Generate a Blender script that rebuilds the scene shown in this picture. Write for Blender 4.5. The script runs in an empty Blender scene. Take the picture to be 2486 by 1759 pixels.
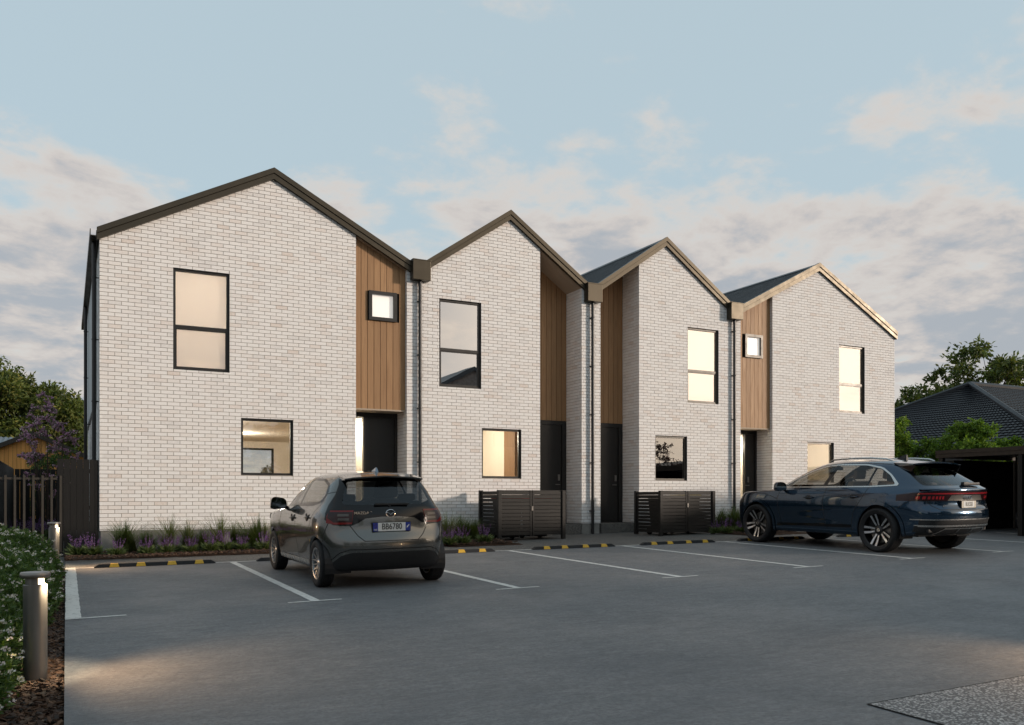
import bpy, bmesh, math, random
import numpy as np
from mathutils import Vector, Matrix

random.seed(7)
RNG = np.random.default_rng(11)
sc = bpy.context.scene
COL = sc.collection
R = math.radians

# ------------------------------------------------------------------ camera
CAMX, CAMY, CAMZ = -0.5751, -18.4408, 1.365
YAW = R(27.3754)
cam_d = bpy.data.cameras.new("camera")
cam_d.lens = 30.2786
cam_d.sensor_width = 36.0
cam_d.shift_y = 331.5 / 2486
cam_d.clip_start = 0.05
cam_d.clip_end = 3000
cam = bpy.data.objects.new("camera", cam_d)
cam.location = (CAMX, CAMY, CAMZ)
cam.rotation_euler = (R(90), 0, -YAW)
COL.objects.link(cam)
sc.camera = cam

# ------------------------------------------------------------------ sky, sun, exposure
CLOUD_OFF = (3.9, 9.6, 5.5)
SUN_EL = R(10.0)
SUN_AZ = R(128.0)            # clockwise from +Y (towards +X)
world = bpy.data.worlds.new("World")
sc.world = world
world.use_nodes = True
nt = world.node_tree
nt.nodes.clear()
def WN(kind, **kw):
    n = nt.nodes.new(kind)
    for k, v in kw.items():
        setattr(n, k, v)
    return n
def WL(a, b):
    nt.links.new(a, b)
def wmath(op, a, b=None, clamp=False):
    n = WN("ShaderNodeMath", operation=op, use_clamp=clamp)
    for i, v in enumerate((a, b)):
        if v is None: continue
        if hasattr(v, "type") and not isinstance(v, (int, float)): WL(v, n.inputs[i])
        else: n.inputs[i].default_value = v
    return n.outputs[0]
out = WN("ShaderNodeOutputWorld")
bg = WN("ShaderNodeBackground")
bg.inputs[1].default_value = 0.12
sky = WN("ShaderNodeTexSky", sky_type='NISHITA', sun_disc=False)
sky.sun_elevation = SUN_EL
sky.sun_rotation = SUN_AZ
sky.air_density = 1.1
sky.dust_density = 2.2
sky.ozone_density = 1.6
tc = WN("ShaderNodeTexCoord")
sep = WN("ShaderNodeSeparateXYZ")
WL(tc.outputs["Generated"], sep.inputs[0])
zc = wmath('MAXIMUM', sep.outputs[2], 0.0)
den = wmath('ADD', zc, 0.20)
px = wmath('DIVIDE', sep.outputs[0], den)
py = wmath('DIVIDE', sep.outputs[1], den)
comb = WN("ShaderNodeCombineXYZ")
WL(px, comb.inputs[0]); WL(py, comb.inputs[1])
def wnoise(scale, detail, rough, off):
    m = WN("ShaderNodeMapping")
    m.inputs["Location"].default_value = off
    WL(comb.outputs[0], m.inputs[0])
    n = WN("ShaderNodeTexNoise")
    n.inputs["Scale"].default_value = scale
    n.inputs["Detail"].default_value = detail
    n.inputs["Roughness"].default_value = rough
    n.inputs["Distortion"].default_value = 0.25
    WL(m.outputs[0], n.inputs["Vector"])
    return n.outputs[0]
n1 = wnoise(2.1, 8, 0.58, CLOUD_OFF)
n2 = wnoise(6.0, 7, 0.6, (8.3, 4.4, 2.2))
# clouds lie in a layer: thick towards the horizon, thinning overhead
thin = WN("ShaderNodeMapRange", interpolation_type='SMOOTHSTEP')
thin.inputs[1].default_value = 0.23; thin.inputs[2].default_value = 0.47
thin.inputs[3].default_value = 0.165; thin.inputs[4].default_value = -0.09
WL(sep.outputs[2], thin.inputs[0])
cov = wmath('ADD', wmath('MULTIPLY', n1, 0.70), wmath('MULTIPLY', n2, 0.30))
cov = wmath('ADD', cov, thin.outputs[0])
ramp = WN("ShaderNodeMapRange", interpolation_type='SMOOTHSTEP')
ramp.inputs[1].default_value = 0.475; ramp.inputs[2].default_value = 0.63
ramp.inputs[3].default_value = 0.0; ramp.inputs[4].default_value = 0.87
WL(cov, ramp.inputs[0])
# cloud colour: lit edges cream, thick cores blue-grey
core = WN("ShaderNodeMapRange", interpolation_type='SMOOTHSTEP')
core.inputs[1].default_value = 0.53; core.inputs[2].default_value = 0.70
core.inputs[3].default_value = 0.0; core.inputs[4].default_value = 1.0
WL(cov, core.inputs[0])
ccol = WN("ShaderNodeMix", data_type='RGBA')
ccol.inputs[6].default_value = (5.0, 4.2, 3.6, 1)
ccol.inputs[7].default_value = (2.45, 2.6, 2.85, 1)
WL(core.outputs[0], ccol.inputs[0])
# a thin high veil of cirrus pales the blue everywhere
skymul = WN("ShaderNodeMix", data_type='RGBA')
skymul.inputs[0].default_value = 0.85
skymul.inputs[7].default_value = (3.15, 3.9, 4.3, 1)
WL(sky.outputs[0], skymul.inputs[6])
# evening glow: veil and cloud are brighter and warmer towards the low sun
sdir = (math.sin(SUN_AZ)*math.cos(SUN_EL), math.cos(SUN_AZ)*math.cos(SUN_EL), math.sin(SUN_EL))
dotn = WN("ShaderNodeVectorMath", operation='DOT_PRODUCT')
WL(tc.outputs["Generated"], dotn.inputs[0]); dotn.inputs[1].default_value = sdir
glow = WN("ShaderNodeMapRange", interpolation_type='SMOOTHERSTEP')
glow.inputs[1].default_value = 0.80; glow.inputs[2].default_value = 1.01
glow.inputs[3].default_value = 0.0; glow.inputs[4].default_value = 1.0
WL(dotn.outputs["Value"], glow.inputs[0])
def warm(col, target):
    m = WN("ShaderNodeMix", data_type='RGBA')
    WL(glow.outputs[0], m.inputs[0]); WL(col, m.inputs[6]); m.inputs[7].default_value = target
    return m.outputs[2]
mixc = WN("ShaderNodeMix", data_type='RGBA')
WL(ramp.outputs[0], mixc.inputs[0])
WL(warm(skymul.outputs[2], (8.6, 7.4, 6.0, 1)), mixc.inputs[6]); WL(warm(ccol.outputs[2], (11.2, 9.1, 7.0, 1)), mixc.inputs[7])
WL(mixc.outputs[2], bg.inputs[0]); WL(bg.outputs[0], out.inputs[0])

sun_d = bpy.data.lights.new("sun", 'SUN')
sun_d.energy = 2.15
sun_d.angle = R(5.0)
sun_d.color = (1.0, 0.84, 0.70)
sun = bpy.data.objects.new("sun", sun_d)
to_sun = Vector((math.sin(SUN_AZ) * math.cos(SUN_EL), math.cos(SUN_AZ) * math.cos(SUN_EL), math.sin(SUN_EL)))
sun.rotation_euler = to_sun.to_track_quat('Z', 'Y').to_euler()
sun.location = (20, -20, 30)
COL.objects.link(sun)

vs = sc.view_settings
vs.view_transform = 'Standard'
vs.look = 'None'
vs.exposure = 0.46
vs.gamma = 1.0
vs.use_curve_mapping = False
sc.cycles.use_denoising = True
sc.cycles.max_bounces = 8
sc.cycles.transparent_max_bounces = 12
sc.cycles.sample_clamp_indirect = 6.0
sc.cycles.caustics_reflective = False
sc.cycles.caustics_refractive = False

# ------------------------------------------------------------------ helpers
OFF = {}                       # object name -> world origin of its local frame
GA, GB, GC = -1.05491714 + 1.365, 0.01527108, 0.01692425
def gz(x, y):                  # height of the gently falling carpark plane
    return GA + GB * x + GC * y
def tag(o, label=None, cat=None, group=None, kind=None):
    if label: o["label"] = label
    if cat: o["category"] = cat
    if group: o["group"] = group
    if kind: o["kind"] = kind
    return o
def empty(name, loc, label=None, cat=None, group=None):
    o = bpy.data.objects.new(name, None)
    o.location = loc
    o.empty_display_size = 0.2
    COL.objects.link(o)
    OFF[o.name] = Vector(loc)
    return tag(o, label, cat, group)
def link_mesh(name, me, parent=None, loc=None):
    o = bpy.data.objects.new(name, me)
    COL.objects.link(o)
    if parent is not None:
        o.parent = parent
        OFF[o.name] = OFF.get(parent.name, Vector((0, 0, 0)))
    else:
        OFF[o.name] = Vector((0, 0, 0))
    if loc is not None: o.location = loc
    return o
class MB:
    def __init__(s): s.v = []; s.f = []; s.t = []
    def add(s, vs, fs):
        n = len(s.v); s.v += [tuple(p) for p in vs]; s.f += [tuple(i + n for i in f) for f in fs]; return s
    def box(s, x0, y0, z0, x1, y1, z1):
        if x0 > x1: x0, x1 = x1, x0
        if y0 > y1: y0, y1 = y1, y0
        if z0 > z1: z0, z1 = z1, z0
        return s.add([(x0,y0,z0),(x1,y0,z0),(x1,y1,z0),(x0,y1,z0),(x0,y0,z1),(x1,y0,z1),(x1,y1,z1),(x0,y1,z1)],
                     [(0,3,2,1),(4,5,6,7),(0,1,5,4),(1,2,6,5),(2,3,7,6),(3,0,4,7)])
    def bbox(s, x0, y0, z0, x1, y1, z1, b):
        """box with chamfered edges on all sides"""
        X = (x0, x1); Y = (y0, y1); Z = (z0, z1)
        bm = bmesh.new()
        bmesh.ops.create_cube(bm, size=1.0)
        for v in bm.verts:
            v.co = Vector(((x0+x1)/2 + v.co.x*(x1-x0), (y0+y1)/2 + v.co.y*(y1-y0), (z0+z1)/2 + v.co.z*(z1-z0)))
        bmesh.ops.bevel(bm, geom=bm.edges[:], offset=b, segments=2, affect='EDGES', profile=0.6)
        bm.verts.index_update()
        s.add([v.co[:] for v in bm.verts], [[v.index for v in f.verts] for f in bm.faces]); bm.free(); return s
    def prism(s, poly, axis, a, b):
        """poly: 2D points; axis 'x': (y,z) extruded in x; 'y': (x,z) in y; 'z': (x,y) in z"""
        n = len(poly)
        def P(p, t):
            return (t, p[0], p[1]) if axis == 'x' else (p[0], t, p[1]) if axis == 'y' else (p[0], p[1], t)
        vs = [P(p, a) for p in poly] + [P(p, b) for p in poly]
        fs = [tuple(range(n)), tuple(range(2*n-1, n-1, -1))] + [(i, i+n, (i+1) % n + n, (i+1) % n) for i in range(n)]
        return s.add(vs, fs)
    def tube(s, p0, p1, r0, r1=None, n=8, caps=True):
        r1 = r0 if r1 is None else r1
        p0 = Vector(p0); p1 = Vector(p1); d = (p1 - p0)
        if d.length < 1e-7: return s
        d.normalize()
        a = d.orthogonal().normalized(); b = d.cross(a)
        vs = []
        for p, r in ((p0, r0), (p1, r1)):
            for i in range(n):
                t = 2*math.pi*i/n
                vs.append(p + a*(r*math.cos(t)) + b*(r*math.sin(t)))
        fs = [(i, (i+1) % n, (i+1) % n + n, i+n) for i in range(n)]
        if caps: fs += [tuple(range(n-1, -1, -1)), tuple(range(n, 2*n))]
        return s.add(vs, fs)
    def path(s, pts, r, n=8):
        rs = r if isinstance(r, (list, tuple)) else [r]*len(pts)
        pts = [Vector(p) for p in pts]
        m = len(pts); base = len(s.v); up = None; vs = []; fs = []
        for k, p in enumerate(pts):
            d = (pts[min(k+1, m-1)] - pts[max(k-1, 0)]).normalized()
            if up is None: up = d.orthogonal().normalized()
            up = (up - d*up.dot(d))
            up = up.normalized() if up.length > 1e-6 else d.orthogonal().normalized()
            b = d.cross(up)
            for i in range(n):
                t = 2*math.pi*i/n
                vs.append(p + up*(rs[k]*math.cos(t)) + b*(rs[k]*math.sin(t)))
        for k in range(m-1):
            for i in range(n):
                fs.append((k*n+i, k*n+(i+1) % n, (k+1)*n+(i+1) % n, (k+1)*n+i))
        fs += [tuple(range(n-1, -1, -1)), tuple(range((m-1)*n, m*n))]
        return s.add(vs, fs)
    def lathe(s, prof, n=24, c=(0,0,0), axis='z', a0=0.0, a1=2*math.pi):
        full = abs(a1-a0-2*math.pi) < 1e-6
        m = len(prof); cnt = n if full else n+1; vs = []; fs = []
        for i in range(cnt):
            t = a0 + (a1-a0)*i/n
            for (r, h) in prof:
                ca, sa = r*math.cos(t), r*math.sin(t)
                p = (ca, sa, h) if axis == 'z' else (h, ca, sa) if axis == 'x' else (sa, h, ca)
                vs.append((p[0]+c[0], p[1]+c[1], p[2]+c[2]))
        for i in range(n):
            j = (i+1) % cnt
            for k in range(m-1):
                fs.append((i*m+k, j*m+k, j*m+k+1, i*m+k+1))
        return s.add(vs, fs)
    def xform(s, M, start=0):
        for i in range(start, len(s.v)): s.v[i] = tuple(M @ Vector(s.v[i]))
        return s
    def mesh(s, name, m, org=None, smooth=False, fixn=False):
        me = bpy.data.meshes.new(name)
        v = s.v if org is None else [(p[0]-org[0], p[1]-org[1], p[2]-org[2]) for p in s.v]
        me.from_pydata(v, [], s.f); me.update()
        if fixn or smooth:
            bm = bmesh.new(); bm.from_mesh(me)
            bmesh.ops.recalc_face_normals(bm, faces=bm.faces[:])
            bm.to_mesh(me); bm.free()
        if m is not None: me.materials.append(m)
        if smooth:
            me.polygons.foreach_set("use_smooth", [True]*len(me.polygons))
            me.set_sharp_from_angle(angle=R(40))
        return me
    def build(s, name, m, parent=None, smooth=False):
        org = OFF[parent.name] if parent is not None else None
        return link_mesh(name, s.mesh(name, m, org, smooth, True), parent)
def np_mesh(name, V, Fq, mats, tint=None):
    """V (n,3) array, Fq (m,k) index array; tint (n,3) per-vertex colour"""
    me = bpy.data.meshes.new(name)
    k = Fq.shape[1]
    me.vertices.add(len(V)); me.vertices.foreach_set("co", np.ascontiguousarray(V, dtype=np.float32).ravel())
    me.loops.add(Fq.size); me.loops.foreach_set("vertex_index", np.ascontiguousarray(Fq, dtype=np.int32).ravel())
    me.polygons.add(len(Fq))
    me.polygons.foreach_set("loop_start", np.arange(0, Fq.size, k, dtype=np.int32))
    me.polygons.foreach_set("loop_total", np.full(len(Fq), k, dtype=np.int32))
    me.update(calc_edges=True)
    me.shade_flat()
    if tint is not None:
        a = me.attributes.new("tint", 'FLOAT_COLOR', 'POINT')
        c = np.ones((len(V), 4), dtype=np.float32); c[:, :3] = tint
        a.data.foreach_set("color", c.ravel())
    for m in (mats if isinstance(mats, (list, tuple)) else [mats]): me.materials.append(m)
    return me
def text_mesh(name, body, size, m, parent, M, extrude=0.001, bold=0.0, xs=1.0):
    cu = bpy.data.curves.new(name, 'FONT')
    cu.body = body; cu.size = size; cu.extrude = extrude; cu.offset = bold
    cu.align_x = 'CENTER'; cu.align_y = 'CENTER'
    t = bpy.data.objects.new(name, cu); COL.objects.link(t)
    dg = bpy.context.evaluated_depsgraph_get(); dg.update()
    me = bpy.data.meshes.new_from_object(t.evaluated_get(dg))
    bpy.data.objects.remove(t); bpy.data.curves.remove(cu)
    me.transform(Matrix.Diagonal((xs, 1, 1, 1))); me.transform(M)
    me.materials.clear(); me.materials.append(m)
    return link_mesh(name, me, parent)
def copy_thing(root, loc, label=None, group=None, rotz=None, scale=None):
    r = root.copy(); COL.objects.link(r); r.location = loc
    OFF[r.name] = Vector(loc)
    if rotz is not None: r.rotation_euler = (0, 0, rotz)
    if scale is not None: r.scale = (scale, scale, scale)
    if label: r["label"] = label
    if group: r["group"] = group
    for ch in list(root.children):
        cch = ch.copy(); COL.objects.link(cch); cch.parent = r
        for g in ch.children:
            d = g.copy(); COL.objects.link(d); d.parent = cch
    return r

# ------------------------------------------------------------------ materials
class NB:
    def __init__(s, name):
        s.m = bpy.data.materials.new(name); s.m.use_nodes = True
        s.t = s.m.node_tree; s.t.nodes.clear()
        s.out = s.t.nodes.new("ShaderNodeOutputMaterial")
    def n(s, kind, **kw):
        x = s.t.nodes.new(kind)
        for k, v in kw.items(): setattr(x, k, v)
        return x
    def l(s, a, b): s.t.links.new(a, b)
    def put(s, sock, v):
        if isinstance(v, bpy.types.NodeSocket): s.l(v, sock)
        elif isinstance(v, (tuple, list)) and len(v) == 3 and sock.type == 'RGBA': sock.default_value = (*v, 1)
        else: sock.default_value = v
    def pos(s, scale=(1,1,1)):
        g = s.n("ShaderNodeNewGeometry")
        if scale == (1,1,1): return g.outputs["Position"]
        m = s.n("ShaderNodeMapping"); m.inputs["Scale"].default_value = scale
        s.l(g.outputs["Position"], m.inputs[0]); return m.outputs[0]
    def objc(s, scale=(1,1,1)):
        g = s.n("ShaderNodeTexCoord")
        m = s.n("ShaderNodeMapping"); m.inputs["Scale"].default_value = scale
        s.l(g.outputs["Object"], m.inputs[0]); return m.outputs[0]
    def noise(s, vec, scale, detail=3, rough=0.55, dist=0.0):
        x = s.n("ShaderNodeTexNoise")
        x.inputs["Scale"].default_value = scale; x.inputs["Detail"].default_value = detail
        x.inputs["Roughness"].default_value = rough; x.inputs["Distortion"].default_value = dist
        s.l(vec, x.inputs["Vector"]); return x.outputs[0]
    def voro(s, vec, scale, feature='F1', out="Distance"):
        x = s.n("ShaderNodeTexVoronoi", feature=feature)
        x.inputs["Scale"].default_value = scale; s.l(vec, x.inputs["Vector"]); return x.outputs[out]
    def map(s, v, a, b, c=0.0, d=1.0, smooth=False):
        x = s.n("ShaderNodeMapRange", interpolation_type='SMOOTHSTEP' if smooth else 'LINEAR')
        x.inputs[1].default_value = a; x.inputs[2].default_value = b
        x.inputs[3].default_value = c; x.inputs[4].default_value = d
        s.l(v, x.inputs[0]); return x.outputs[0]
    def mix(s, f, a, b, mode='MIX'):
        x = s.n("ShaderNodeMix", data_type='RGBA', blend_type=mode)
        s.put(x.inputs[0], f); s.put(x.inputs[6], a); s.put(x.inputs[7], b); return x.outputs[2]
    def math(s, op, a, b=0.0):
        x = s.n("ShaderNodeMath", operation=op); s.put(x.inputs[0], a); s.put(x.inputs[1], b); return x.outputs[0]
    def attr(s, name):
        x = s.n("ShaderNodeAttribute"); x.attribute_name = name; return x.outputs["Color"]
    def bump(s, h, strength=0.3, dist=0.01):
        x = s.n("ShaderNodeBump"); x.inputs["Strength"].default_value = strength; x.inputs["Distance"].default_value = dist
        s.l(h, x.inputs["Height"]); return x.outputs[0]
    def pbr(s, col, rough=0.6, metal=0.0, spec=0.5, normal=None, coat=0.0, coatr=0.03, emit=None, estr=0.0, alpha=None):
        p = s.n("ShaderNodeBsdfPrincipled")
        s.put(p.inputs["Base Color"], col); s.put(p.inputs["Roughness"], rough); s.put(p.inputs["Metallic"], metal)
        p.inputs["Specular IOR Level"].default_value = spec
        if normal is not None: s.l(normal, p.inputs["Normal"])
        p.inputs["Coat Weight"].default_value = coat; p.inputs["Coat Roughness"].default_value = coatr
        if emit is not None:
            s.put(p.inputs["Emission Color"], emit); p.inputs["Emission Strength"].default_value = estr
        s.l(p.outputs[0], s.out.inputs[0]); return s.m
def simple(name, col, rough=0.6, metal=0.0, spec=0.5, var=0.12, nscale=6.0, bump=0.0, bscale=60.0, coat=0.0, coatr=0.03):
    b = NB(name); p = b.pos()
    c = b.mix(b.map(b.noise(p, nscale, 4), 0.3, 0.7), tuple(v*(1-var) for v in col), tuple(min(1, v*(1+var)) for v in col))
    r = b.map(b.noise(p, nscale*2.3, 3), 0.3, 0.7, max(0.02, rough*0.88), min(1, rough*1.12))
    nm = b.bump(b.noise(p, bscale, 4), bump, 0.004) if bump else None
    return b.pbr(c, r, metal, spec, nm, coat, coatr)

# white slurry brick: each brick carries its own tint, blotched with lime wash
b = NB("white_brick"); p = b.pos()
blot = b.map(b.noise(p, 26, 5, 0.62, 0.3), 0.32, 0.72)
c = b.mix(b.math('MULTIPLY', blot, 0.55), b.attr("tint"), (0.80, 0.795, 0.795))
c = b.mix(b.map(b.noise(p, 190, 2), 0.60, 0.74, 0, 0.35), c, (0.42, 0.37, 0.33))
hgt = b.math('ADD', b.noise(p, 70, 5, 0.65), b.math('MULTIPLY', b.noise(p, 320, 2), 0.4))
M_BRICK = b.pbr(c, 0.88, 0, 0.25, b.bump(hgt, 0.55, 0.006))
M_MORTAR = simple("mortar", (0.34, 0.305, 0.275), 0.95, 0, 0.1, 0.18, 9, 0.5, 140)
def timber(name, c0, c1, vert=True):
    b = NB(name); oi = b.n("ShaderNodeObjectInfo").outputs["Random"]
    g = b.n("ShaderNodeNewGeometry").outputs["Position"]
    m = b.n("ShaderNodeMapping"); m.inputs["Scale"].default_value = (38, 38, 1.6) if vert else (1.6, 38, 38)
    b.l(g, m.inputs[0])
    off = b.n("ShaderNodeCombineXYZ"); b.l(b.math('MULTIPLY', oi, 57.0), off.inputs[0]); b.l(b.math('MULTIPLY', oi, 13.0), off.inputs[2])
    ad = b.n("ShaderNodeVectorMath", operation='ADD'); b.l(m.outputs[0], ad.inputs[0]); b.l(off.outputs[0], ad.inputs[1])
    gr = b.noise(ad.outputs[0], 1.0, 6, 0.6, 0.8)
    c = b.mix(b.map(gr, 0.3, 0.7), c0, c1)
    c = b.mix(b.math('MULTIPLY', oi, 0.55), c, tuple(v*0.70 for v in c0))
    return b.pbr(c, b.map(gr, 0.3, 0.7, 0.62, 0.48), 0, 0.35, b.bump(gr, 0.25, 0.003))
M_CEDAR = timber("cedar_board", (0.290, 0.160, 0.076), (0.425, 0.250, 0.122))
M_SHED = timber("fresh_pine_board", (0.66, 0.30, 0.075), (0.80, 0.42, 0.13))
M_DARKWOOD = timber("dark_stained_timber", (0.0055, 0.0048, 0.0043), (0.0095, 0.0082, 0.0070))
M_DARKSLAT = timber("dark_slat", (0.0085, 0.0075, 0.0068), (0.0150, 0.0132, 0.0115), False)
M_FASCIA = simple("bronze_grey_metal", (0.066, 0.056, 0.041), 0.40, 0.72, 0.4, 0.05, 2.0, 0.05, 30)
M_ROOF = simple("charcoal_roof_steel", (0.030, 0.034, 0.040), 0.45, 0.1, 0.5, 0.08, 0.8)
M_FRAME = simple("black_aluminium", (0.022, 0.021, 0.020), 0.38, 0.2, 0.5, 0.05, 3)
M_FRAMELIT = simple("sunlit_black_aluminium", (0.050, 0.045, 0.038), 0.40, 0.35, 0.6, 0.05, 3)  # lighter copy of the black frames; evening light put into its colour
M_PIPE = simple("black_pipe", (0.018, 0.018, 0.019), 0.35, 0.1, 0.5, 0.05, 3)
M_DOOR = simple("black_door_paint", (0.014, 0.013, 0.012), 0.35, 0, 0.5, 0.06, 3)
M_SOFFIT = simple("taupe_soffit", (0.40, 0.33, 0.26), 0.8, 0, 0.2, 0.04, 2)
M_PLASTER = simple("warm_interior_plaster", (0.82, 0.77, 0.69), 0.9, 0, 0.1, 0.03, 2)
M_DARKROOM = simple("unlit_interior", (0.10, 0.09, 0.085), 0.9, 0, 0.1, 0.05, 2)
M_FLOORIN = simple("oak_floor", (0.32, 0.21, 0.12), 0.5, 0, 0.3, 0.1, 3)
b = NB("added_bright_blind")  # blinds added in upper rooms to brighten panes that mirror the sky
df = b.n("ShaderNodeBsdfDiffuse"); b.put(df.inputs[0], b.mix(b.map(b.noise(b.pos(), 1.2, 3), 0.3, 0.7), (0.86, 0.79, 0.73), (0.90, 0.84, 0.78)))
tl = b.n("ShaderNodeBsdfTranslucent"); b.put(tl.inputs[0], (0.90, 0.83, 0.75))
mx = b.n("ShaderNodeMixShader"); mx.inputs[0].default_value = 0.5; b.l(df.outputs[0], mx.inputs[1]); b.l(tl.outputs[0], mx.inputs[2]); b.l(mx.outputs[0], b.out.inputs[0])
M_ADDBLIND = b.m
M_STEEL = simple("brushed_steel", (0.23, 0.215, 0.20), 0.36, 0.7, 0.5, 0.06, 5)
M_RUBBER = simple("black_rubber", (0.018, 0.018, 0.019), 0.75, 0, 0.3, 0.12, 20, 0.3, 200)
M_YELLOW = simple("yellow_marker", (0.62, 0.36, 0.03), 0.55, 0, 0.4, 0.12, 30, 0.1, 90)
M_DARKIN = simple("dark_void", (0.010, 0.010, 0.010), 0.9, 0, 0.1, 0.05, 4)
def glassmat(name, base, tint, refl=(1, 1, 1), rough=0.0, fm=1.6):
    """window glass: mirror coat over see-through pane"""
    b = NB(name)
    lw = b.n("ShaderNodeLayerWeight"); lw.inputs[0].default_value = 0.5
    fr = b.math('ADD', b.math('MULTIPLY', b.math('POWER', lw.outputs["Facing"], 5.0), 0.95), 0.045)
    f = b.math('MINIMUM', b.math('ADD', b.math('MULTIPLY', fr, fm), base), 1.0)
    tr = b.n("ShaderNodeBsdfTransparent"); b.put(tr.inputs[0], tint)
    gl = b.n("ShaderNodeBsdfGlossy"); b.put(gl.inputs[0], refl); gl.inputs["Roughness"].default_value = rough
    nz = b.bump(b.noise(b.pos(), 0.9, 2), 0.02, 0.05); b.l(nz, gl.inputs["Normal"])
    mx = b.n("ShaderNodeMixShader"); b.put(mx.inputs[0], f); b.l(tr.outputs[0], mx.inputs[1]); b.l(gl.outputs[0], mx.inputs[2])
    b.l(mx.outputs[0], b.out.inputs[0]); return b.m
M_GLASS = glassmat("coated_window_glass", 0.10, (0.94, 0.95, 0.92))
M_GLASSB = glassmat("half_mirror_glass", 0.24, (0.90, 0.90, 0.87))
M_GLASSM = glassmat("mirror_coated_glass", 0.60, (0.80, 0.80, 0.78))
b = NB("frosted_lit_glass")
M_FROST = b.pbr((0.8, 0.78, 0.74), 0.35, 0, 0.5, None, 0, 0.03, (1.0, 0.92, 0.84), 0.30)
# carpark concrete: broom streaks, cloudy patches, grit, drips
b = NB("broomed_concrete"); p = b.pos()
big = b.noise(p, 0.22, 4, 0.55, 0.4); med = b.noise(b.pos((0.8, 1.8, 1)), 1.5, 7, 0.70, 0.9); fine = b.noise(p, 30, 6, 0.8)
strk = b.noise(b.pos((1.0, 3.0, 1)), 2.6, 7, 0.75, 0.9)
c = b.mix(b.map(big, 0.3, 0.7), (0.142, 0.147, 0.155), (0.192, 0.195, 0.199))
c = b.mix(b.map(med, 0.40, 0.68, 0, 0.75), c, (0.205, 0.205, 0.203))
c = b.mix(b.map(strk, 0.48, 0.68, 0, 0.70), c, (0.078, 0.082, 0.090))
c = b.mix(b.map(b.noise(p, 0.9, 5, 0.62, 0.5), 0.55, 0.75, 0, 0.40), c, (0.078, 0.081, 0.087))
c = b.mix(b.map(fine, 0.45, 0.62, 0, 0.70), c, (0.075, 0.077, 0.082))
mid = b.noise(b.pos((1, 1.6, 1)), 8.5, 5, 0.7, 0.8)
c = b.mix(b.map(mid, 0.40, 0.62, 0, 0.45), c, (0.088, 0.091, 0.097))
spk = b.map(b.voro(p, 7.0), 0.02, 0.035, 1, 0)
c = b.mix(b.math('MULTIPLY', spk, 0.8), c, (0.032, 0.030, 0.028))
oil = b.map(b.voro(p, 0.55), 0.03, 0.16, 1, 0, True)
c = b.mix(b.math('MULTIPLY', oil, b.map(b.noise(p, 5, 4), 0.4, 0.7, 0.0, 0.55)), c, (0.045, 0.045, 0.047))
rg = b.map(b.noise(p, 0.8, 4), 0.3, 0.7, 0.50, 0.74)
hh = b.math('ADD', b.math('ADD', b.math('MULTIPLY', b.noise(b.pos((0.5, 2.5, 1)), 14, 6, 0.75), 1.3), fine), b.math('MULTIPLY', mid, 3.0))
M_CONC = b.pbr(c, rg, 0, 0.4, b.bump(hh, 0.6, 0.008))
def aggregate(name, c0, c1, c2, scale, ctr=0.5):
    b = NB(name); p = b.pos()
    v = b.n("ShaderNodeTexVoronoi", feature='F1'); v.inputs["Scale"].default_value = scale; b.l(p, v.inputs["Vector"])
    st = b.n("ShaderNodeSeparateColor"); b.l(v.outputs["Color"], st.inputs[0])
    c = b.mix(b.map(st.outputs[0], ctr-0.2, ctr+0.2), c0, c1)
    c = b.mix(b.map(v.outputs["Distance"], 0.42, 0.62), c, c2)
    return b.pbr(c, 0.75, 0, 0.4, b.bump(b.map(v.outputs["Distance"], 0.0, 0.6, 1, 0), 0.6, 0.006))
M_AGG = aggregate("exposed_aggregate", (0.085, 0.080, 0.075), (0.235, 0.220, 0.200), (0.060, 0.057, 0.053), 85)
M_AGGP = aggregate("pale_exposed_aggregate", (0.11, 0.11, 0.115), (0.42, 0.41, 0.40), (0.09, 0.09, 0.092), 62, 0.45)
b = NB("worn_line_paint"); p = b.pos()
wear = b.map(b.noise(p, 16, 6, 0.7, 0.3), 0.53, 0.68)
c = b.mix(b.math('MULTIPLY', wear, 0.75), (0.62, 0.61, 0.58), (0.16, 0.155, 0.15))
M_PAINT = b.pbr(c, 0.7, 0, 0.3, b.bump(b.noise(p, 60, 4, 0.7), 0.25, 0.004))
b = NB("bark_mulch_soil"); p = b.pos()
c = b.mix(b.map(b.noise(p, 40, 5, 0.7), 0.3, 0.7), (0.018, 0.011, 0.008), (0.075, 0.042, 0.026))
M_MULCH = b.pbr(c, 0.95, 0, 0.1, b.bump(b.noise(p, 34, 5, 0.75, 0.6), 0.9, 0.03))
b = NB("bark_chip")
M_CHIP = b.pbr(b.attr("tint"), 0.8, 0, 0.3, b.bump(b.noise(b.pos(), 120, 4), 0.4, 0.004))
M_PLINTH = simple("concrete_plinth", (0.27, 0.26, 0.24), 0.85, 0, 0.2, 0.22, 3.5, 0.3, 60)
b = NB("rough_grass_ground"); p = b.pos()
c = b.mix(b.map(b.noise(p, 0.6, 5, 0.65), 0.3, 0.7), (0.030, 0.045, 0.016), (0.075, 0.075, 0.035))
M_GROUND = b.pbr(c, 0.95, 0, 0.1, b.bump(b.noise(p, 20, 4), 0.5, 0.03))
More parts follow.
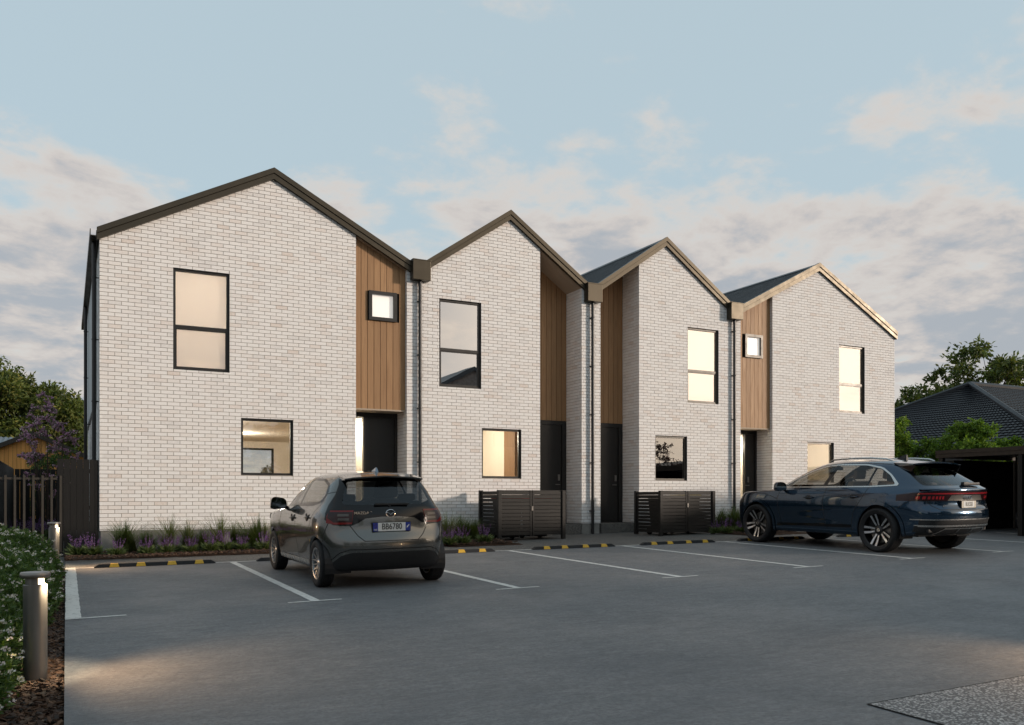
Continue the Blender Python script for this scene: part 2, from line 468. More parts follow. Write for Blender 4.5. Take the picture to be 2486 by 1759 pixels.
def leafmat(name, trans=0.3, rough=0.55, spec=0.35):
    b = NB(name); t = b.attr("tint")
    p = b.n("ShaderNodeBsdfPrincipled"); b.l(t, p.inputs["Base Color"]); p.inputs["Roughness"].default_value = rough
    p.inputs["Specular IOR Level"].default_value = spec
    tr = b.n("ShaderNodeBsdfTranslucent"); b.l(b.mix(1.0, t, (1.25, 1.2, 0.55), 'MULTIPLY'), tr.inputs[0])
    mx = b.n("ShaderNodeMixShader"); mx.inputs[0].default_value = trans
    b.l(p.outputs[0], mx.inputs[1]); b.l(tr.outputs[0], mx.inputs[2]); b.l(mx.outputs[0], b.out.inputs[0]); return b.m
M_LEAF = leafmat("leaf")
M_PETAL = leafmat("petal", 0.2, 0.7, 0.15)
M_BARK = simple("tree_bark", (0.075, 0.055, 0.042), 0.9, 0, 0.2, 0.3, 14, 0.6, 30)

# ------------------------------------------------------------------ the ground
def sheet(name, pts, m, dz=0.0, parent=None, flat=None, kind="structure"):
    me = bpy.data.meshes.new(name)
    me.from_pydata([(x, y, (gz(x, y) if flat is None else flat) + dz) for x, y in pts], [], [tuple(range(len(pts)))])
    me.update(); me.materials.append(m)
    o = link_mesh(name, me, parent)
    if kind and parent is None: o["kind"] = kind
    return o
KERBX = -0.585
tag(sheet("ground", [(-1500, -1500), (1500, -1500), (1500, 1500), (-1500, 1500)], M_GROUND, flat=-1.6),
    "wide rough grass ground stretching to the horizon", None, None, "structure")
mb = MB()
cp = [(KERBX, -60), (60, -60), (60, 2.0), (KERBX, 2.0)]
mb.add([(x, y, gz(x, y)) for x, y in cp] + [(x, y, gz(x, y) - 0.12) for x, y in cp],
       [(0, 1, 2, 3), (7, 6, 5, 4), (0, 3, 7, 4), (1, 0, 4, 5), (2, 1, 5, 6), (3, 2, 6, 7)])
carpark = tag(mb.build("carpark", M_CONC), "grey broomed concrete carpark in front of the townhouses", None, None, "structure")
tag(sheet("garden_bed", [(-9, -60), (KERBX - 0.002, -60), (KERBX - 0.002, -2.55), (-9, -2.55)], M_MULCH, -0.045),
    "bark mulch bed along the carpark edge", None, None, "structure")
tag(sheet("side_path", [(-9, -2.545), (KERBX - 0.002, -2.545), (KERBX - 0.002, 0.0), (-0.002, 0.0), (-0.002, 30), (-9, 30)], M_AGG, -0.03),
    "gravel side path beyond the bar gate", None, None, "structure")
tag(sheet("lawn", [(-60, 30.002), (90, 30.002), (90, 120), (-60, 120)], M_GROUND, flat=0.6), "lawn behind the houses", None, None, "structure")
tag(sheet("back_lawn", [(0.0, 10.45), (90, 10.45), (90, 30), (0.0, 30)], M_GROUND, flat=0.55), "lawn strip behind the townhouses", None, None, "structure")
def ymulch(x): return -1.54 - 0.105 * x if x < 10 else -2.59 - 0.06 * (x - 10)
def yhead(x): return -3.02 - 0.066 * x
PATHX = [KERBX + 0.0, 2, 4, 6, 8, 10, 12, 14, 16, 18, 20, 23]
tag(sheet("front_path", [(x, yhead(x) + 0.06) for x in PATHX] + [(23, 0.9), (KERBX, 0.9)], M_AGG, 0.004),
    "exposed aggregate path between the carpark and the front doors", None, None, "structure")
def bed(x0, x1, ytop=0.0):
    n = max(2, int((x1 - x0) / 0.25)); mrows = 9
    V = []; Fc = []
    for i in range(n + 1):
        x = x0 + (x1 - x0) * i / n
        for j in range(mrows + 1):
            t = j / mrows
            y = ymulch(x) * (1 - t) + ytop * t + 0.0
            e = min(1, 5 * min(t, 1.02 - t)) * min(1, 8 * min(i / n, 1 - i / n) + 0.15)
            V.append((x, y, gz(x, y) + 0.008 + 0.045 * e + 0.012 * math.sin(x * 9.1 + y * 7.3)))
    for i in range(n):
        for j in range(mrows):
            a = i * (mrows + 1) + j
            Fc.append((a, a + mrows + 1, a + mrows + 2, a + 1))
    m_ = MB(); m_.add(V, Fc)
    return m_.build("planting_bed", M_MULCH, None, True)
tag(bed(KERBX - 0.02, 5.0), "bark planting bed under the largest townhouse gable", None, None, "structure")
tag(bed(6.42, 8.04), "bark planting bed beside the first bin enclosure", None, None, "structure")
tag(bed(13.95, 16.0), "bark planting bed in front of the third townhouse", None, None, "structure")
tag(bed(17.5, 22.3), "bark planting bed behind the blue car", None, None, "structure")
tag(sheet("aggregate_pad", [(3.75, -14.8), (3.75, -40), (40, -40), (40, -14.6)], M_AGGP, 0.006),
    "pale speckled aggregate pad at the near corner of the carpark", None, None, "structure")
# saw-cut joint round the pad
mb = MB()
for (x0, y0, x1, y1) in ((3.735, -14.8, 3.75, -40), (3.735, -14.8, 40, -14.6)):
    if x1 < 5: q = [(x0, y0), (x1, y0), (x1, y1), (x0, y1)]
    else: q = [(x0, y0), (x1, y1), (x1, y1 + 0.014), (x0, y0 + 0.014)]
    mb.add([(x, y, gz(x, y) + 0.0045) for x, y in q], [(0, 1, 2, 3)])
mb.build("saw_cut_joint", M_DARKIN, carpark)

# painted bay lines
def strip(name, pts, w, dz=0.004, parent=carpark, m=M_PAINT):
    a, c_ = Vector(pts[0]), Vector(pts[1])
    d = (c_ - a); L = d.length; d.normalize(); n = Vector((-d.y, d.x)) * (w / 2)
    k = max(2, int(L / 0.12)); V = []; Fc = []
    for i in range(k + 1):
        p = a + d * (L * i / k)
        for sgn in (1, -1):
            j = 1 + RNG.uniform(-0.07, 0.05)
            q = p + n * (sgn * j); V.append((q.x, q.y, gz(q.x, q.y) + dz))
    for i in range(k): Fc.append((2*i, 2*i+2, 2*i+3, 2*i+1))
    mm = MB(); mm.add(V, Fc)
    return mm.build(name, m, parent)
BAYX = [1.953 + 2.5632 * k for k in range(7)]
EY = [-8.60, -8.72, -8.75, -8.66, -8.53, -8.47, -8.4]
strip("painted_line", [(KERBX + 0.075, -2.85), (KERBX + 0.075, -8.66)], 0.145)
strip("painted_line", [(KERBX + 0.002, -8.70), (-0.02, -8.70)], 0.06, 0.0045)
for k, x in enumerate(BAYX):
    strip("painted_line", [(x, yhead(x) - 0.05), (x + 0.02, EY[k])], 0.105)
    strip("painted_line", [(x - 0.30, EY[k] - 0.03), (x + 0.32, EY[k] - 0.03)], 0.06, 0.0046)
for k in range(8):
    xa = KERBX if k == 0 else BAYX[k-1]
    xb = BAYX[0] if k == 0 else (BAYX[k] if k < 7 else 19.0)
    strip("painted_line", [(xa, yhead(xa) + 0.0), (xb, yhead(xb) + 0.0)], 0.08, 0.0052)
strip("painted_line", [(19.9, -5.0), (19.9, -9.2)], 0.1)

# ------------------------------------------------------------------ townhouses
MX = 22.46
HB = 0.751                      # underside of the brickwork
BL, BH, JT = 0.2383, 0.0767, 0.0098
def cam_depth(x, y): return (x - CAMX) * math.sin(YAW) + (y - CAMY) * math.cos(YAW)
TINTS = [(0.77, 0.768, 0.765), (0.74, 0.725, 0.715), (0.71, 0.67, 0.645), (0.68, 0.672, 0.67), (0.76, 0.755, 0.752),
         (0.70, 0.645, 0.61), (0.78, 0.774, 0.770), (0.73, 0.708, 0.69), (0.66, 0.648, 0.642), (0.76, 0.738, 0.722), (0.65, 0.575, 0.525), (0.765, 0.76, 0.757)]
_mt = np.mean(np.array(TINTS), 0)
TINTS = [tuple((np.array(t)*0.95 + (_mt + 0.02)*0.05)*np.array([1.005, 0.993, 0.980])) for t in TINTS]
TW = np.array([5, 4, 2.2, 2, 5, 1.2, 5, 3, 1.5, 3, 0.45, 5]); TW = TW / TW.sum()
def clip_poly(P, a, b_, c_):
    out_ = []
    for i in range(len(P)):
        p, q = P[i], P[(i + 1) % len(P)]
        dp, dq = a*p[0] + b_*p[1] - c_, a*q[0] + b_*q[1] - c_
        if dp <= 0: out_.append(p)
        if dp * dq < 0:
            t = dp / (dp - dq); out_.append((p[0] + (q[0]-p[0])*t, p[1] + (q[1]-p[1])*t))
    return out_
def rect_minus(rects, o):
    res = []
    for (a, b_, c_, d) in rects:
        if o[1] <= a or o[0] >= b_ or o[3] <= c_ or o[2] >= d: res.append((a, b_, c_, d)); continue
        if o[0] > a: res.append((a, o[0], c_, d))
        if o[1] < b_: res.append((o[1], b_, c_, d))
        m0, m1 = max(a, o[0]), min(b_, o[1])
        if o[2] > c_: res.append((m0, m1, c_, o[2]))
        if o[3] < d: res.append((m0, m1, o[3], d))
    return [r for r in res if r[1]-r[0] > 0.012 and r[3]-r[2] > 0.010]
class Bricks:
    """collects every brick of one house; the largest in view become objects, the rest one mesh"""
    def __init__(s): s.full = []; s.cut = []
    def lay(s, org, ud, nd, u0, u1, z0, z1, lines=(), openings=(), off=0.03, single=True):
        org, ud, nd = Vector(org), Vector(ud), Vector(nd)
        rows = int((z1 - z0) / BH) + 2
        for k in range(-1, rows):
            za = z0 + 0.026 + k * BH + JT/2; zb = za + BH - JT
            if zb <= z0 + 0.004 or za >= z1: continue
            za = max(za, z0)
            st = off + (BL/2 if k % 2 else 0) - BL
            i = 0
            while True:
                ua = st + i*BL + JT/2 + u0; ub = ua + BL - JT; i += 1
                if ua > u1: break
                if ub < u0: continue
                ua2, ub2 = max(ua, u0), min(ub, u1)
                if ub2 - ua2 < 0.012: continue
                rects = [(ua2, ub2, za, zb)]
                for o in openings: rects = rect_minus(rects, o)
                for r in rects:
                    P = [(r[0], r[2]), (r[1], r[2]), (r[1], r[3]), (r[0], r[3])]
                    for ln in lines: P = clip_poly(P, *ln)
                    if len(P) < 3: continue
                    full = single and len(P) == 4 and abs(r[1]-r[0]-(BL-JT)) < 1e-4 and abs(r[3]-r[2]-(BH-JT)) < 1e-4 and abs(P[2][1]-r[3]) < 1e-5 and abs(P[3][1]-r[3]) < 1e-5
                    t = int(RNG.choice(len(TW), p=TW)); dp = float(RNG.uniform(-0.0018, 0.0018))
                    cu, cz = (r[0]+r[1])/2, (r[2]+r[3])/2
                    c3 = org + ud*cu + nd*dp; c3.z += cz
                    if full: s.full.append((c3, t))
                    else: s.cut.append((org, ud, nd, P, dp, t))
    def build(s, parent, nsingle=300):
        s.full.sort(key=lambda q: cam_depth(q[0].x, q[0].y) ** 2 / max(0.2, abs(math.cos(math.atan2(q[0].x - CAMX, q[0].y - CAMY)))))
        org = OFF[parent.name]
        for (c3, t) in s.full[:nsingle]:
            o = link_mesh("brick", BRICKM[t], parent, c3 - org)
        V = []; Fc = []; T = []
        h, g, d = (BL-JT)/2, (BH-JT)/2, 0.05
        for (c3, t) in s.full[nsingle:]:
            n = len(V); x, y, z = c3 - org
            V += [(x-h,y,z-g),(x+h,y,z-g),(x+h,y,z+g),(x-h,y,z+g),(x-h,y+d,z-g),(x+h,y+d,z-g),(x+h,y+d,z+g),(x-h,y+d,z+g)]
            Fc += [(n,n+1,n+2,n+3),(n+1,n,n+4,n+5),(n+2,n+1,n+5,n+6),(n+3,n+2,n+6,n+7),(n,n+3,n+7,n+4)]
            T += [TINTS[t]]*8
        for (o3, ud, nd, P, dp, t) in s.cut:
            n = len(V); k = len(P)
            for dd in (dp, -0.05):
                for (u, z) in P:
                    q = o3 + ud*u + nd*dd - org; V.append((q.x, q.y, q.z + z))
            # ud x Z = nd for outward faces keeps the winding right either way
            flip = ud.cross(Vector((0,0,1))).dot(nd) < 0
            f0 = list(range(n, n+k)); Fc.append(tuple(f0[::-1] if flip else f0))
            for i in range(k):
                a, b_ = n+i, n+(i+1) % k
                q = (b_, a, a+k, b_+k); Fc.append(q[::-1] if flip else q)
            T += [TINTS[t]]*(2*k)
        me = bpy.data.meshes.new("brickwork"); me.from_pydata(V, [], Fc); me.update()
        a = me.attributes.new("tint", 'FLOAT_COLOR', 'POINT')
        cc = np.ones((len(V), 4), dtype=np.float32); cc[:, :3] = np.array(T); a.data.foreach_set("color", cc.ravel())
        me.materials.append(M_BRICK)
        o = link_mesh("brickwork", me, parent); o["kind"] = "stuff"
        return o
BRICKM = []
for t_ in TINTS:
    h, g, d = (BL-JT)/2, (BH-JT)/2, 0.05
    V = np.array([(-h,0,-g),(h,0,-g),(h,0,g),(-h,0,g),(-h,d,-g),(h,d,-g),(h,d,g),(-h,d,g)])
    Fq = np.array([(0,1,2,3),(1,0,4,5),(2,1,5,6),(3,2,6,7),(0,3,7,4)])
    BRICKM.append(np_mesh("brick", V, Fq, M_BRICK, np.tile(np.array(t_), (8, 1))))

def Z(h): return h + 1.365
A_AP, A_Z, A_S = 3.31, 8.095, 0.5165
B_AP, B_Z, B_S = 8.905, 8.075, 0.6866
V1, V2 = 6.58, 11.23
def zA(u): return A_Z - A_S*abs(u - A_AP)
def zB(u): return B_Z - B_S*abs(u - B_AP)
def hl(ap, z0, s):            # two half planes z <= z0 -+ s (u-ap), in unit coordinates
    return [(s, 1, z0 + s*ap), (-s, 1, z0 - s*ap)]
WU_Z = (Z(2.603), Z(4.643)); WL_Z = (Z(0.497), Z(1.684))
RD_A, RD_B = 0.65, 0.75        # recess depths
DEPTH = 10.3
CLADZ = Z(2.02)

class Unit:
    """one townhouse; u runs from the outer end of the terrace, mirrored for the far pair"""
    def __init__(s, mirror): s.m = mirror
    def x(s, u): return MX - u if s.m else u
    def xs(s, a, b_):
        a, b_ = s.x(a), s.x(b_); return (a, b_) if a < b_ else (b_, a)
    def box(s, mb, u0, y0, z0, u1, y1, z1):
        a, b_ = s.xs(u0, u1); mb.box(a, y0, z0, b_, y1, z1)
    def prism(s, mb, poly, y0, y1): mb.prism([(s.x(u), z) for u, z in poly], 'y', y0, y1)

def slab(un, mb, u0, u1, z0, z1, openings, y0, y1):
    rects = [(u0, u1, z0, z1)]
    for o in openings: rects = rect_minus(rects, o)
    for r in rects: un.box(mb, r[0], y0, r[2], r[1], y1, r[3])

def make_window(house, x0, x1, z0, z1, yf, mfr, mgl, transom=None, blind=None, blind_y=0.06):
    """frame with its panes; yf = face of frame"""
    fw, fd = 0.048, 0.06
    mb = MB()
    mb.box(x0, yf, z0, x0+fw, yf+fd, z1); mb.box(x1-fw, yf, z0, x1, yf+fd, z1)
    mb.box(x0+fw, yf+0.001, z0, x1-fw, yf+fd, z0+fw); mb.box(x0+fw, yf+0.001, z1-fw, x1-fw, yf+fd, z1)
    if transom:
        mb.box(x0+fw, yf+0.002, transom-0.032, x1-fw, yf+fd, transom+0.032)
        # opening sash below the transom
        s0, s1, t0, t1 = x0+fw, x1-fw, z0+fw, transom-0.032
        sw = 0.022
        mb.box(s0, yf+0.012, t0, s0+sw, yf+fd-0.004, t1); mb.box(s1-sw, yf+0.012, t0, s1, yf+fd-0.004, t1)
        mb.box(s0+sw, yf+0.012, t0, s1-sw, yf+fd-0.004, t0+sw); mb.box(s0+sw, yf+0.012, t1-sw, s1-sw, yf+fd-0.004, t1)
    w = mb.build("window", mfr, house)
    if transom: spans = [(z0+fw, transom-0.032), (transom+0.032, z1-fw)]
    else: spans = [(z0+fw, z1-fw)]
    for a, b_ in spans:
        p_ = MB(); p_.add([(x0+fw-0.004, yf+0.036, a-0.004), (x1-fw+0.004, yf+0.036, a-0.004), (x1-fw+0.004, yf+0.036, b_+0.004), (x0+fw-0.004, yf+0.036, b_+0.004)], [(0, 1, 2, 3)])
        p_.build("pane", mgl, w)
    if blind:
        p_ = MB(); p_.box(x0+0.02, yf+blind_y+0.03, z0 + (z1-z0)*blind[0] + 0.01, x1-0.02, yf+blind_y+0.033, z1-0.02)
        p_.build("blind", blind[1], w)
    return w

def room(house, x0, x1, y0, y1, z0, z1, m, back_open=None):
    mb = MB()
    v = [(x0,y0,z0),(x1,y0,z0),(x1,y1,z0),(x0,y1,z0),(x0,y0,z1),(x1,y0,z1),(x1,y1,z1),(x0,y1,z1)]
    mb.add(v, [(4,7,6,5),(0,4,7,3),(1,2,6,5)])
    if back_open:
        for r in rect_minus([(x0, x1, z0, z1)], back_open):
            mb.add([(r[0],y1,r[2]),(r[1],y1,r[2]),(r[1],y1,r[3]),(r[0],y1,r[3])], [(0,1,2,3)])
    else: mb.add([v[2], v[3], v[7], v[6]], [(0,1,2,3)])
    o = link_mesh("interior_wall", mb.mesh("interior_wall", m, OFF[house.name]), house)
    mb = MB(); mb.add(v[:4], [(0,1,2,3)])
    link_mesh("interior_floor", mb.mesh("interior_floor", M_FLOORIN, OFF[house.name]), house)
    return o
def lamp(house, x, y, z, watts, col=(1.0, 0.88, 0.72), r=0.09):
    ld = bpy.data.lights.new("ceiling_or_blind_lamp", 'POINT'); ld.energy = watts; ld.color = col; ld.shadow_soft_size = r
    lo = bpy.data.objects.new("ceiling_or_blind_lamp", ld); COL.objects.link(lo); lo.parent = house
    lo.location = Vector((x, y, z)) - OFF[house.name]
    mb = MB(); mb.lathe([(0.0, 0.0), (0.16, 0.0), (0.16, -0.03), (0.0, -0.03)], 20, (x, y, z + 0.16))
    b_ = mb.build("ceiling_or_blind_light", M_FROST, house)

def roof(house, un, ap, za, s, u0, u1, yf=-0.07):
    """gable roof slab, ribbed steel sheet, barge boards"""
    def zr(u): return za - s*abs(u - ap)
    mb = MB()
    un.prism(mb, [(u0, zr(u0)+0.05), (ap, za+0.05), (u1, zr(u1)+0.05), (u1, zr(u1)+0.17), (ap, za+0.17), (u0, zr(u0)+0.17)], 0.03, DEPTH)
    rf = mb.build("roof", M_ROOF, house)
    mb = MB(); yy = 0.06
    while yy < DEPTH - 0.05:
        for (a, b_) in ((u0, ap), (ap, u1)):
            un.prism(mb, [(a, zr(a)+0.168), (b_, zr(b_)+0.168), (b_, zr(b_)+0.192), (a, zr(a)+0.192)], yy, yy+0.035)
        yy += 0.125
    o = mb.build("roof_rib", M_ROOF, rf); o["kind"] = "stuff"
    mb = MB()
    un.prism(mb, [(ap-0.14, zr(ap-0.14)+0.20), (ap, za+0.205), (ap+0.14, zr(ap+0.14)+0.20), (ap+0.14, zr(ap+0.14)+0.212), (ap, za+0.222), (ap-0.14, zr(ap-0.14)+0.212)], 0.02, DEPTH)
    mb.build("ridge_cap", M_ROOF, rf)
    for (a, b_) in ((u0, ap), (ap, u1)):
        mb = MB()
        un.prism(mb, [(a, zr(a)), (b_, zr(b_)), (b_, zr(b_)+0.112), (a, zr(a)+0.112)], yf, 0.028)
        un.prism(mb, [(a, zr(a)+0.108), (b_, zr(b_)+0.108), (b_, zr(b_)+0.128), (a, zr(a)+0.128)], yf+0.022, 0.028)
        un.prism(mb, [(a, zr(a)+0.122), (b_, zr(b_)+0.122), (b_, zr(b_)+0.235), (a, zr(a)+0.235)], yf-0.022, 0.028)
        mb.build("barge_board", M_FASCIA, house)
    return rf

def boards(house, un, u0, u1, y, z0, ztop, n, windows=(), bw=None):
    w = (u1-u0)/n
    back = MB()
    pts = [(u0, z0), (u1, z0)] + [(u1 - (u1-u0)*i/8, ztop(u1 - (u1-u0)*i/8) + 0.05) for i in range(9)]
    un.prism(back, pts, y+0.021, y+0.10)
    bk = back.build("cladding", M_DARKIN, house)
    for i in range(n):
        a, b_ = u0 + i*w + 0.005, u0 + (i+1)*w - 0.005
        segs = [(z0, None)]
        for (wa, wb, wc, wd) in windows:
            if a < wb and b_ > wa:
                if a < wa - 0.002 or b_ > wb + 0.002:
                    pass
                segs = [(z0, wc), (wd, None)]
        for (s0, s1) in segs:
            mb = MB()
            if s1 is None: poly = [(a, s0), (b_, s0), (b_, ztop(b_)+0.04), (a, ztop(a)+0.04)]
            else: poly = [(a, s0), (b_, s0), (b_, s1), (a, s1)]
            un.prism(mb, poly, y + float(RNG.uniform(0, 0.0015)), y+0.0205)
            mb.build("board", M_CEDAR, bk)
    return bk

def rainhead(house, x, ground):
    mb = MB(); mb.bbox(x-0.215, -0.20, Z(4.965), x+0.215, 0.0, Z(5.41), 0.006)
    mb.bbox(x-0.222, -0.207, Z(5.40), x+0.222, 0.0, Z(5.425), 0.004)
    h_ = mb.build("rainwater_head", M_FASCIA, house)
    downpipe(house, x, -0.075, Z(4.97), ground)
def downpipe(house, x, y, ztop, zbot, wall='y'):
    mb = MB(); mb.tube((x, y, zbot), (x, y, ztop), 0.040, None, 14)
    p_ = mb.build("downpipe", M_PIPE, house, True)
    z = zbot + 0.6
    while z < ztop - 0.2:
        mb = MB(); mb.tube((x, y, z-0.013), (x, y, z+0.013), 0.047, None, 14)
        if wall == 'y': mb.box(x-0.055, y+0.03, z-0.01, x+0.055, 0.0 if y < 0 else y + 0.09, z+0.01)
        else: mb.box(x+0.02, y-0.012, z-0.01, 0.0, y+0.012, z+0.01)
        mb.build("bracket", M_PIPE, p_)
        z += 1.22
    return p_

def end_house(un, name, label, mfr, mgu, mgl, blind_u, lit):
    hx = un.x(2.5)
    house = empty(name, (hx, 0.0, gz(hx, 0)), label, "house", "townhouses in the terrace")
    ops = [(1.33, 2.42, *WU_Z), (2.646, 3.725, *WL_Z)]
    mb = MB()
    ztopb = 6.30
    slab(un, mb, 0.012, 5.09, HB, ztopb, ops, 0.012, 0.20)
    un.prism(mb, [(0.012, ztopb), (5.09, ztopb), (5.09, zA(5.09)+0.03), (A_AP, A_Z+0.03), (0.012, zA(0.012)+0.03)], 0.012, 0.20)
    # sides and back of the shell
    un.box(mb, 0.012, 0.2, HB, 0.2, DEPTH-0.2, zA(0.1))
    bo = (3.0, 5.45, HB+0.02, Z(1.65)) if lit == 'A' else None
    slab(un, mb, 0.012, V1-0.03, HB, 6.3, [bo] if bo else [], DEPTH-0.2, DEPTH)
    un.prism(mb, [(0.012, 6.3), (V1-0.03, 6.3), (V1-0.03, zA(V1)), (A_AP, A_Z), (0.012, zA(0))], DEPTH-0.2, DEPTH)
    un.box(mb, V1-0.10, RD_A+0.2, HB, V1-0.005, DEPTH-0.2, 6.35)
    un.box(mb, 5.0, 0.2, HB, 5.085, RD_A, CLADZ+3.7)            # return wall of the recess
    wall = mb.build("wall", M_MORTAR, house)
    bk = Bricks()
    xo = (0, 0, 0) if not un.m else (MX, 0, 0)
    ln = hl(A_AP, A_Z + 0.02, A_S)
    if not un.m:
        bk.lay((0,0,0), (1,0,0), (0,-1,0), 0, 5.10, HB, A_Z, ln, ops, 0.029)
        bk.lay((0,0,0), (0,1,0), (-1,0,0), 0.0, DEPTH, HB, zA(0), (), (), 0.149, False)
    else:
        mops = [(MX-b_, MX-a, c_, d) for (a, b_, c_, d) in ops]
        mln = hl(MX - A_AP, A_Z + 0.02, A_S)
        bk.lay((0,0,0), (1,0,0), (0,-1,0), MX-5.10, MX, HB, A_Z, mln, mops, 0.05)
        bk.lay((MX-5.10,0,0), (0,1,0), (-1,0,0), 0.0, RD_A, HB, zA(5.1), (), (), 0.12, False)
    bk.build(wall)
    # concrete plinth
    mb = MB(); un.box(mb, 0.02, 0.018, -0.1, 5.08, 0.19, HB-0.002)
    un.box(mb, 0.02, 0.19, -0.1, 0.19, DEPTH-0.02, HB-0.002); un.box(mb, 5.0, 0.19, -0.1, 5.08, RD_A, HB-0.002)
    mb.build("plinth", M_PLINTH, house)
    roof(house, un, A_AP, A_Z, A_S, -0.05, V1)
    # recess: timber above the door
    sq = (5.415, 6.07, Z(4.0), Z(4.655))
    bdn = boards(house, un, 5.10, 6.29, 0.10, CLADZ, zA, 8, [sq])
    a, b_ = un.xs(sq[0], sq[1])
    mb = MB(); fw = 0.075
    mb.box(a, 0.045, sq[2], a+fw, 0.135, sq[3]); mb.box(b_-fw, 0.045, sq[2], b_, 0.135, sq[3])
    mb.box(a+fw, 0.046, sq[2], b_-fw, 0.135, sq[2]+fw); mb.box(a+fw, 0.046, sq[3]-fw, b_-fw, 0.135, sq[3])
    w = mb.build("window", mfr, house)
    p_ = MB(); p_.box(a+fw-0.004, 0.112, sq[2]+fw-0.004, b_-fw+0.004, 0.118, sq[3]-fw+0.004); p_.build("pane", M_FROST, w)
    mb = MB(); un.box(mb, 5.10, 0.085, CLADZ-0.035, 6.29, RD_A+0.05, CLADZ-0.002); mb.build("soffit", M_SOFFIT, house)
    mb = MB(); un.prism(mb, [(5.10, zA(5.10)), (6.29, zA(6.29)), (6.29, zA(6.29)+0.03), (5.10, zA(5.10)+0.03)], 0.0, 0.10); mb.build("soffit", M_SOFFIT, house)
    # entrance door
    dz0 = HB - 0.02
    if not un.m:
        X0, XM, X1 = 5.11, 5.50, 6.285
    else:
        X0, XM, X1 = un.x(6.285), 16.93, un.x(5.11)
    yd = RD_A - 0.03; zt = CLADZ - 0.036
    mb = MB(); fw = 0.06
    mb.box(X0, yd, dz0, X0+fw, yd+0.1, zt); mb.box(X1-fw, yd, dz0, X1, yd+0.1, zt)
    mb.box(XM-0.03, yd, dz0, XM+0.03, yd+0.1, zt); mb.box(X0+fw, yd+0.001, zt-0.11, X1-fw, yd+0.1, zt); mb.box(X0+fw, yd+0.001, dz0, X1-fw, yd+0.1, dz0+0.05)
    fr = mb.build("door_frame", M_FRAME, house)
    mb = MB(); mb.add([(X0+fw, yd+0.05, dz0+0.05), (XM-0.03, yd+0.05, dz0+0.05), (XM-0.03, yd+0.05, zt-0.11), (X0+fw, yd+0.05, zt-0.11)], [(0, 1, 2, 3)]); mb.build("sidelight", M_GLASS, fr)
    mb = MB(); mb.bbox(XM+0.031, yd+0.03, dz0+0.051, X1-fw-0.001, yd+0.075, zt-0.111, 0.004)
    dr = mb.build("door", M_DOOR, house)
    hx_ = XM + 0.10
    mb = MB(); mb.bbox(hx_-0.03, yd+0.005, dz0+1.12, hx_+0.03, yd+0.03, dz0+1.28, 0.006)
    mb.build("door_lock", M_STEEL, dr)
    mb = MB(); mb.tube((hx_, yd+0.03, dz0+1.03), (hx_, yd-0.03, dz0+1.03), 0.011, None, 10); mb.tube((hx_+0.01, yd-0.03, dz0+1.03), (hx_-0.13, yd-0.03, dz0+1.03), 0.010, None, 10)
    mb.build("door_handle", M_STEEL, dr)
    mb = MB(); a, b_ = un.xs(5.12, 6.28); mb.box(a, -0.04, 0.1, b_, RD_A-0.03, HB-0.022); mb.build("door_step", M_AGG, house)
    # windows
    for (o, tr, mg, bl) in ((ops[0], Z(3.52) - 0.04, mgu, blind_u), (ops[1], None, mgl, None)):
        a, b_ = un.xs(o[0], o[1])
        make_window(house, a+0.004, b_-0.004, o[2]+0.004, o[3]-0.004, 0.052, mfr, mg, tr, bl)
    # rooms
    a, b_ = un.xs(0.21, 4.98)
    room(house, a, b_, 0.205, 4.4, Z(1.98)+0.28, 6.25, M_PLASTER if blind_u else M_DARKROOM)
    if lit == 'A':
        room(house, 0.21, V1-0.11, RD_A+0.95, DEPTH-0.205, HB+0.06, Z(1.86), M_PLASTER, bo)
        mb = MB()   # front bay of the living room beside the hall
        z0, z1 = HB+0.06, Z(1.86); y0, y1 = 0.205, RD_A+0.95
        mb.add([(0.21,y0,z1),(0.21,y1,z1),(4.98,y1,z1),(4.98,y0,z1)], [(0,1,2,3)]); mb.add([(0.21,y0,z0),(0.21,y1,z0),(0.21,y1,z1),(0.21,y0,z1)], [(0,1,2,3)])
        mb.add([(4.98,y0,z0),(4.98,y1,z0),(4.98,y1,z1),(4.98,y0,z1)], [(0,1,2,3)]); mb.add([(0.21,y0,z0),(4.98,y0,z0),(4.98,y1,z0),(0.21,y1,z0)], [(0,1,2,3)])
        link_mesh("interior_wall", mb.mesh("interior_wall", M_PLASTER, OFF[house.name]), house)
        lamp(house, 2.4, 2.2, Z(1.62), 85); lamp(house, 3.6, 6.6, Z(1.62), 110)
        # glazed back door
        mb = MB(); o = bo; yb = DEPTH-0.14
        for xx in (o[0], (o[0]+o[1])/2-0.03, o[1]-0.06): mb.box(xx, yb, o[2], xx+0.06, yb+0.06, o[3])
        mb.box(o[0]+0.06, yb+0.001, o[3]-0.06, o[1]-0.06, yb+0.06, o[3]); mb.box(o[0]+0.06, yb+0.001, o[2], o[1]-0.06, yb+0.06, o[2]+0.05)
        w = mb.build("back_door", M_FRAME, house)
        mb = MB(); mb.add([(o[0]+0.05, yb+0.03, o[2]+0.04), (o[1]-0.05, yb+0.03, o[2]+0.04), (o[1]-0.05, yb+0.03, o[3]-0.05), (o[0]+0.05, yb+0.03, o[3]-0.05)], [(0, 1, 2, 3)]); mb.build("pane", M_GLASS, w)
    else:
        a, b_ = un.xs(0.21, 4.98)
        room(house, a, b_, 0.205, 4.0, HB+0.06, Z(1.86), M_PLASTER)
        lamp(house, (a+b_)/2, 1.8, Z(1.62), 90)
    # hall behind the door
    a, b_ = un.xs(5.12, V1-0.12)
    room(house, a, b_, yd+0.11, RD_A+0.945 if lit == 'A' else 3.0, HB+0.06, Z(1.86)-0.002, M_PLASTER)
    lamp(house, (a+b_)/2, yd+0.65, Z(1.60), 45)
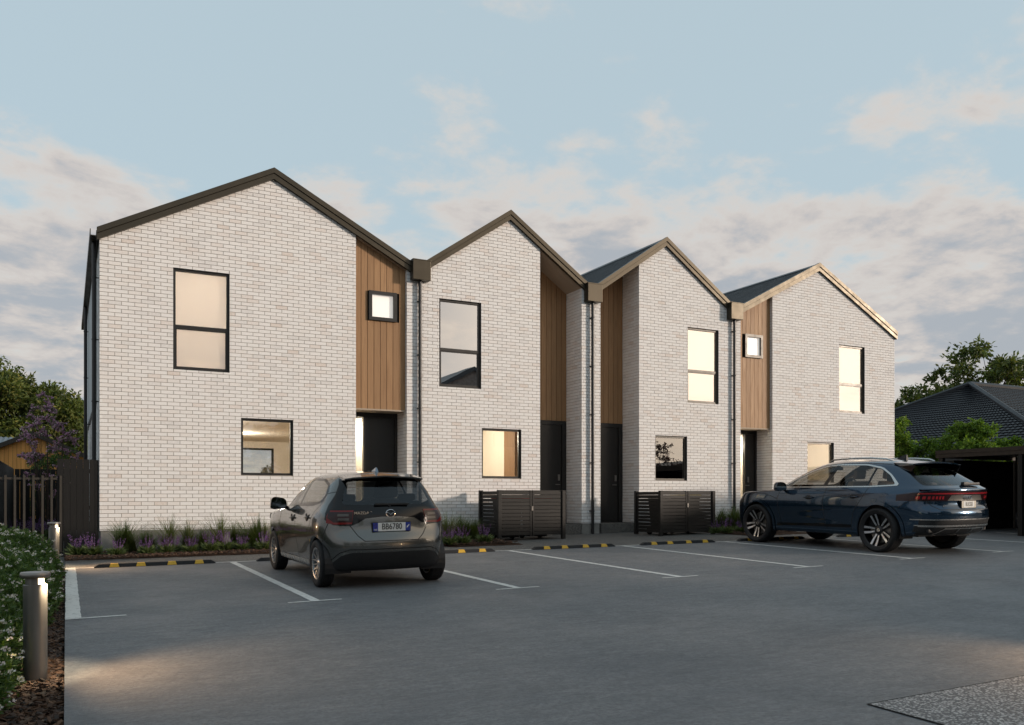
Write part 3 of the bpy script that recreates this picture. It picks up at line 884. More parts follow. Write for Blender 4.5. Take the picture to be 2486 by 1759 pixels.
    if blind_u: lamp(house, un.x(1.9), 1.9, 5.6, 200 if lit == 'A' else 120, (1.0, 0.93, 0.84))  # lamp added behind the upper window to make its pane brighter
    return house

def mid_house(un, name, label, mfr, mgu, mgl, blind_u, lit):
    hx = un.x(8.2)
    house = empty(name, (hx, 0.0, gz(hx, 0)), label, "house", "townhouses in the terrace")
    ops = [(7.08, 8.155, *WU_Z), (8.17, 9.23, *WL_Z)]
    mb = MB(); ztopb = 6.36
    slab(un, mb, 6.30, 9.74, HB, ztopb, ops, 0.012, 0.20)
    un.prism(mb, [(6.30, ztopb), (9.74, ztopb), (9.74, zB(9.74)+0.03), (B_AP, B_Z+0.03), (V1, zB(V1)+0.03), (6.30, zA(6.3)+0.02)], 0.012, 0.20)
    un.box(mb, 6.302, 0.2, HB, 6.50, RD_A+0.2, ztopb)
    un.box(mb, 9.65, 0.2, HB, 9.735, RD_B, 7.3)
    slab(un, mb, V1+0.005, V2-0.005, HB, 6.4, [], DEPTH-0.2, DEPTH)
    un.prism(mb, [(V1+0.005, 6.4), (V2-0.005, 6.4), (V2-0.005, zB(V2)), (B_AP, B_Z), (V1+0.005, zB(V1))], DEPTH-0.2, DEPTH)
    # half of the shared pier
    un.box(mb, 10.96, 0.012, HB, V2-0.001, RD_B+0.2, zB(V2))
    un.box(mb, V2-0.1, RD_B+0.2, HB, V2-0.004, DEPTH-0.2, zB(V2))
    un.prism(mb, [(9.74, CLADZ), (10.96, CLADZ), (10.96, zB(10.96)), (9.74, zB(9.74))], RD_B+0.09, RD_B+0.2)
    wall = mb.build("wall", M_MORTAR, house)
    bk = Bricks()
    lb = hl(B_AP, B_Z+0.02, B_S); la = hl(A_AP, A_Z+0.02, A_S)
    if not un.m:
        bk.lay((0,0,0), (1,0,0), (0,-1,0), V1, 9.75, HB, B_Z, lb, ops, 0.10)
        bk.lay((0,0,0), (1,0,0), (0,-1,0), 6.29, V1, HB, 6.7, la, (), 0.152, False)
        bk.lay((6.29,0,0), (0,1,0), (-1,0,0), 0.0, RD_A, HB, 6.62, (), (), 0.1, False)
        bk.lay((0,0,0), (1,0,0), (0,-1,0), 10.95, V2, HB, 6.8, lb, (), 0.06, False)
        bk.lay((10.95,0,0), (0,1,0), (-1,0,0), 0.0, RD_B, HB, zB(10.95)+0.05, (), (), 0.1, False)
    else:
        mops = [(MX-b_, MX-a, c_, d) for (a, b_, c_, d) in ops]
        mlb = hl(MX-B_AP, B_Z+0.02, B_S); mla = hl(MX-A_AP, A_Z+0.02, A_S)
        bk.lay((0,0,0), (1,0,0), (0,-1,0), MX-9.75, MX-V1, HB, B_Z, mlb, mops, 0.02)
        bk.lay((0,0,0), (1,0,0), (0,-1,0), MX-V1, MX-6.29, HB, 6.7, mla, (), 0.03, False)
        bk.lay((0,0,0), (1,0,0), (0,-1,0), V2, MX-10.95, HB, 6.8, mlb, (), 0.02, False)
        bk.lay((MX-9.75,0,0), (0,1,0), (-1,0,0), 0.0, RD_B, HB, zB(9.75)+0.05, (), (), 0.13, False)
    bk.build(wall)
    mb = MB()
    un.box(mb, 6.31, 0.018, -0.1, 9.73, 0.19, HB-0.002); un.box(mb, 10.97, 0.018, -0.1, V2-0.002, RD_B, HB-0.002); un.box(mb, 6.31, 0.19, -0.1, 6.5, RD_A, HB-0.002)
    un.box(mb, 9.66, 0.19, -0.1, 9.73, RD_B, HB-0.002)
    mb.build("plinth", M_PLINTH, house)
    roof(house, un, B_AP, B_Z, B_S, V1, V2)
    mb = MB(); un.prism(mb, [(9.75, zB(9.75)), (10.95, zB(10.95)), (10.95, zB(10.95)+0.03), (9.75, zB(9.75)+0.03)], 0.0, RD_B+0.02); mb.build("soffit", M_SOFFIT, house)
    boards(house, un, 9.75, 10.95, RD_B, CLADZ, zB, 8)
    yd = RD_B - 0.005; dz0 = HB - 0.01; zt = CLADZ - 0.002
    X0, X1 = un.xs(9.755, 10.945); fw = 0.12
    mb = MB()
    mb.box(X0, yd, dz0, X0+fw, yd+0.11, zt); mb.box(X1-fw, yd, dz0, X1, yd+0.11, zt); mb.box(X0+fw, yd+0.001, zt-0.10, X1-fw, yd+0.11, zt)
    mb.box(X0+fw, yd+0.001, dz0, X1-fw, yd+0.11, dz0+0.03)
    mb.build("door_frame", M_FRAME, house)
    mb = MB(); mb.bbox(X0+fw+0.002, yd+0.035, dz0+0.031, X1-fw-0.002, yd+0.085, zt-0.101, 0.004)
    dr = mb.build("door", M_DOOR, house)
    hx_ = X1 - fw - 0.09
    mb = MB(); mb.bbox(hx_-0.03, yd+0.012, dz0+1.10, hx_+0.03, yd+0.035, dz0+1.26, 0.006); mb.build("door_lock", M_STEEL, dr)
    mb = MB(); mb.tube((hx_, yd+0.035, dz0+1.0), (hx_, yd-0.02, dz0+1.0), 0.011, None, 10); mb.tube((hx_+0.01, yd-0.02, dz0+1.0), (hx_-0.13, yd-0.02, dz0+1.0), 0.010, None, 10)
    mb.build("door_handle", M_STEEL, dr)
    mb = MB(); mb.box(X0+0.01, -0.02, 0.1, X1-0.01, RD_B-0.01, HB-0.012); mb.build("door_step", M_AGG, house)
    for (o, tr, mg, bl) in ((ops[0], Z(3.52) - 0.04, mgu, blind_u), (ops[1], None, mgl, None)):
        a, b_ = un.xs(o[0], o[1])
        make_window(house, a+0.004, b_-0.004, o[2]+0.004, o[3]-0.004, 0.052, mfr, mg, tr, bl)
    a, b_ = un.xs(6.72, 9.64)
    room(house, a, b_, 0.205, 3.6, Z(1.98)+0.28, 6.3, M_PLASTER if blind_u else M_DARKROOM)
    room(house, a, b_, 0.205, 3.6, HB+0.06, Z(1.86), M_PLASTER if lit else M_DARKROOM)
    if lit:
        lamp(house, 8.1, 1.9, Z(1.62), 80)
        mb = MB(); mb.box(9.44, 0.75, HB+0.06, 9.63, 1.35, Z(1.80)); mb.build("cupboard", M_CEDAR, house)
    if blind_u: lamp(house, un.x(7.6), 1.9, 5.6, 90)  # added lamp, glows through the upper window covering
    return house

L, Rt = Unit(False), Unit(True)
hA = end_house(L, "townhouse", "largest white brick townhouse with wide gable beside the dark fence and gate", M_FRAME, M_GLASSB, M_GLASS, (0.0, M_ADDBLIND), 'A')
hB = mid_house(L, "townhouse", "white brick townhouse with steep gable and dark reflecting upper window behind the hatchback", M_FRAME, M_GLASSM, M_GLASS, None, True)
hC = mid_house(Rt, "townhouse", "white brick townhouse with steep gable between the two bronze rainwater heads", M_FRAMELIT, M_GLASSM, M_GLASSB, (0.0, M_ADDBLIND), False)
hD = end_house(Rt, "townhouse", "white brick end townhouse with wide gable behind the blue car", M_FRAMELIT, M_GLASSM, M_GLASS, (0.0, M_ADDBLIND), 'D')
rainhead(hB, V1, gz(V1, 0)-0.02); rainhead(hC, V2, gz(V2, 0)-0.02); rainhead(hD, MX-V1, gz(MX-V1, 0)-0.02)
# gutter, side panel and pipes on the open end of the first house
mb = MB(); mb.add([], [])
mb.prism([(-0.17, Z(5.06)), (-0.04, Z(5.06)), (-0.04, Z(5.17)), (-0.06, Z(5.17)), (-0.06, Z(5.075)), (-0.155, Z(5.075)), (-0.155, Z(5.19)), (-0.17, Z(5.19))], 'y', -0.06, DEPTH+0.05)
mb.build("gutter", M_FASCIA, hA)
mb = MB(); mb.box(-0.05, 1.6, Z(2.03), -0.002, DEPTH-0.05, Z(5.0)); mb.build("side_panel", simple("pale_fibre_panel", (0.55, 0.57, 0.58), 0.8, 0, 0.2, 0.05, 1.5), hA)
downpipe(hA, -0.085, 0.42, Z(5.07), 0.25, 'x'); downpipe(hA, -0.12, 6.9, Z(5.07), 0.3, 'x')
mb = MB(); mb.prism([(MX+0.17, Z(5.06)), (MX+0.04, Z(5.06)), (MX+0.04, Z(5.17)), (MX+0.06, Z(5.17)), (MX+0.06, Z(5.075)), (MX+0.155, Z(5.075)), (MX+0.155, Z(5.17)), (MX+0.17, Z(5.17))], 'y', 0.02, DEPTH+0.05)
mb.build("gutter", M_FASCIA, hD)

# ------------------------------------------------------------------ cars
def carpaint(name, col, flake, metal=0.75, rough=0.28):
    b = NB(name); p = b.objc((1, 1, 1))
    lw = b.n("ShaderNodeLayerWeight"); lw.inputs[0].default_value = 0.35
    c = b.mix(lw.outputs["Facing"], col, flake)
    c = b.mix(b.map(b.noise(p, 900, 2), 0.55, 0.75, 0, 0.25), c, tuple(min(1, v*1.8) for v in flake))
    dirt = b.map(b.noise(p, 3.0, 5, 0.6), 0.45, 0.8, 0, 0.10)
    return b.pbr(c, b.math('ADD', dirt, rough), metal, 0.5, None, 1.0, 0.025)
M_GREYPAINT = carpaint("grey_bronze_car_paint", (0.128, 0.128, 0.120), (0.060, 0.060, 0.058), 0.8, 0.22)
M_BLUEPAINT = carpaint("dark_blue_car_paint", (0.010, 0.039, 0.078), (0.005, 0.018, 0.038), 0.75, 0.16)
M_GLOSSBLK = simple("gloss_black", (0.004, 0.004, 0.005), 0.10, 0, 0.35, 0.02, 3)
M_MATTBLK = simple("matt_black_plastic", (0.012, 0.012, 0.013), 0.55, 0, 0.4, 0.06, 9)
M_TYRE = simple("tyre_rubber", (0.013, 0.013, 0.014), 0.72, 0, 0.35, 0.1, 20)
M_CHROME = simple("bright_chrome", (0.72, 0.72, 0.73), 0.12, 1.0, 0.5, 0.02, 3)
M_SATIN = simple("satin_aluminium", (0.55, 0.54, 0.52), 0.28, 1.0, 0.5, 0.03, 3)
M_RIM = simple("machined_alloy", (0.50, 0.52, 0.54), 0.30, 1.0, 0.5, 0.04, 8)
M_RIMDK = simple("dark_alloy", (0.035, 0.035, 0.037), 0.35, 0.8, 0.5, 0.05, 8)
M_CARGLASS = glassmat("tinted_car_glass", 0.0, (0.56, 0.56, 0.54), (1, 1, 1), 0.0, 1.0)
M_PRIVGLASS = glassmat("dark_rear_car_glass", 0.0, (0.34, 0.37, 0.40), (0.9, 0.95, 1), 0.0, 1.0)
b = NB("red_lamp_lens")
M_REDLAMP = b.pbr((0.11, 0.005, 0.006), 0.12, 0, 0.4, None, 0.0, 0.02, (1.0, 0.05, 0.04), 0.012)
b = NB("clear_lamp_lens")
M_CLEARLAMP = b.pbr((0.085, 0.080, 0.075), 0.16, 0.5, 0.5)
M_SMOKELAMP = simple("smoked_lamp_lens", (0.022, 0.006, 0.007), 0.14, 0, 0.4, 0.02, 3)
M_SEAT = simple("dark_seat_cloth", (0.018, 0.018, 0.019), 0.85, 0, 0.2, 0.1, 20)
M_SEATTAN = simple("tan_seat_leather", (0.24, 0.145, 0.075), 0.5, 0, 0.4, 0.08, 10)
M_PLATEW = simple("white_plate", (0.68, 0.68, 0.66), 0.4, 0, 0.4, 0.02, 10)
M_PLATEBLUE = simple("blue_plate_band", (0.012, 0.035, 0.24), 0.4, 0, 0.4, 0.02, 10)
M_INK = simple("black_plate_ink", (0.010, 0.010, 0.010), 0.5, 0, 0.3, 0.02, 10)
M_DARKMIRROR = simple("dark_mirror_glass", (0.16, 0.19, 0.21), 0.03, 1.0, 0.5, 0.02, 3)

def bspline_grid(Pc, S, SV):
    """uniform bicubic B-spline through a (levels, columns, 3) cage, mirrored at the centre line"""
    Pc = np.asarray(Pc, dtype=float)
    mir = np.array([-1, 1, 1])
    E = np.concatenate([Pc[:, 1:2]*mir, Pc, Pc[:, -2:-1]*mir], axis=1)
    bot = 2*E[0] - E[1]; top = E[-2]*mir
    E = np.concatenate([bot[None], E, top[None]], axis=0)
    def W(n, S_):
        rows = []
        for i in range(n-1):
            for k in range(S_): rows.append((i, k/S_))
        rows.append((n-2, 1.0))
        A = np.zeros((len(rows), n+2))
        for r, (i, t) in enumerate(rows):
            A[r, i:i+4] += [(1-t)**3/6, (3*t**3-6*t**2+4)/6, (-3*t**3+3*t**2+3*t+1)/6, t**3/6]
        return A
    A = W(Pc.shape[0], SV); B = W(Pc.shape[1], S)
    return np.einsum('ij,jkc,lk->ilc', A, E, B)

class Body:
    def __init__(s, cage, S=6, SV=5):
        G = bspline_grid(cage, S, SV)
        G[:, 0, 0] = 0; G[:, -1, 0] = 0; G[-1, :, 0] = 0
        s.bm = bmesh.new(); n, m = G.shape[:2]
        for sg in (1, -1):
            vs = [[s.bm.verts.new((G[i, j, 0]*sg, G[i, j, 1], G[i, j, 2])) for j in range(m)] for i in range(n)]
            for i in range(n-1):
                for j in range(m-1):
                    q = [vs[i][j], vs[i][j+1], vs[i+1][j+1], vs[i+1][j]]
                    s.bm.faces.new(q if sg < 0 else q[::-1])
        bmesh.ops.remove_doubles(s.bm, verts=s.bm.verts[:], dist=2e-4)
        bmesh.ops.recalc_face_normals(s.bm, faces=s.bm.faces[:])
        s.bm.normal_update()
        # outward: roof normal must point up
        top = max(s.bm.faces, key=lambda f: f.calc_center_median().z)
        if top.normal.z < 0: bmesh.ops.reverse_faces(s.bm, faces=s.bm.faces[:])
        s.bm.normal_update()
        s.nl = s.bm.verts.layers.float_vector.new("nrm")
        s.tl = s.bm.faces.layers.int.new("tag")
        for v in s.bm.verts: v[s.nl] = v.normal
        s.G = G
    def region(s, poly, axis, t, filt, only=None):
        """cut faces along poly (2D in the projection along axis) and tag what lies inside"""
        ia, ib = {'x': (1, 2), 'y': (0, 2), 'z': (0, 1)}[axis]
        a0 = min(p[0] for p in poly); a1 = max(p[0] for p in poly); b0 = min(p[1] for p in poly); b1 = max(p[1] for p in poly)
        faces = []
        for f in s.bm.faces:
            if only is not None and f[s.tl] not in only: continue
            cs = [v.co for v in f.verts]
            if max(c[ia] for c in cs) < a0 or min(c[ia] for c in cs) > a1 or max(c[ib] for c in cs) < b0 or min(c[ib] for c in cs) > b1: continue
            if not filt(f.calc_center_median(), f.normal): continue
            faces.append(f)
        n = len(poly)
        for i in range(n):
            p, q = poly[i], poly[(i+1) % n]
            d = (q[0]-p[0], q[1]-p[1])
            if abs(d[0]) + abs(d[1]) < 1e-9: continue
            co = Vector((0, 0, 0)); co[ia] = p[0]; co[ib] = p[1]
            no = Vector((0, 0, 0)); no[ia] = -d[1]; no[ib] = d[0]; no.normalize()
            ed = set(); ve = set()
            for f in faces:
                ed.update(f.edges); ve.update(f.verts)
            ret = bmesh.ops.bisect_plane(s.bm, geom=faces + list(ed) + list(ve), dist=1e-5, plane_co=co, plane_no=no)
            faces = [g for g in ret['geom'] if isinstance(g, bmesh.types.BMFace) and g.is_valid]
        for f in faces:
            c = f.calc_center_median(); x, y = c[ia], c[ib]; ins = False; j = n-1
            for i in range(n):
                if (poly[i][1] > y) != (poly[j][1] > y) and x < (poly[j][0]-poly[i][0])*(y-poly[i][1])/(poly[j][1]-poly[i][1]) + poly[i][0]: ins = not ins
                j = i
            if ins: f[s.tl] = t
        return s
    def line(s, pts, w, axis, t, filt, only=None):
        for k in range(len(pts)-1):
            p, q = Vector(pts[k]), Vector(pts[k+1]); d = (q-p).normalized(); nn = Vector((-d.y, d.x))*(w/2); e = d*(w*0.3)
            s.region([tuple(p-e+nn), tuple(q+e+nn), tuple(q+e-nn), tuple(p-e-nn)], axis, t, filt, only)
    def lip(s, cy, cz, r, depth, m_tag):
        """turn the cut edge of a wheel opening inwards"""
        for sg in (1, -1):
            ed = [e for e in s.bm.edges if len(e.link_faces) == 1 and all(abs(math.hypot(v.co.y-cy, v.co.z-cz) - r) < 0.012 and v.co.x*sg > 0.3 for v in e.verts)]
            if not ed: continue
            ret = bmesh.ops.extrude_edge_only(s.bm, edges=ed)
            for g in ret['geom']:
                if isinstance(g, bmesh.types.BMVert): g.co.x -= sg*depth
                if isinstance(g, bmesh.types.BMFace): g[s.tl] = m_tag
    def split(s, parent, parts):
        """parts: tag -> (name, material, parent object or None, offset)"""
        out_ = {}
        for t, (name, m, par, off) in parts.items():
            fs = [f for f in s.bm.faces if f[s.tl] == t]
            if not fs: continue
            groups = [fs]
            if not name.startswith("shut"):
                left = set(fs); groups = []
                while left:
                    st = [left.pop()]; g_ = list(st)
                    while st:
                        f = st.pop()
                        for e in f.edges:
                            for q in e.link_faces:
                                if q in left: left.discard(q); st.append(q); g_.append(q)
                    groups.append(g_)
                groups.sort(key=len, reverse=True)
                big = [g_ for g_ in groups if sum(f.calc_area() for f in g_) > 0.0008]
                groups = big or groups[:1]
                if t == 0: groups = [sum(big, [])]
            for g_ in groups:
                idx = {}; V = []; N = []; Fc = []
                for f in g_:
                    q = []
                    for v in f.verts:
                        k = idx.get(v)
                        if k is None:
                            k = idx[v] = len(V); nn = Vector(v[s.nl]); nn = nn.normalized() if nn.length > 1e-6 else v.normal
                            V.append(tuple(v.co + nn*off)); N.append(tuple(nn))
                        q.append(k)
                    Fc.append(q)
                me = bpy.data.meshes.new(name); me.from_pydata(V, [], Fc); me.update(); me.materials.append(m)
                me.polygons.foreach_set("use_smooth", [True]*len(me.polygons))
                me.normals_split_custom_set_from_vertices(N)
                o = link_mesh(name, me, parent)
                if name.startswith("shut"): o["kind"] = "stuff"
                out_[t] = o
        return out_

def circ(cy, cz, r, n=40): return [(cy + r*math.cos(2*math.pi*i/n), cz + r*math.sin(2*math.pi*i/n)) for i in range(n)]
def rounded(poly, r, k=4):
    """2D polygon with rounded corners"""
    out_ = []; n = len(poly)
    for i in range(n):
        p0, p, p1 = Vector(poly[i-1]), Vector(poly[i]), Vector(poly[(i+1) % n])
        a, c_ = (p0-p), (p1-p); rr = min(r, a.length*0.45, c_.length*0.45)
        A, B = p + a.normalized()*rr, p + c_.normalized()*rr
        for j in range(k+1):
            t = j/k; out_.append(tuple((1-t)**2*A + 2*t*(1-t)*p + t*t*B))
    return out_

def wheel(car, x, y, r, width, rimr, style, out):
    """wheel at (x,y); out = +1/-1 side that faces outwards"""
    tw = width/2
    mb = MB(); sh = min(0.035, width*0.16)
    prof = [(rimr-0.004, -tw*0.86), (rimr+0.012, -tw*0.93), ((rimr+r)/2, -tw*1.02), (r-sh*0.9, -tw*0.98), (r-sh*0.25, -tw*0.86), (r, -tw*0.62)]
    for g in (-0.42, -0.14, 0.14, 0.42): prof += [(r, tw*(g-0.05)), (r-0.007, tw*(g-0.035)), (r-0.007, tw*(g+0.035)), (r, tw*(g+0.05))]
    prof += [(r, tw*0.62), (r-sh*0.25, tw*0.86), (r-sh*0.9, tw*0.98), ((rimr+r)/2, tw*1.02), (rimr+0.012, tw*0.93), (rimr-0.004, tw*0.86)]
    mb.lathe(prof, 48, (0, 0, 0), 'x')
    w = empty("wheel", (0, 0, 0)); w.parent = car; w.location = (x, y, r); OFF[w.name] = Vector((0, 0, 0))
    w.rotation_euler = (RNG.uniform(0, 6.28), 0, 0)
    mb.build("tyre", M_TYRE, w, True)
    mb = MB()
    mb.lathe([(rimr-0.001, -tw*0.86), (rimr-0.022, -tw*0.80), (rimr-0.03, 0), (rimr-0.022, tw*0.78), (rimr-0.016, tw*0.88), (rimr+0.001, tw*0.90), (rimr+0.001, tw*0.86)], 48, (0, 0, 0), 'x')
    mb.build("rim", M_RIMDK if style == 'five' else M_RIM, w, True)
    o = out
    # brake disc and hub behind the spokes
    mb = MB(); mb.lathe([(0.02, o*tw*0.05), (rimr*0.72, o*tw*0.05), (rimr*0.72, o*(tw*0.05-0.02)), (0.02, o*(tw*0.05-0.02))], 40, (0, 0, 0), 'x')
    mb.build("brake_disc", M_STEEL, w, True)
    mb = MB(); mb.lathe([(rimr*0.985, -o*tw*0.55), (0.03, -o*tw*0.55)], 40, (0, 0, 0), 'x'); mb.build("inner_hub", M_MATTBLK, w)
    def spoke(mb, ang, a0, a1, r0, r1, w0, w1, x0, x1, th):
        """bar from radius r0 at angle a0 to r1 at angle a1 (offsets), with a raised face"""
        V = []
        for (rr, aa, ww, xx) in ((r0, a0, w0, x0), ((r0+r1)/2, (a0+a1)/2, (w0+w1)/2, (x0+x1)/2 - o*0.004), (r1, a1, w1, x1)):
            t = ang + aa; c_, s_ = math.cos(t), math.sin(t)
            for (sd, dx) in ((-1, 0), (1, 0), (1, -th*o), (-1, -th*o)):
                V.append((xx + dx, rr*c_ - sd*ww/2*s_, rr*s_ + sd*ww/2*c_))
        Fc = []
        for k in range(2):
            for i in range(4): Fc.append((k*4+i, k*4+(i+1) % 4, (k+1)*4+(i+1) % 4, (k+1)*4+i))
        Fc += [(3, 2, 1, 0), (8, 9, 10, 11)]
        mb.add(V, Fc)
    face = o*tw*0.80
    if style == 'multi':
        for k in range(5):
            for d in (-0.20, 0.20):
                mb = MB(); spoke(mb, 2*math.pi*k/5, d*0.55, d*1.25, 0.035, rimr-0.014, 0.026, 0.019, face-o*0.030, face-o*0.004, 0.022)
                mb.build("spoke", M_RIM, w)
            mb = MB(); spoke(mb, 2*math.pi*(k+0.5)/5, 0, 0, 0.035, rimr-0.014, 0.022, 0.015, face-o*0.034, face-o*0.006, 0.02); mb.build("spoke", M_RIM, w)
        mb = MB(); mb.lathe([(0.0, face-o*0.018), (0.03, face-o*0.018), (0.052, face-o*0.028), (0.055, face-o*0.06)], 24, (0, 0, 0), 'x'); mb.build("hub_cap", M_RIM, w, True)
    else:
        for k in range(5):
            for d in (-1, 1):
                mb = MB(); spoke(mb, 2*math.pi*k/5, d*0.30, d*0.155, 0.065, rimr-0.012, 0.040, 0.060, face-o*0.052, face-o*0.006, 0.035)
                mb.build("spoke", M_RIMDK, w)
                mb = MB(); spoke(mb, 2*math.pi*k/5, d*0.30 - d*0.01, d*0.175, 0.075, rimr-0.016, 0.026, 0.040, face-o*0.0505, face-o*0.0045, 0.002)
                mb.build("spoke_face", M_RIM, w)
        mb = MB(); mb.lathe([(0.0, face-o*0.030), (0.034, face-o*0.030), (0.040, face-o*0.034), (0.075, face-o*0.046), (0.085, face-o*0.09)], 24, (0, 0, 0), 'x'); mb.build("hub_cap", M_RIMDK, w, True)
        mb = MB(); mb.lathe([(0.0, face-o*0.0285), (0.033, face-o*0.0285)], 24, (0, 0, 0), 'x'); mb.build("centre_badge", M_SATIN, w)
    return w

def wheelwell(car, y, r, halfw, zc):
    for sg in (1, -1):
        mb = MB()
        n = 20; V = []; Fc = []
        for i in range(n+1):
            t = math.pi*(-0.10 + 1.20*i/n)
            for x in (halfw-0.035, halfw-0.38): V.append((sg*x, y + r*math.cos(t), zc + r*math.sin(t)))
        for i in range(n): Fc.append((2*i, 2*i+1, 2*i+3, 2*i+2))
        k = len(V); V.append((sg*(halfw-0.38), y, zc))
        for i in range(n): Fc.append((2*i+1, k, 2*i+3))
        mb.add(V, Fc); mb.build("wheel_arch_liner", M_MATTBLK, car)

def seat(car, x, y, z, m, w=0.5, tall=0.62):
    mb = MB()
    mb.bbox(x-w/2, y-0.02, z, x+w/2, y+0.48, z+0.16, 0.05)
    k = len(mb.v); mb.bbox(x-w/2, -0.07, 0.0, x+w/2, 0.07, tall, 0.055)
    mb.xform(Matrix.Translation((0, y, z+0.10)) @ Matrix.Rotation(R(14), 4, 'X'), k)
    k = len(mb.v); mb.bbox(x-0.13, -0.05, tall+0.03, x+0.13, 0.05, tall+0.21, 0.045)
    mb.xform(Matrix.Translation((0, y, z+0.10)) @ Matrix.Rotation(R(10), 4, 'X'), k)
    return mb.build("seat", m, car, True)

def mirror(car, sg, x, y, z, rx, rz, m):
    """rounded door mirror: shell bulging forward, glass facing back"""
    def sup(t, e=0.62):
        c_, s_ = math.cos(t), math.sin(t); return math.copysign(abs(c_)**e, c_), math.copysign(abs(s_)**e, s_)
    n = 24; V = []; Fc = []
    rings = [(1.0, -0.050), (1.02, -0.02), (0.97, 0.03), (0.80, 0.075), (0.45, 0.10), (0.06, 0.108)]
    for (k, dy) in rings:
        for i in range(n):
            a_, b_ = sup(2*math.pi*i/n); V.append((x + sg*rx*k*a_*(1 - 0.10*b_), y + dy, z + rz*k*b_*(1 - 0.18*(-a_))))
    for j in range(len(rings)-1):
        for i in range(n): Fc.append((j*n+i, j*n+(i+1) % n, (j+1)*n+(i+1) % n, (j+1)*n+i))
    Fc.append(tuple(range((len(rings)-1)*n, len(rings)*n)))
    mb = MB(); mb.add(V, Fc); o = mb.build("wing_mirror", m, car, True)
    mb = MB(); V = [(x + sg*rx*0.95*sup(2*math.pi*i/n)[0]*(1 - 0.10*sup(2*math.pi*i/n)[1]), y - 0.044, z + rz*0.95*sup(2*math.pi*i/n)[1]*(1 + 0.18*sup(2*math.pi*i/n)[0])) for i in range(n)]
    mb.add(V, [tuple(range(n))]); mb.build("mirror_glass", M_DARKMIRROR, o)
    return o
def ringmesh(name, m, parent, cx, y, cz, rx, rz, t, n=28):
    pts = [(cx + rx*math.cos(2*math.pi*i/n), y, cz + rz*math.sin(2*math.pi*i/n)) for i in range(n+1)]
    mb = MB(); mb.path(pts, t, 6); return mb.build(name, m, parent, True)

def rear_frame(G, z):
    """y of the rear centre line at height z, from the control surface"""
    col = G[:, -1]; zz = col[:, 2]; 
    for i in range(len(zz)-1):
        if (zz[i]-z)*(zz[i+1]-z) <= 0 and zz[i] != zz[i+1]:
            t = (z-zz[i])/(zz[i+1]-zz[i]); return col[i, 1]*(1-t) + col[i+1, 1]*t
    return col[0, 1]
def rear_y(body, x, z):
    """rearmost surface y at (x,z) by nearest vertex"""
    best = None
    for v in body.bm.verts:
        if v.co.y < 0.6:
            d = (v.co.x-x)**2 + (v.co.z-z)**2
            if v.co.y < -0.02 and (best is None or d < best[0]): best = (d, v.co.y)
    return best[1]

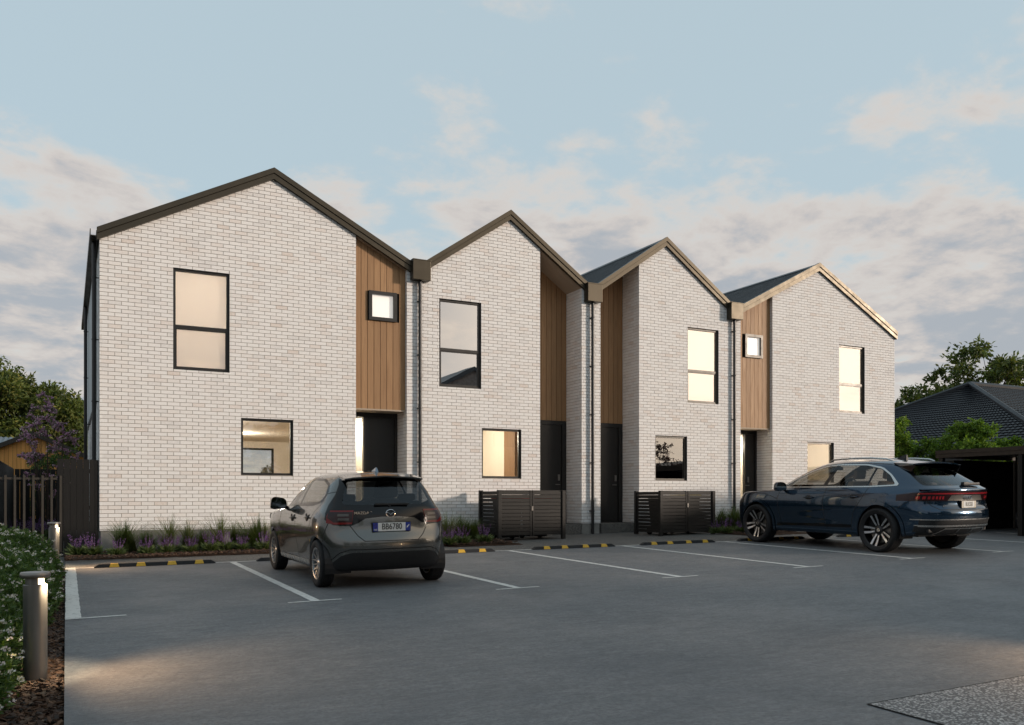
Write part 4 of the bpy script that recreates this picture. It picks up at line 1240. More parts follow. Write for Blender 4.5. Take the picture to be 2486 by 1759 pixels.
# ---- small hatchback ----------------------------------------------------
def make_hatch(car):
    def low(z, w, yf, yr, zf=None, zr=None, cr=0.0):
        zf = z if zf is None else zf; zr = z if zr is None else zr
        f = lambda t: z*(1-t) + zf*t; g = lambda t: z*(1-t) + zr*t
        return [(0, yf, zf), (0.40, yf-0.04, zf), (0.68, yf-0.22, f(.9)), (w-0.05, 2.98, f(.5)), (w, 2.56, f(.15)), (w-0.012, 1.85, z), (w-0.014, 1.05, z), (w-0.004, 0.42, z), (w, 0.0, g(.1)), (w-0.035, -0.27, g(.5)), (0.70-cr, yr+0.135, g(.9)), (0.42, yr+0.028, zr), (0, yr, zr)]
    C_ = [
        low(0.215, 0.79, 3.18, -0.46, 0.20, 0.225),
        low(0.245, 0.825, 3.26, -0.52, 0.26, 0.255),
        low(0.33, 0.838, 3.33, -0.565, 0.36, 0.36),
        low(0.47, 0.845, 3.36, -0.605, 0.50, 0.50),
        low(0.62, 0.872, 3.35, -0.60, 0.62, 0.62),
        low(0.74, 0.882, 3.31, -0.545, 0.72, 0.73),
        low(0.845, 0.878, 3.22, -0.53, 0.80, 0.84),
        low(0.93, 0.862, 3.05, -0.515, 0.865, 0.945),
        [(0, 2.40, 1.00), (0.38, 2.36, 0.995), (0.64, 2.22, 0.985), (0.775, 2.02, 0.975), (0.815, 1.74, 0.975), (0.828, 1.38, 0.98), (0.832, 0.92, 0.99), (0.825, 0.42, 1.005), (0.81, 0.05, 1.02), (0.78, -0.20, 1.03), (0.66, -0.385, 1.035), (0.40, -0.46, 1.035), (0, -0.48, 1.035)],
        [(0, 2.30, 1.04), (0.37, 2.26, 1.035), (0.62, 2.12, 1.03), (0.745, 1.93, 1.025), (0.785, 1.66, 1.025), (0.80, 1.32, 1.03), (0.803, 0.88, 1.04), (0.797, 0.40, 1.055), (0.78, 0.05, 1.07), (0.75, -0.18, 1.08), (0.64, -0.345, 1.085), (0.39, -0.425, 1.085), (0, -0.445, 1.085)],
        [(0, 1.92, 1.24), (0.35, 1.89, 1.24), (0.56, 1.78, 1.235), (0.66, 1.62, 1.23), (0.702, 1.40, 1.23), (0.718, 1.12, 1.235), (0.722, 0.76, 1.24), (0.716, 0.37, 1.245), (0.70, 0.06, 1.25), (0.67, -0.12, 1.255), (0.58, -0.255, 1.26), (0.36, -0.325, 1.26), (0, -0.34, 1.26)],
        [(0, 1.58, 1.395), (0.33, 1.56, 1.39), (0.50, 1.47, 1.385), (0.575, 1.34, 1.38), (0.612, 1.17, 1.385), (0.628, 0.95, 1.39), (0.632, 0.66, 1.395), (0.628, 0.35, 1.395), (0.612, 0.08, 1.39), (0.585, -0.06, 1.39), (0.51, -0.165, 1.39), (0.33, -0.215, 1.39), (0, -0.225, 1.39)],
        [(0, 1.36, 1.465), (0.29, 1.34, 1.46), (0.43, 1.27, 1.452), (0.50, 1.17, 1.45), (0.535, 1.03, 1.455), (0.55, 0.86, 1.46), (0.553, 0.60, 1.465), (0.55, 0.34, 1.463), (0.535, 0.10, 1.455), (0.51, -0.02, 1.45), (0.44, -0.11, 1.447), (0.29, -0.155, 1.447), (0, -0.165, 1.447)],
        [(0, 1.22, 1.50), (0.18, 1.20, 1.497), (0.26, 1.14, 1.493), (0.30, 1.05, 1.493), (0.32, 0.95, 1.497), (0.33, 0.80, 1.50), (0.335, 0.58, 1.503), (0.33, 0.34, 1.50), (0.32, 0.14, 1.493), (0.30, 0.03, 1.487), (0.26, -0.05, 1.48), (0.18, -0.09, 1.478), (0, -0.10, 1.478)],
        [(0, 1.15, 1.51), (0, 1.13, 1.51), (0, 1.09, 1.51), (0, 1.02, 1.51), (0, 0.92, 1.511), (0, 0.78, 1.512), (0, 0.57, 1.512), (0, 0.34, 1.509), (0, 0.15, 1.503), (0, 0.05, 1.498), (0, -0.02, 1.492), (0, -0.05, 1.488), (0, -0.06, 1.487)]]
    B = Body(C_)
    WR = 0.362
    side = lambda c, n: abs(c.x) > 0.5 and abs(n.x) > 0.25
    anyside = lambda c, n: abs(c.x) > 0.55
    rear = lambda c, n: c.y < 0.05 and n.y < 0.15
    B.region(circ(0, 0.305, WR), 'x', 9, anyside); B.region(circ(2.56, 0.305, WR), 'x', 9, anyside)
    bmesh.ops.delete(B.bm, geom=[f for f in B.bm.faces if f[B.tl] == 9], context='FACES')
    B.lip(0, 0.305, WR, 0.05, 0); B.lip(2.56, 0.305, WR, 0.05, 0)
    # side glass, black surround first
    sur = rounded([(1.93, 1.012), (0.30, 1.045), (-0.02, 1.10), (-0.08, 1.20), (0.02, 1.335), (0.30, 1.405), (0.75, 1.418), (1.12, 1.405), (1.42, 1.315)], 0.09)
    B.region(sur, 'x', 3, side)
    B.region(rounded([(1.70, 1.035), (1.02, 1.045), (0.97, 1.385), (1.11, 1.378), (1.40, 1.272)], 0.035), 'x', 1, side)
    B.region(rounded([(0.93, 1.048), (0.33, 1.068), (0.03, 1.125), (-0.01, 1.205), (0.07, 1.315), (0.32, 1.375), (0.88, 1.388)], 0.045), 'x', 1, side)
    # windscreen
    B.region(rounded([(-0.60, 1.05), (0.60, 1.05), (0.47, 1.40), (-0.47, 1.40)], 0.06), 'y', 4, lambda c, n: c.y > 1.0 and n.y > 0.2)
    # tailgate: rear glass, black band, lamps
    B.region([(-0.79, 0.955), (-0.50, 0.975), (0.50, 0.975), (0.79, 0.955), (0.735, 1.06), (0.64, 1.20), (0.575, 1.33), (0.55, 1.40), (-0.55, 1.40), (-0.575, 1.33), (-0.64, 1.20), (-0.735, 1.06)], 'y', 3, rear)
    B.region(rounded([(-0.60, 1.07), (0.60, 1.07), (0.535, 1.26), (0.48, 1.372), (-0.48, 1.372), (-0.535, 1.26)], 0.06), 'y', 2, rear)
    B.region([(-0.88, 1.01), (-0.80, 0.88), (-0.72, 0.815), (-0.52, 0.80), (-0.42, 0.84), (-0.33, 0.895), (-0.12, 0.915), (0.12, 0.915), (0.33, 0.895), (0.42, 0.84), (0.52, 0.80), (0.72, 0.815), (0.80, 0.88), (0.88, 1.01), (0.50, 1.03), (-0.50, 1.03)], 'y', 3, lambda c, n: c.y < -0.26 and abs(c.x) < 0.9)
    lampf = lambda c, n: c.y < -0.30
    for sg in (1, -1):
        P = [(0.47*sg, 1.000), (0.76*sg, 1.000), (0.86*sg, 0.985), (0.87*sg, 0.91), (0.80*sg, 0.845), (0.70*sg, 0.822), (0.50*sg, 0.828)]
        B.region(P if sg > 0 else P[::-1], 'y', 5, lampf)
        P = [(0.48*sg, 0.980), (0.75*sg, 0.980), (0.775*sg, 0.905), (0.71*sg, 0.850), (0.50*sg, 0.848)]
        B.region(P if sg > 0 else P[::-1], 'y', 6, lampf)
        for (za, zb) in ((0.925, 0.955), (0.872, 0.902)):
            P = [(0.53*sg, zb), (0.66*sg, zb), (0.665*sg, za), (0.535*sg, za)]
            B.region(P if sg > 0 else P[::-1], 'y', 10, lampf)
    # black lower bumper with its upturned ends
    B.region([(-0.95, 0.18), (0.95, 0.18), (0.95, 0.24), (0.80, 0.27), (0.74, 0.33), (0.64, 0.43), (0.52, 0.465), (-0.52, 0.465), (-0.64, 0.43), (-0.74, 0.33), (-0.80, 0.27), (-0.95, 0.24)], 'y', 7, lambda c, n: c.y < -0.34)
    B.line([(-0.66, 0.465), (-0.54, 0.505), (0.54, 0.505), (0.66, 0.465), (0.76, 0.355)], 0.012, 'y', 8, rear); B.line([(-0.66, 0.465), (-0.76, 0.355)], 0.012, 'y', 8, rear)
    # tailgate shut line and side shut lines
    B.line([(-0.52, 0.80), (-0.44, 0.68), (-0.36, 0.61), (0.36, 0.61), (0.44, 0.68), (0.52, 0.80)], 0.010, 'y', 8, rear, (0,))
    for pl in ([(1.02, 1.05), (1.06, 0.85), (1.05, 0.55), (0.98, 0.32)], [(1.92, 1.0), (1.98, 0.80), (1.97, 0.55), (1.90, 0.33)], [(-0.06, 1.12), (0.10, 0.98), (0.20, 0.82), (0.28, 0.70), (0.36, 0.56)], [(0.98, 0.318), (1.90, 0.318)], [(-0.33, 0.85), (-0.28, 0.70), (-0.245, 0.60)], [(-0.05, 1.21), (-0.20, 1.235)]):
        B.line(pl, 0.009, 'x', 8, side, (0,))
    # bright sill strip, front lamps
    B.region([(0.42, 0.255), (2.15, 0.245), (2.15, 0.305), (0.42, 0.325)], 'x', 11, lambda c, n: abs(c.x) > 0.6, (0, 8))
    for sg in (1, -1):
        P = [(0.50*sg, 0.76), (0.84*sg, 0.88), (0.84*sg, 0.80), (0.56*sg, 0.69)]
        B.region(P if sg > 0 else P[::-1], 'y', 6, lambda c, n: c.y > 2.75 and n.y > 0.1)
    B.region(rounded([(-0.52, 0.26), (0.52, 0.26), (0.60, 0.45), (0.42, 0.60), (-0.42, 0.60), (-0.60, 0.45)], 0.05), 'y', 7, lambda c, n: c.y > 3.0 and n.y > 0.2)
    o = B.split(car, {0: ("body", M_GREYPAINT, None, 0), 3: ("black_trim", M_GLOSSBLK, None, 0.0012), 1: ("side_window", M_CARGLASS, None, 0), 2: ("rear_window", M_PRIVGLASS, None, 0), 4: ("windscreen", M_CARGLASS, None, 0),
                      5: ("tail_lamp", M_REDLAMP, None, 0.006), 6: ("lamp_lens", M_SMOKELAMP, None, 0.008), 10: ("lamp_reflector", M_CLEARLAMP, None, 0.010), 7: ("lower_bumper", M_MATTBLK, None, 0), 8: ("shut_line", M_INK, None, 0.0006), 11: ("sill_strip", M_SATIN, None, 0.004)})
    # roof spoiler over the rear glass
    mb = MB()
    X = [-0.535, -0.42, 0, 0.42, 0.535]; V = []
    for x in X:
        e = abs(x)/0.56; y0 = 0.02 + 0.02*e; y1 = -0.345 + 0.07*e**3; zt = 1.494 - 0.045*e**2.2; 
        V += [(x, y0, zt+0.000), (x, y1, zt-0.048), (x, y1+0.004, zt-0.066), (x, y0-0.09, zt-0.072)]
    Fc = []
    for i in range(4):
        for k in range(4): Fc.append((i*4+k, i*4+(k+1) % 4, (i+1)*4+(k+1) % 4, (i+1)*4+k))
    Fc += [(0, 1, 2, 3), (19, 18, 17, 16)]
    mb.add(V, Fc); mb.build("roof_spoiler", M_GREYPAINT, car, True)
    mb = MB(); V = []
    for x in [-0.52, -0.40, 0, 0.40, 0.52]:
        e = abs(x)/0.56; V += [(x, -0.335 + 0.07*e**3, 1.494-0.045*e**2.2-0.062), (x, -0.22, 1.494-0.045*e**2.2-0.100), (x, -0.10, 1.494-0.045*e**2.2-0.070)]
    mb.add(V, [(i*3+k, i*3+k+1, i*3+k+4, i*3+k+3) for i in range(4) for k in range(2)]); mb.build("spoiler_underside", M_GLOSSBLK, car, True)
    # aerial, wiper, badge, plate, lettering
    mb = MB()
    for w_, y_, z_ in ((0.022, 0.10, 1.506), ):
        prof = [(0.17, 1.503), (0.02, 1.552), (-0.01, 1.556), (-0.03, 1.545), (-0.045, 1.498)]
        V = [(-0.026, 0.19, 1.506), (0.026, 0.19, 1.506), (0.026, 0.03, 1.496), (-0.026, 0.03, 1.496), (-0.005, 0.075, 1.552), (0.005, 0.075, 1.552), (0.006, 0.045, 1.556), (-0.006, 0.045, 1.556)]
        mb.add(V, [(0, 1, 5, 4), (1, 2, 6, 5), (2, 3, 7, 6), (3, 0, 4, 7), (4, 5, 6, 7)])
    mb.build("shark_fin_aerial", simple("pale_blue_grey_paint", (0.16, 0.22, 0.28), 0.15, 0.4, 0.5, 0.02, 3, 0, 60, 1.0), car, True)
    yw = rear_y(B, 0, 1.085)
    mb = MB(); mb.bbox(-0.20, yw-0.045, 1.060, 0.26, yw-0.020, 1.086, 0.006); mb.tube((0.0, yw+0.01, 1.05), (0.0, yw-0.035, 1.065), 0.022, None, 10); mb.build("rear_wiper", M_MATTBLK, car)
    yb = rear_y(B, 0, 0.955) - 0.008
    e = ringmesh("emblem", M_CHROME, car, 0, yb-0.004, 0.955, 0.060, 0.048, 0.0055)
    mb = MB(); pts = [(-0.056, yb-0.004, 0.968), (-0.030, yb-0.006, 0.964), (0.0, yb-0.006, 0.938), (0.030, yb-0.006, 0.964), (0.056, yb-0.004, 0.968)]; mb.path(pts, [0.0035, 0.0065, 0.008, 0.0065, 0.0035], 6); mb.build("emblem_wing", M_CHROME, e, True)
    def rearM(x, z, tilt=0.0, dy=0.004):
        y = rear_y(B, x, z) - dy
        sl = 0.0
        return Matrix.Translation((x, y, z)) @ Matrix.Rotation(R(90) + tilt, 4, 'X')
    text_mesh("model_lettering", "MAZDA 2", 0.050, M_SATIN, car, rearM(-0.355, 0.965, 0, 0.010), 0.002, 0.0003, 1.15)
    zp = 0.785; yp = min(rear_y(B, 0, zp+0.05), rear_y(B, 0, zp-0.05)) - 0.012
    mb = MB(); mb.bbox(-0.258, yp, zp-0.061, 0.258, yp+0.02, zp+0.061, 0.004); pl = mb.build("number_plate", M_INK, car)
    mb = MB(); mb.box(-0.185, yp-0.003, zp-0.054, 0.185, yp+0.001, zp+0.054); mb.build("plate_face", M_PLATEW, pl)
    for sg in (-1, 1):
        mb = MB(); mb.box(sg*0.186, yp-0.003, zp-0.054, sg*0.252, yp+0.001, zp+0.054); mb.build("plate_band", M_PLATEBLUE, pl)
    text_mesh("plate_lettering", "BB6780", 0.108, M_INK, pl, Matrix.Translation((0, yp-0.0045, zp+0.001)) @ Matrix.Rotation(R(90), 4, 'X'), 0.001, 0.0012, 0.82)
    text_mesh("country_lettering", "NZ", 0.030, M_PLATEW, pl, Matrix.Translation((-0.219, yp-0.0045, zp-0.036)) @ Matrix.Rotation(R(90), 4, 'X'), 0.001, 0.0004)
    mb = MB()
    for (sx, sz) in ((-0.235, 0.018), (-0.205, 0.010), (-0.219, 0.036), (-0.216, -0.010)): mb.box(sx-0.004, yp-0.0045, zp+sz-0.004, sx+0.004, yp-0.003, zp+sz+0.004)
    mb.build("plate_stars", M_REDLAMP, pl)
    mb = MB(); mb.prism([(0.200, zp-0.022), (0.214, zp-0.010), (0.240, zp+0.022), (0.232, zp+0.028), (0.212, zp+0.006), (0.205, zp+0.010)], 'y', yp-0.0045, yp-0.003); mb.build("plate_fern", M_PLATEW, pl)
    # handles, mirrors
    for sg in (1, -1):
        for (y, z) in ((1.20, 0.865), (0.36, 0.895)):
            xs_ = 0.872*sg
            mb = MB(); mb.lathe([(0.0, -0.002), (0.055, -0.002), (0.052, 0.006), (0.0, 0.010)], 18, (0, 0, 0), 'x'); mb.xform(Matrix.Translation((xs_, y, z)) @ Matrix.Diagonal((1.0*sg, 0.85, 1.0, 1)))
            cup = mb.build("handle_cup", M_INK, car, True)
            mb = MB(); mb.bbox(xs_-0.012+0.012*sg, y-0.09, z-0.014, xs_+0.012+0.018*sg, y+0.09, z+0.012, 0.010); mb.build("door_handle", M_GREYPAINT, car, True)
        mi = mirror(car, sg, sg*0.955, 1.70, 1.06, 0.115, 0.085, M_GREYPAINT)
        mb = MB(); mb.path([(sg*0.80, 1.76, 0.99), (sg*0.90, 1.735, 1.005)], 0.025, 8); mb.build("mirror_arm", M_GLOSSBLK, mi)
    # underside, cabin
    mb = MB(); mb.box(-0.62, -0.36, 0.235, 0.62, 3.05, 0.31); mb.build("underbody", M_MATTBLK, car)
    mb = MB(); mb.box(-0.74, -0.30, 0.34, 0.74, 2.3, 0.36); mb.box(-0.76, -0.25, 0.36, -0.73, 2.25, 0.98); mb.box(0.73, -0.25, 0.36, 0.76, 2.25, 0.98); mb.box(-0.72, -0.28, 0.36, 0.72, -0.2, 1.02); mb.box(-0.70, 1.72, 0.5, 0.70, 2.2, 0.99); mb.build("cabin_tub", M_SEAT, car)
    for x in (-0.36, 0.36): seat(car, x, 0.78, 0.42, M_SEAT)
    mb = MB(); mb.bbox(-0.62, 0.10, 0.44, 0.62, 0.58, 0.60, 0.05); mb.bbox(-0.62, -0.04, 0.56, 0.62, 0.10, 1.10, 0.05)
    for x in (-0.42, 0.42): mb.bbox(x-0.12, -0.02, 1.10, x+0.12, 0.07, 1.20, 0.04)
    mb.build("rear_bench", M_SEAT, car, True)
    mb = MB(); pts = [(0.36 + 0.18*math.cos(t), 1.52 - 0.06*math.sin(t), 0.95 + 0.17*math.sin(t)) for t in np.linspace(0, 2*math.pi, 20)]; mb.path(pts, 0.014, 6); mb.build("steering_wheel", M_MATTBLK, car, True)
    for y in (0, 2.56):
        wheelwell(car, y, WR-0.002, 0.86, 0.305)
        for sg in (1, -1): wheel(car, sg*0.765, y, 0.307, 0.19, 0.212, 'multi', sg)

# ---- large coupe SUV ----------------------------------------------------
def make_suv(car):
    def low(z, w, yf, yr, zf=None, zr=None):
        zf = z if zf is None else zf; zr = z if zr is None else zr
        f = lambda t: z*(1-t) + zf*t; g = lambda t: z*(1-t) + zr*t
        return [(0, yf, zf), (0.48, yf-0.05, zf), (0.80, yf-0.27, f(.9)), (w-0.05, 3.48, f(.5)), (w, 3.0, f(.15)), (w-0.022, 2.2, z), (w-0.026, 1.3, z), (w-0.012, 0.5, z), (w, 0.0, g(.1)), (w-0.035, -0.42, g(.5)), (0.83, yr+0.17, g(.9)), (0.50, yr+0.035, zr), (0, yr, zr)]
    C_ = [
        low(0.275, 0.90, 3.82, -0.80, 0.24, 0.34),
        low(0.31, 0.945, 3.90, -0.89, 0.30, 0.37),
        low(0.42, 0.962, 3.96, -0.985, 0.42, 0.46),
        low(0.56, 0.965, 3.99, -1.02, 0.56, 0.58),
        low(0.68, 0.985, 4.0, -1.035, 0.68, 0.69),
        low(0.78, 0.998, 3.99, -1.02, 0.78, 0.775),
        low(0.86, 0.998, 3.96, -0.965, 0.85, 0.84),
        low(0.97, 0.992, 3.88, -0.965, 0.94, 0.97),
        low(1.045, 0.975, 3.74, -0.985, 1.00, 1.075),
        low(1.075, 0.958, 3.62, -1.00, 1.03, 1.125),
        [(0, 2.86, 1.135), (0.48, 2.80, 1.125), (0.76, 2.62, 1.105), (0.885, 2.40, 1.10), (0.920, 2.10, 1.10), (0.935, 1.70, 1.105), (0.940, 1.15, 1.11), (0.935, 0.55, 1.12), (0.925, 0.05, 1.135), (0.90, -0.36, 1.145), (0.80, -0.75, 1.155), (0.50, -0.90, 1.16), (0, -0.93, 1.16)],
        [(0, 2.74, 1.185), (0.46, 2.69, 1.18), (0.72, 2.51, 1.165), (0.84, 2.29, 1.16), (0.882, 2.0, 1.155), (0.902, 1.62, 1.155), (0.908, 1.10, 1.16), (0.903, 0.52, 1.17), (0.89, 0.05, 1.18), (0.86, -0.33, 1.195), (0.76, -0.68, 1.205), (0.48, -0.82, 1.21), (0, -0.85, 1.21)],
        [(0, 2.30, 1.40), (0.43, 2.26, 1.40), (0.64, 2.11, 1.385), (0.735, 1.92, 1.375), (0.775, 1.68, 1.37), (0.80, 1.36, 1.37), (0.808, 0.95, 1.37), (0.802, 0.47, 1.37), (0.785, 0.08, 1.37), (0.75, -0.20, 1.375), (0.66, -0.42, 1.385), (0.44, -0.52, 1.39), (0, -0.54, 1.39)],
        [(0, 1.88, 1.565), (0.40, 1.85, 1.56), (0.57, 1.73, 1.545), (0.645, 1.57, 1.535), (0.685, 1.38, 1.535), (0.708, 1.14, 1.54), (0.715, 0.82, 1.54), (0.71, 0.44, 1.535), (0.69, 0.12, 1.525), (0.655, -0.06, 1.525), (0.575, -0.19, 1.53), (0.40, -0.25, 1.535), (0, -0.265, 1.535)],
        [(0, 1.62, 1.635), (0.35, 1.60, 1.63), (0.50, 1.50, 1.617), (0.565, 1.37, 1.61), (0.605, 1.22, 1.615), (0.628, 1.02, 1.62), (0.633, 0.76, 1.62), (0.628, 0.43, 1.615), (0.61, 0.16, 1.602), (0.58, 0.03, 1.597), (0.51, -0.07, 1.595), (0.35, -0.12, 1.597), (0, -0.13, 1.597)],
        [(0, 1.45, 1.675), (0.22, 1.43, 1.672), (0.32, 1.35, 1.667), (0.36, 1.25, 1.663), (0.385, 1.13, 1.667), (0.40, 0.96, 1.67), (0.405, 0.73, 1.67), (0.40, 0.43, 1.664), (0.385, 0.20, 1.652), (0.365, 0.09, 1.645), (0.32, 0.01, 1.64), (0.22, -0.03, 1.638), (0, -0.04, 1.638)],
        [(0, 1.36, 1.685), (0, 1.34, 1.685), (0, 1.29, 1.685), (0, 1.20, 1.685), (0, 1.09, 1.686), (0, 0.93, 1.686), (0, 0.71, 1.684), (0, 0.43, 1.678), (0, 0.22, 1.668), (0, 0.12, 1.662), (0, 0.05, 1.656), (0, 0.02, 1.654), (0, 0.01, 1.653)]]
    C_ = [[(x, y*1.08 if y < 0 else y, z) for (x, y, z) in row] for row in C_]
    B = Body(C_)
    WR, WZ = 0.452, 0.398
    side = lambda c, n: abs(c.x) > 0.5 and abs(n.x) > 0.25
    anyside = lambda c, n: abs(c.x) > 0.6
    rear = lambda c, n: c.y < -0.05 and n.y < 0.25
    for y in (0, 2.995): B.region(circ(y, WZ, WR), 'x', 9, anyside)
    bmesh.ops.delete(B.bm, geom=[f for f in B.bm.faces if f[B.tl] == 9], context='FACES')
    for y in (0, 2.995): B.lip(y, WZ, WR, 0.06, 0)
    for y in (0, 2.995): B.region(circ(y, WZ, WR+0.058, 44), 'x', 12, anyside)
    # chrome window line, then glass
    dlo = [(2.46, 1.135), (0.20, 1.158), (-0.33, 1.185), (-0.34, 1.215), (-0.13, 1.385), (0.10, 1.515), (0.45, 1.575), (1.10, 1.585), (1.40, 1.562), (1.75, 1.47), (2.10, 1.335)]
    B.region(rounded(dlo, 0.06), 'x', 3, side)
    inn = [(2.36, 1.155), (0.20, 1.180), (-0.285, 1.205), (-0.115, 1.365), (0.11, 1.490), (0.45, 1.552), (1.10, 1.562), (1.39, 1.540), (1.72, 1.455), (2.05, 1.322)]
    B.region(rounded(inn, 0.05), 'x', 13, side)
    B.region(rounded([(2.16, 1.165), (1.30, 1.172), (1.14, 1.552), (1.38, 1.535), (1.70, 1.45), (2.02, 1.315)], 0.03), 'x', 1, side)
    B.region(rounded([(1.20, 1.175), (0.30, 1.182), (0.24, 1.505), (0.45, 1.545), (1.05, 1.553)], 0.03), 'x', 1, side)
    B.region(rounded([(0.255, 1.184), (-0.265, 1.212), (-0.10, 1.362), (0.12, 1.480), (0.195, 1.495)], 0.03), 'x', 14, side)
    B.region(rounded([(-0.72, 1.19), (0.72, 1.19), (0.52, 1.60), (-0.52, 1.60)], 0.08), 'y', 4, lambda c, n: c.y > 1.3 and n.y > 0.2)
    # rear glass
    B.region(rounded([(-0.74, 1.185), (0.74, 1.185), (0.66, 1.36), (0.545, 1.555), (-0.545, 1.555), (-0.66, 1.36)], 0.05), 'y', 13, rear)
    B.region(rounded([(-0.68, 1.200), (0.68, 1.200), (0.60, 1.36), (0.50, 1.53), (-0.50, 1.53), (-0.60, 1.36)], 0.05), 'y', 2, rear)
    # lamp band with red light bar
    lampf = lambda c, n: c.y < -0.36
    B.region([(-1.02, 0.925), (-0.85, 0.925), (0.85, 0.925), (1.02, 0.925), (0.96, 1.02), (0.88, 1.065), (0.70, 1.09), (-0.70, 1.09), (-0.88, 1.065), (-0.96, 1.02)], 'y', 5, lampf)
    B.region([(-0.86, 1.040), (0.86, 1.040), (0.84, 1.062), (-0.84, 1.062)], 'y', 6, rear)
    B.region([(-0.45, 0.930), (0.45, 0.930), (0.38, 1.022), (-0.38, 1.022)], 'y', 15, rear)
    for sg in (1, -1):
        for k in range(7):
            a = 0.53 + 0.052*k; P = [(sg*a, 0.955), (sg*(a+0.030), 0.955), (sg*(a+0.024), 1.005), (sg*(a-0.006), 1.005)]
            B.region(P if sg > 0 else P[::-1], 'y', 6, lampf)
    # lower bumper: black mesh band, satin lines, diffuser
    lowf = lambda c, n: c.y < -0.55
    B.region([(-0.93, 0.515), (0.93, 0.515), (0.97, 0.60), (-0.97, 0.60)], 'y', 7, lambda c, n: c.y < -0.72)
    B.region([(-1.0, 0.20), (1.0, 0.20), (0.93, 0.44), (0.86, 0.50), (-0.86, 0.50), (-0.93, 0.44)], 'y', 7, lambda c, n: c.y < -0.66)
    B.region([(-0.96, 0.485), (0.96, 0.485), (0.97, 0.516), (-0.97, 0.516)], 'y', 16, lambda c, n: c.y < -0.70)
    B.region([(-0.99, 0.600), (0.99, 0.600), (0.99, 0.618), (-0.99, 0.618)], 'y', 16, lambda c, n: c.y < -0.62)
    B.line([(-0.62, 0.36), (-0.50, 0.455), (0.50, 0.455), (0.62, 0.36)], 0.016, 'y', 16, rear)
    for x in (-0.18, 0.18): B.line([(x, 0.37), (x, 0.44)], 0.016, 'y', 16, rear)
    # shut lines
    B.line([(-0.78, 0.93), (-0.72, 0.84), (-0.62, 0.775), (0.62, 0.775), (0.72, 0.84), (0.78, 0.93)], 0.011, 'y', 8, rear, (0,))
    for pl in ([(1.17, 1.15), (1.24, 0.90), (1.22, 0.62), (1.16, 0.36)], [(2.32, 1.14), (2.40, 0.92), (2.36, 0.66), (2.30, 0.36)], [(0.22, 1.16), (0.30, 1.0), (0.40, 0.86), (0.52, 0.70), (0.58, 0.50), (0.58, 0.36)], [(-0.40, 0.80), (-0.56, 0.90), (-0.66, 0.94)], [(2.40, 0.92), (2.75, 1.02), (3.2, 1.02)]):
        B.line(pl, 0.010, 'x', 8, side, (0,))
    B.region([(0.60, 0.415), (2.42, 0.39), (2.42, 0.44), (0.60, 0.47)], 'x', 17, side, (0, 8))
    # front lamp and grille
    for sg in (1, -1):
        P = [(0.55*sg, 0.86), (0.94*sg, 0.93), (0.94*sg, 0.82), (0.60*sg, 0.77)]
        B.region(P if sg > 0 else P[::-1], 'y', 10, lambda c, n: c.y > 3.3 and n.y > 0.1)
    B.region(rounded([(-0.40, 0.46), (0.40, 0.46), (0.52, 0.66), (0.44, 0.90), (-0.44, 0.90), (-0.52, 0.66)], 0.04), 'y', 7, lambda c, n: c.y > 3.5 and n.y > 0.2)
    B.split(car, {0: ("body", M_BLUEPAINT, None, 0), 12: ("wheel_arch_trim", M_BLUEPAINT, None, 0.014), 3: ("window_chrome", M_SATIN, None, 0.004), 13: ("window_surround", M_GLOSSBLK, None, 0), 1: ("side_window", M_CARGLASS, None, 0), 14: ("quarter_window", M_CARGLASS, None, 0), 2: ("rear_window", M_PRIVGLASS, None, 0), 4: ("windscreen", M_CARGLASS, None, 0),
                  5: ("tail_lamp", M_SMOKELAMP, None, 0.004), 6: ("light_bar", M_REDLAMP2, None, 0.007), 15: ("badge_panel", M_SATINDK, None, 0.006), 7: ("lower_bumper", M_MATTBLK, None, 0), 16: ("bumper_strip", M_SATIN, None, 0.008), 8: ("shut_line", M_INK, None, 0.0006), 10: ("head_lamp", M_CLEARLAMP, None, 0.002), 17: ("door_blade", M_GLOSSBLK, None, 0.008)})
    # tail lip
    mb = MB(); V = []
    for x in np.linspace(-0.88, 0.88, 15):
        e = abs(x)/0.88; y = -1.015 + 0.20*e**3.2; z = 1.118 - 0.012*e
        V += [(x, y+0.05, z+0.018), (x, y-0.014, z+0.016), (x, y-0.012, z+0.004), (x, y+0.03, z-0.016)]
    mb.add(V, [(i*4+k, i*4+(k+1) % 4, (i+1)*4+(k+1) % 4, (i+1)*4+k) for i in range(14) for k in range(4)]); mb.build("tail_lip", M_BLUEPAINT, car, True)
    # roof spoiler
    mb = MB(); V = []
    for x in np.linspace(-0.60, 0.60, 11):
        e = abs(x)/0.60; y1 = -0.50 + 0.05*e**3; zt = 1.642 - 0.050*e**2
        V += [(x, 0.02 - 0.06*e, zt+0.004), (x, y1, zt-0.040 + 0.018*e**2), (x, y1+0.006, zt-0.064 + 0.018*e**2), (x, -0.13-0.06*e, zt-0.066)]
    mb.add(V, [(i*4+k, i*4+(k+1) % 4, (i+1)*4+(k+1) % 4, (i+1)*4+k) for i in range(10) for k in range(4)] + [(0, 1, 2, 3), (43, 42, 41, 40)]); mb.build("roof_spoiler", M_BLUEPAINT, car, True)
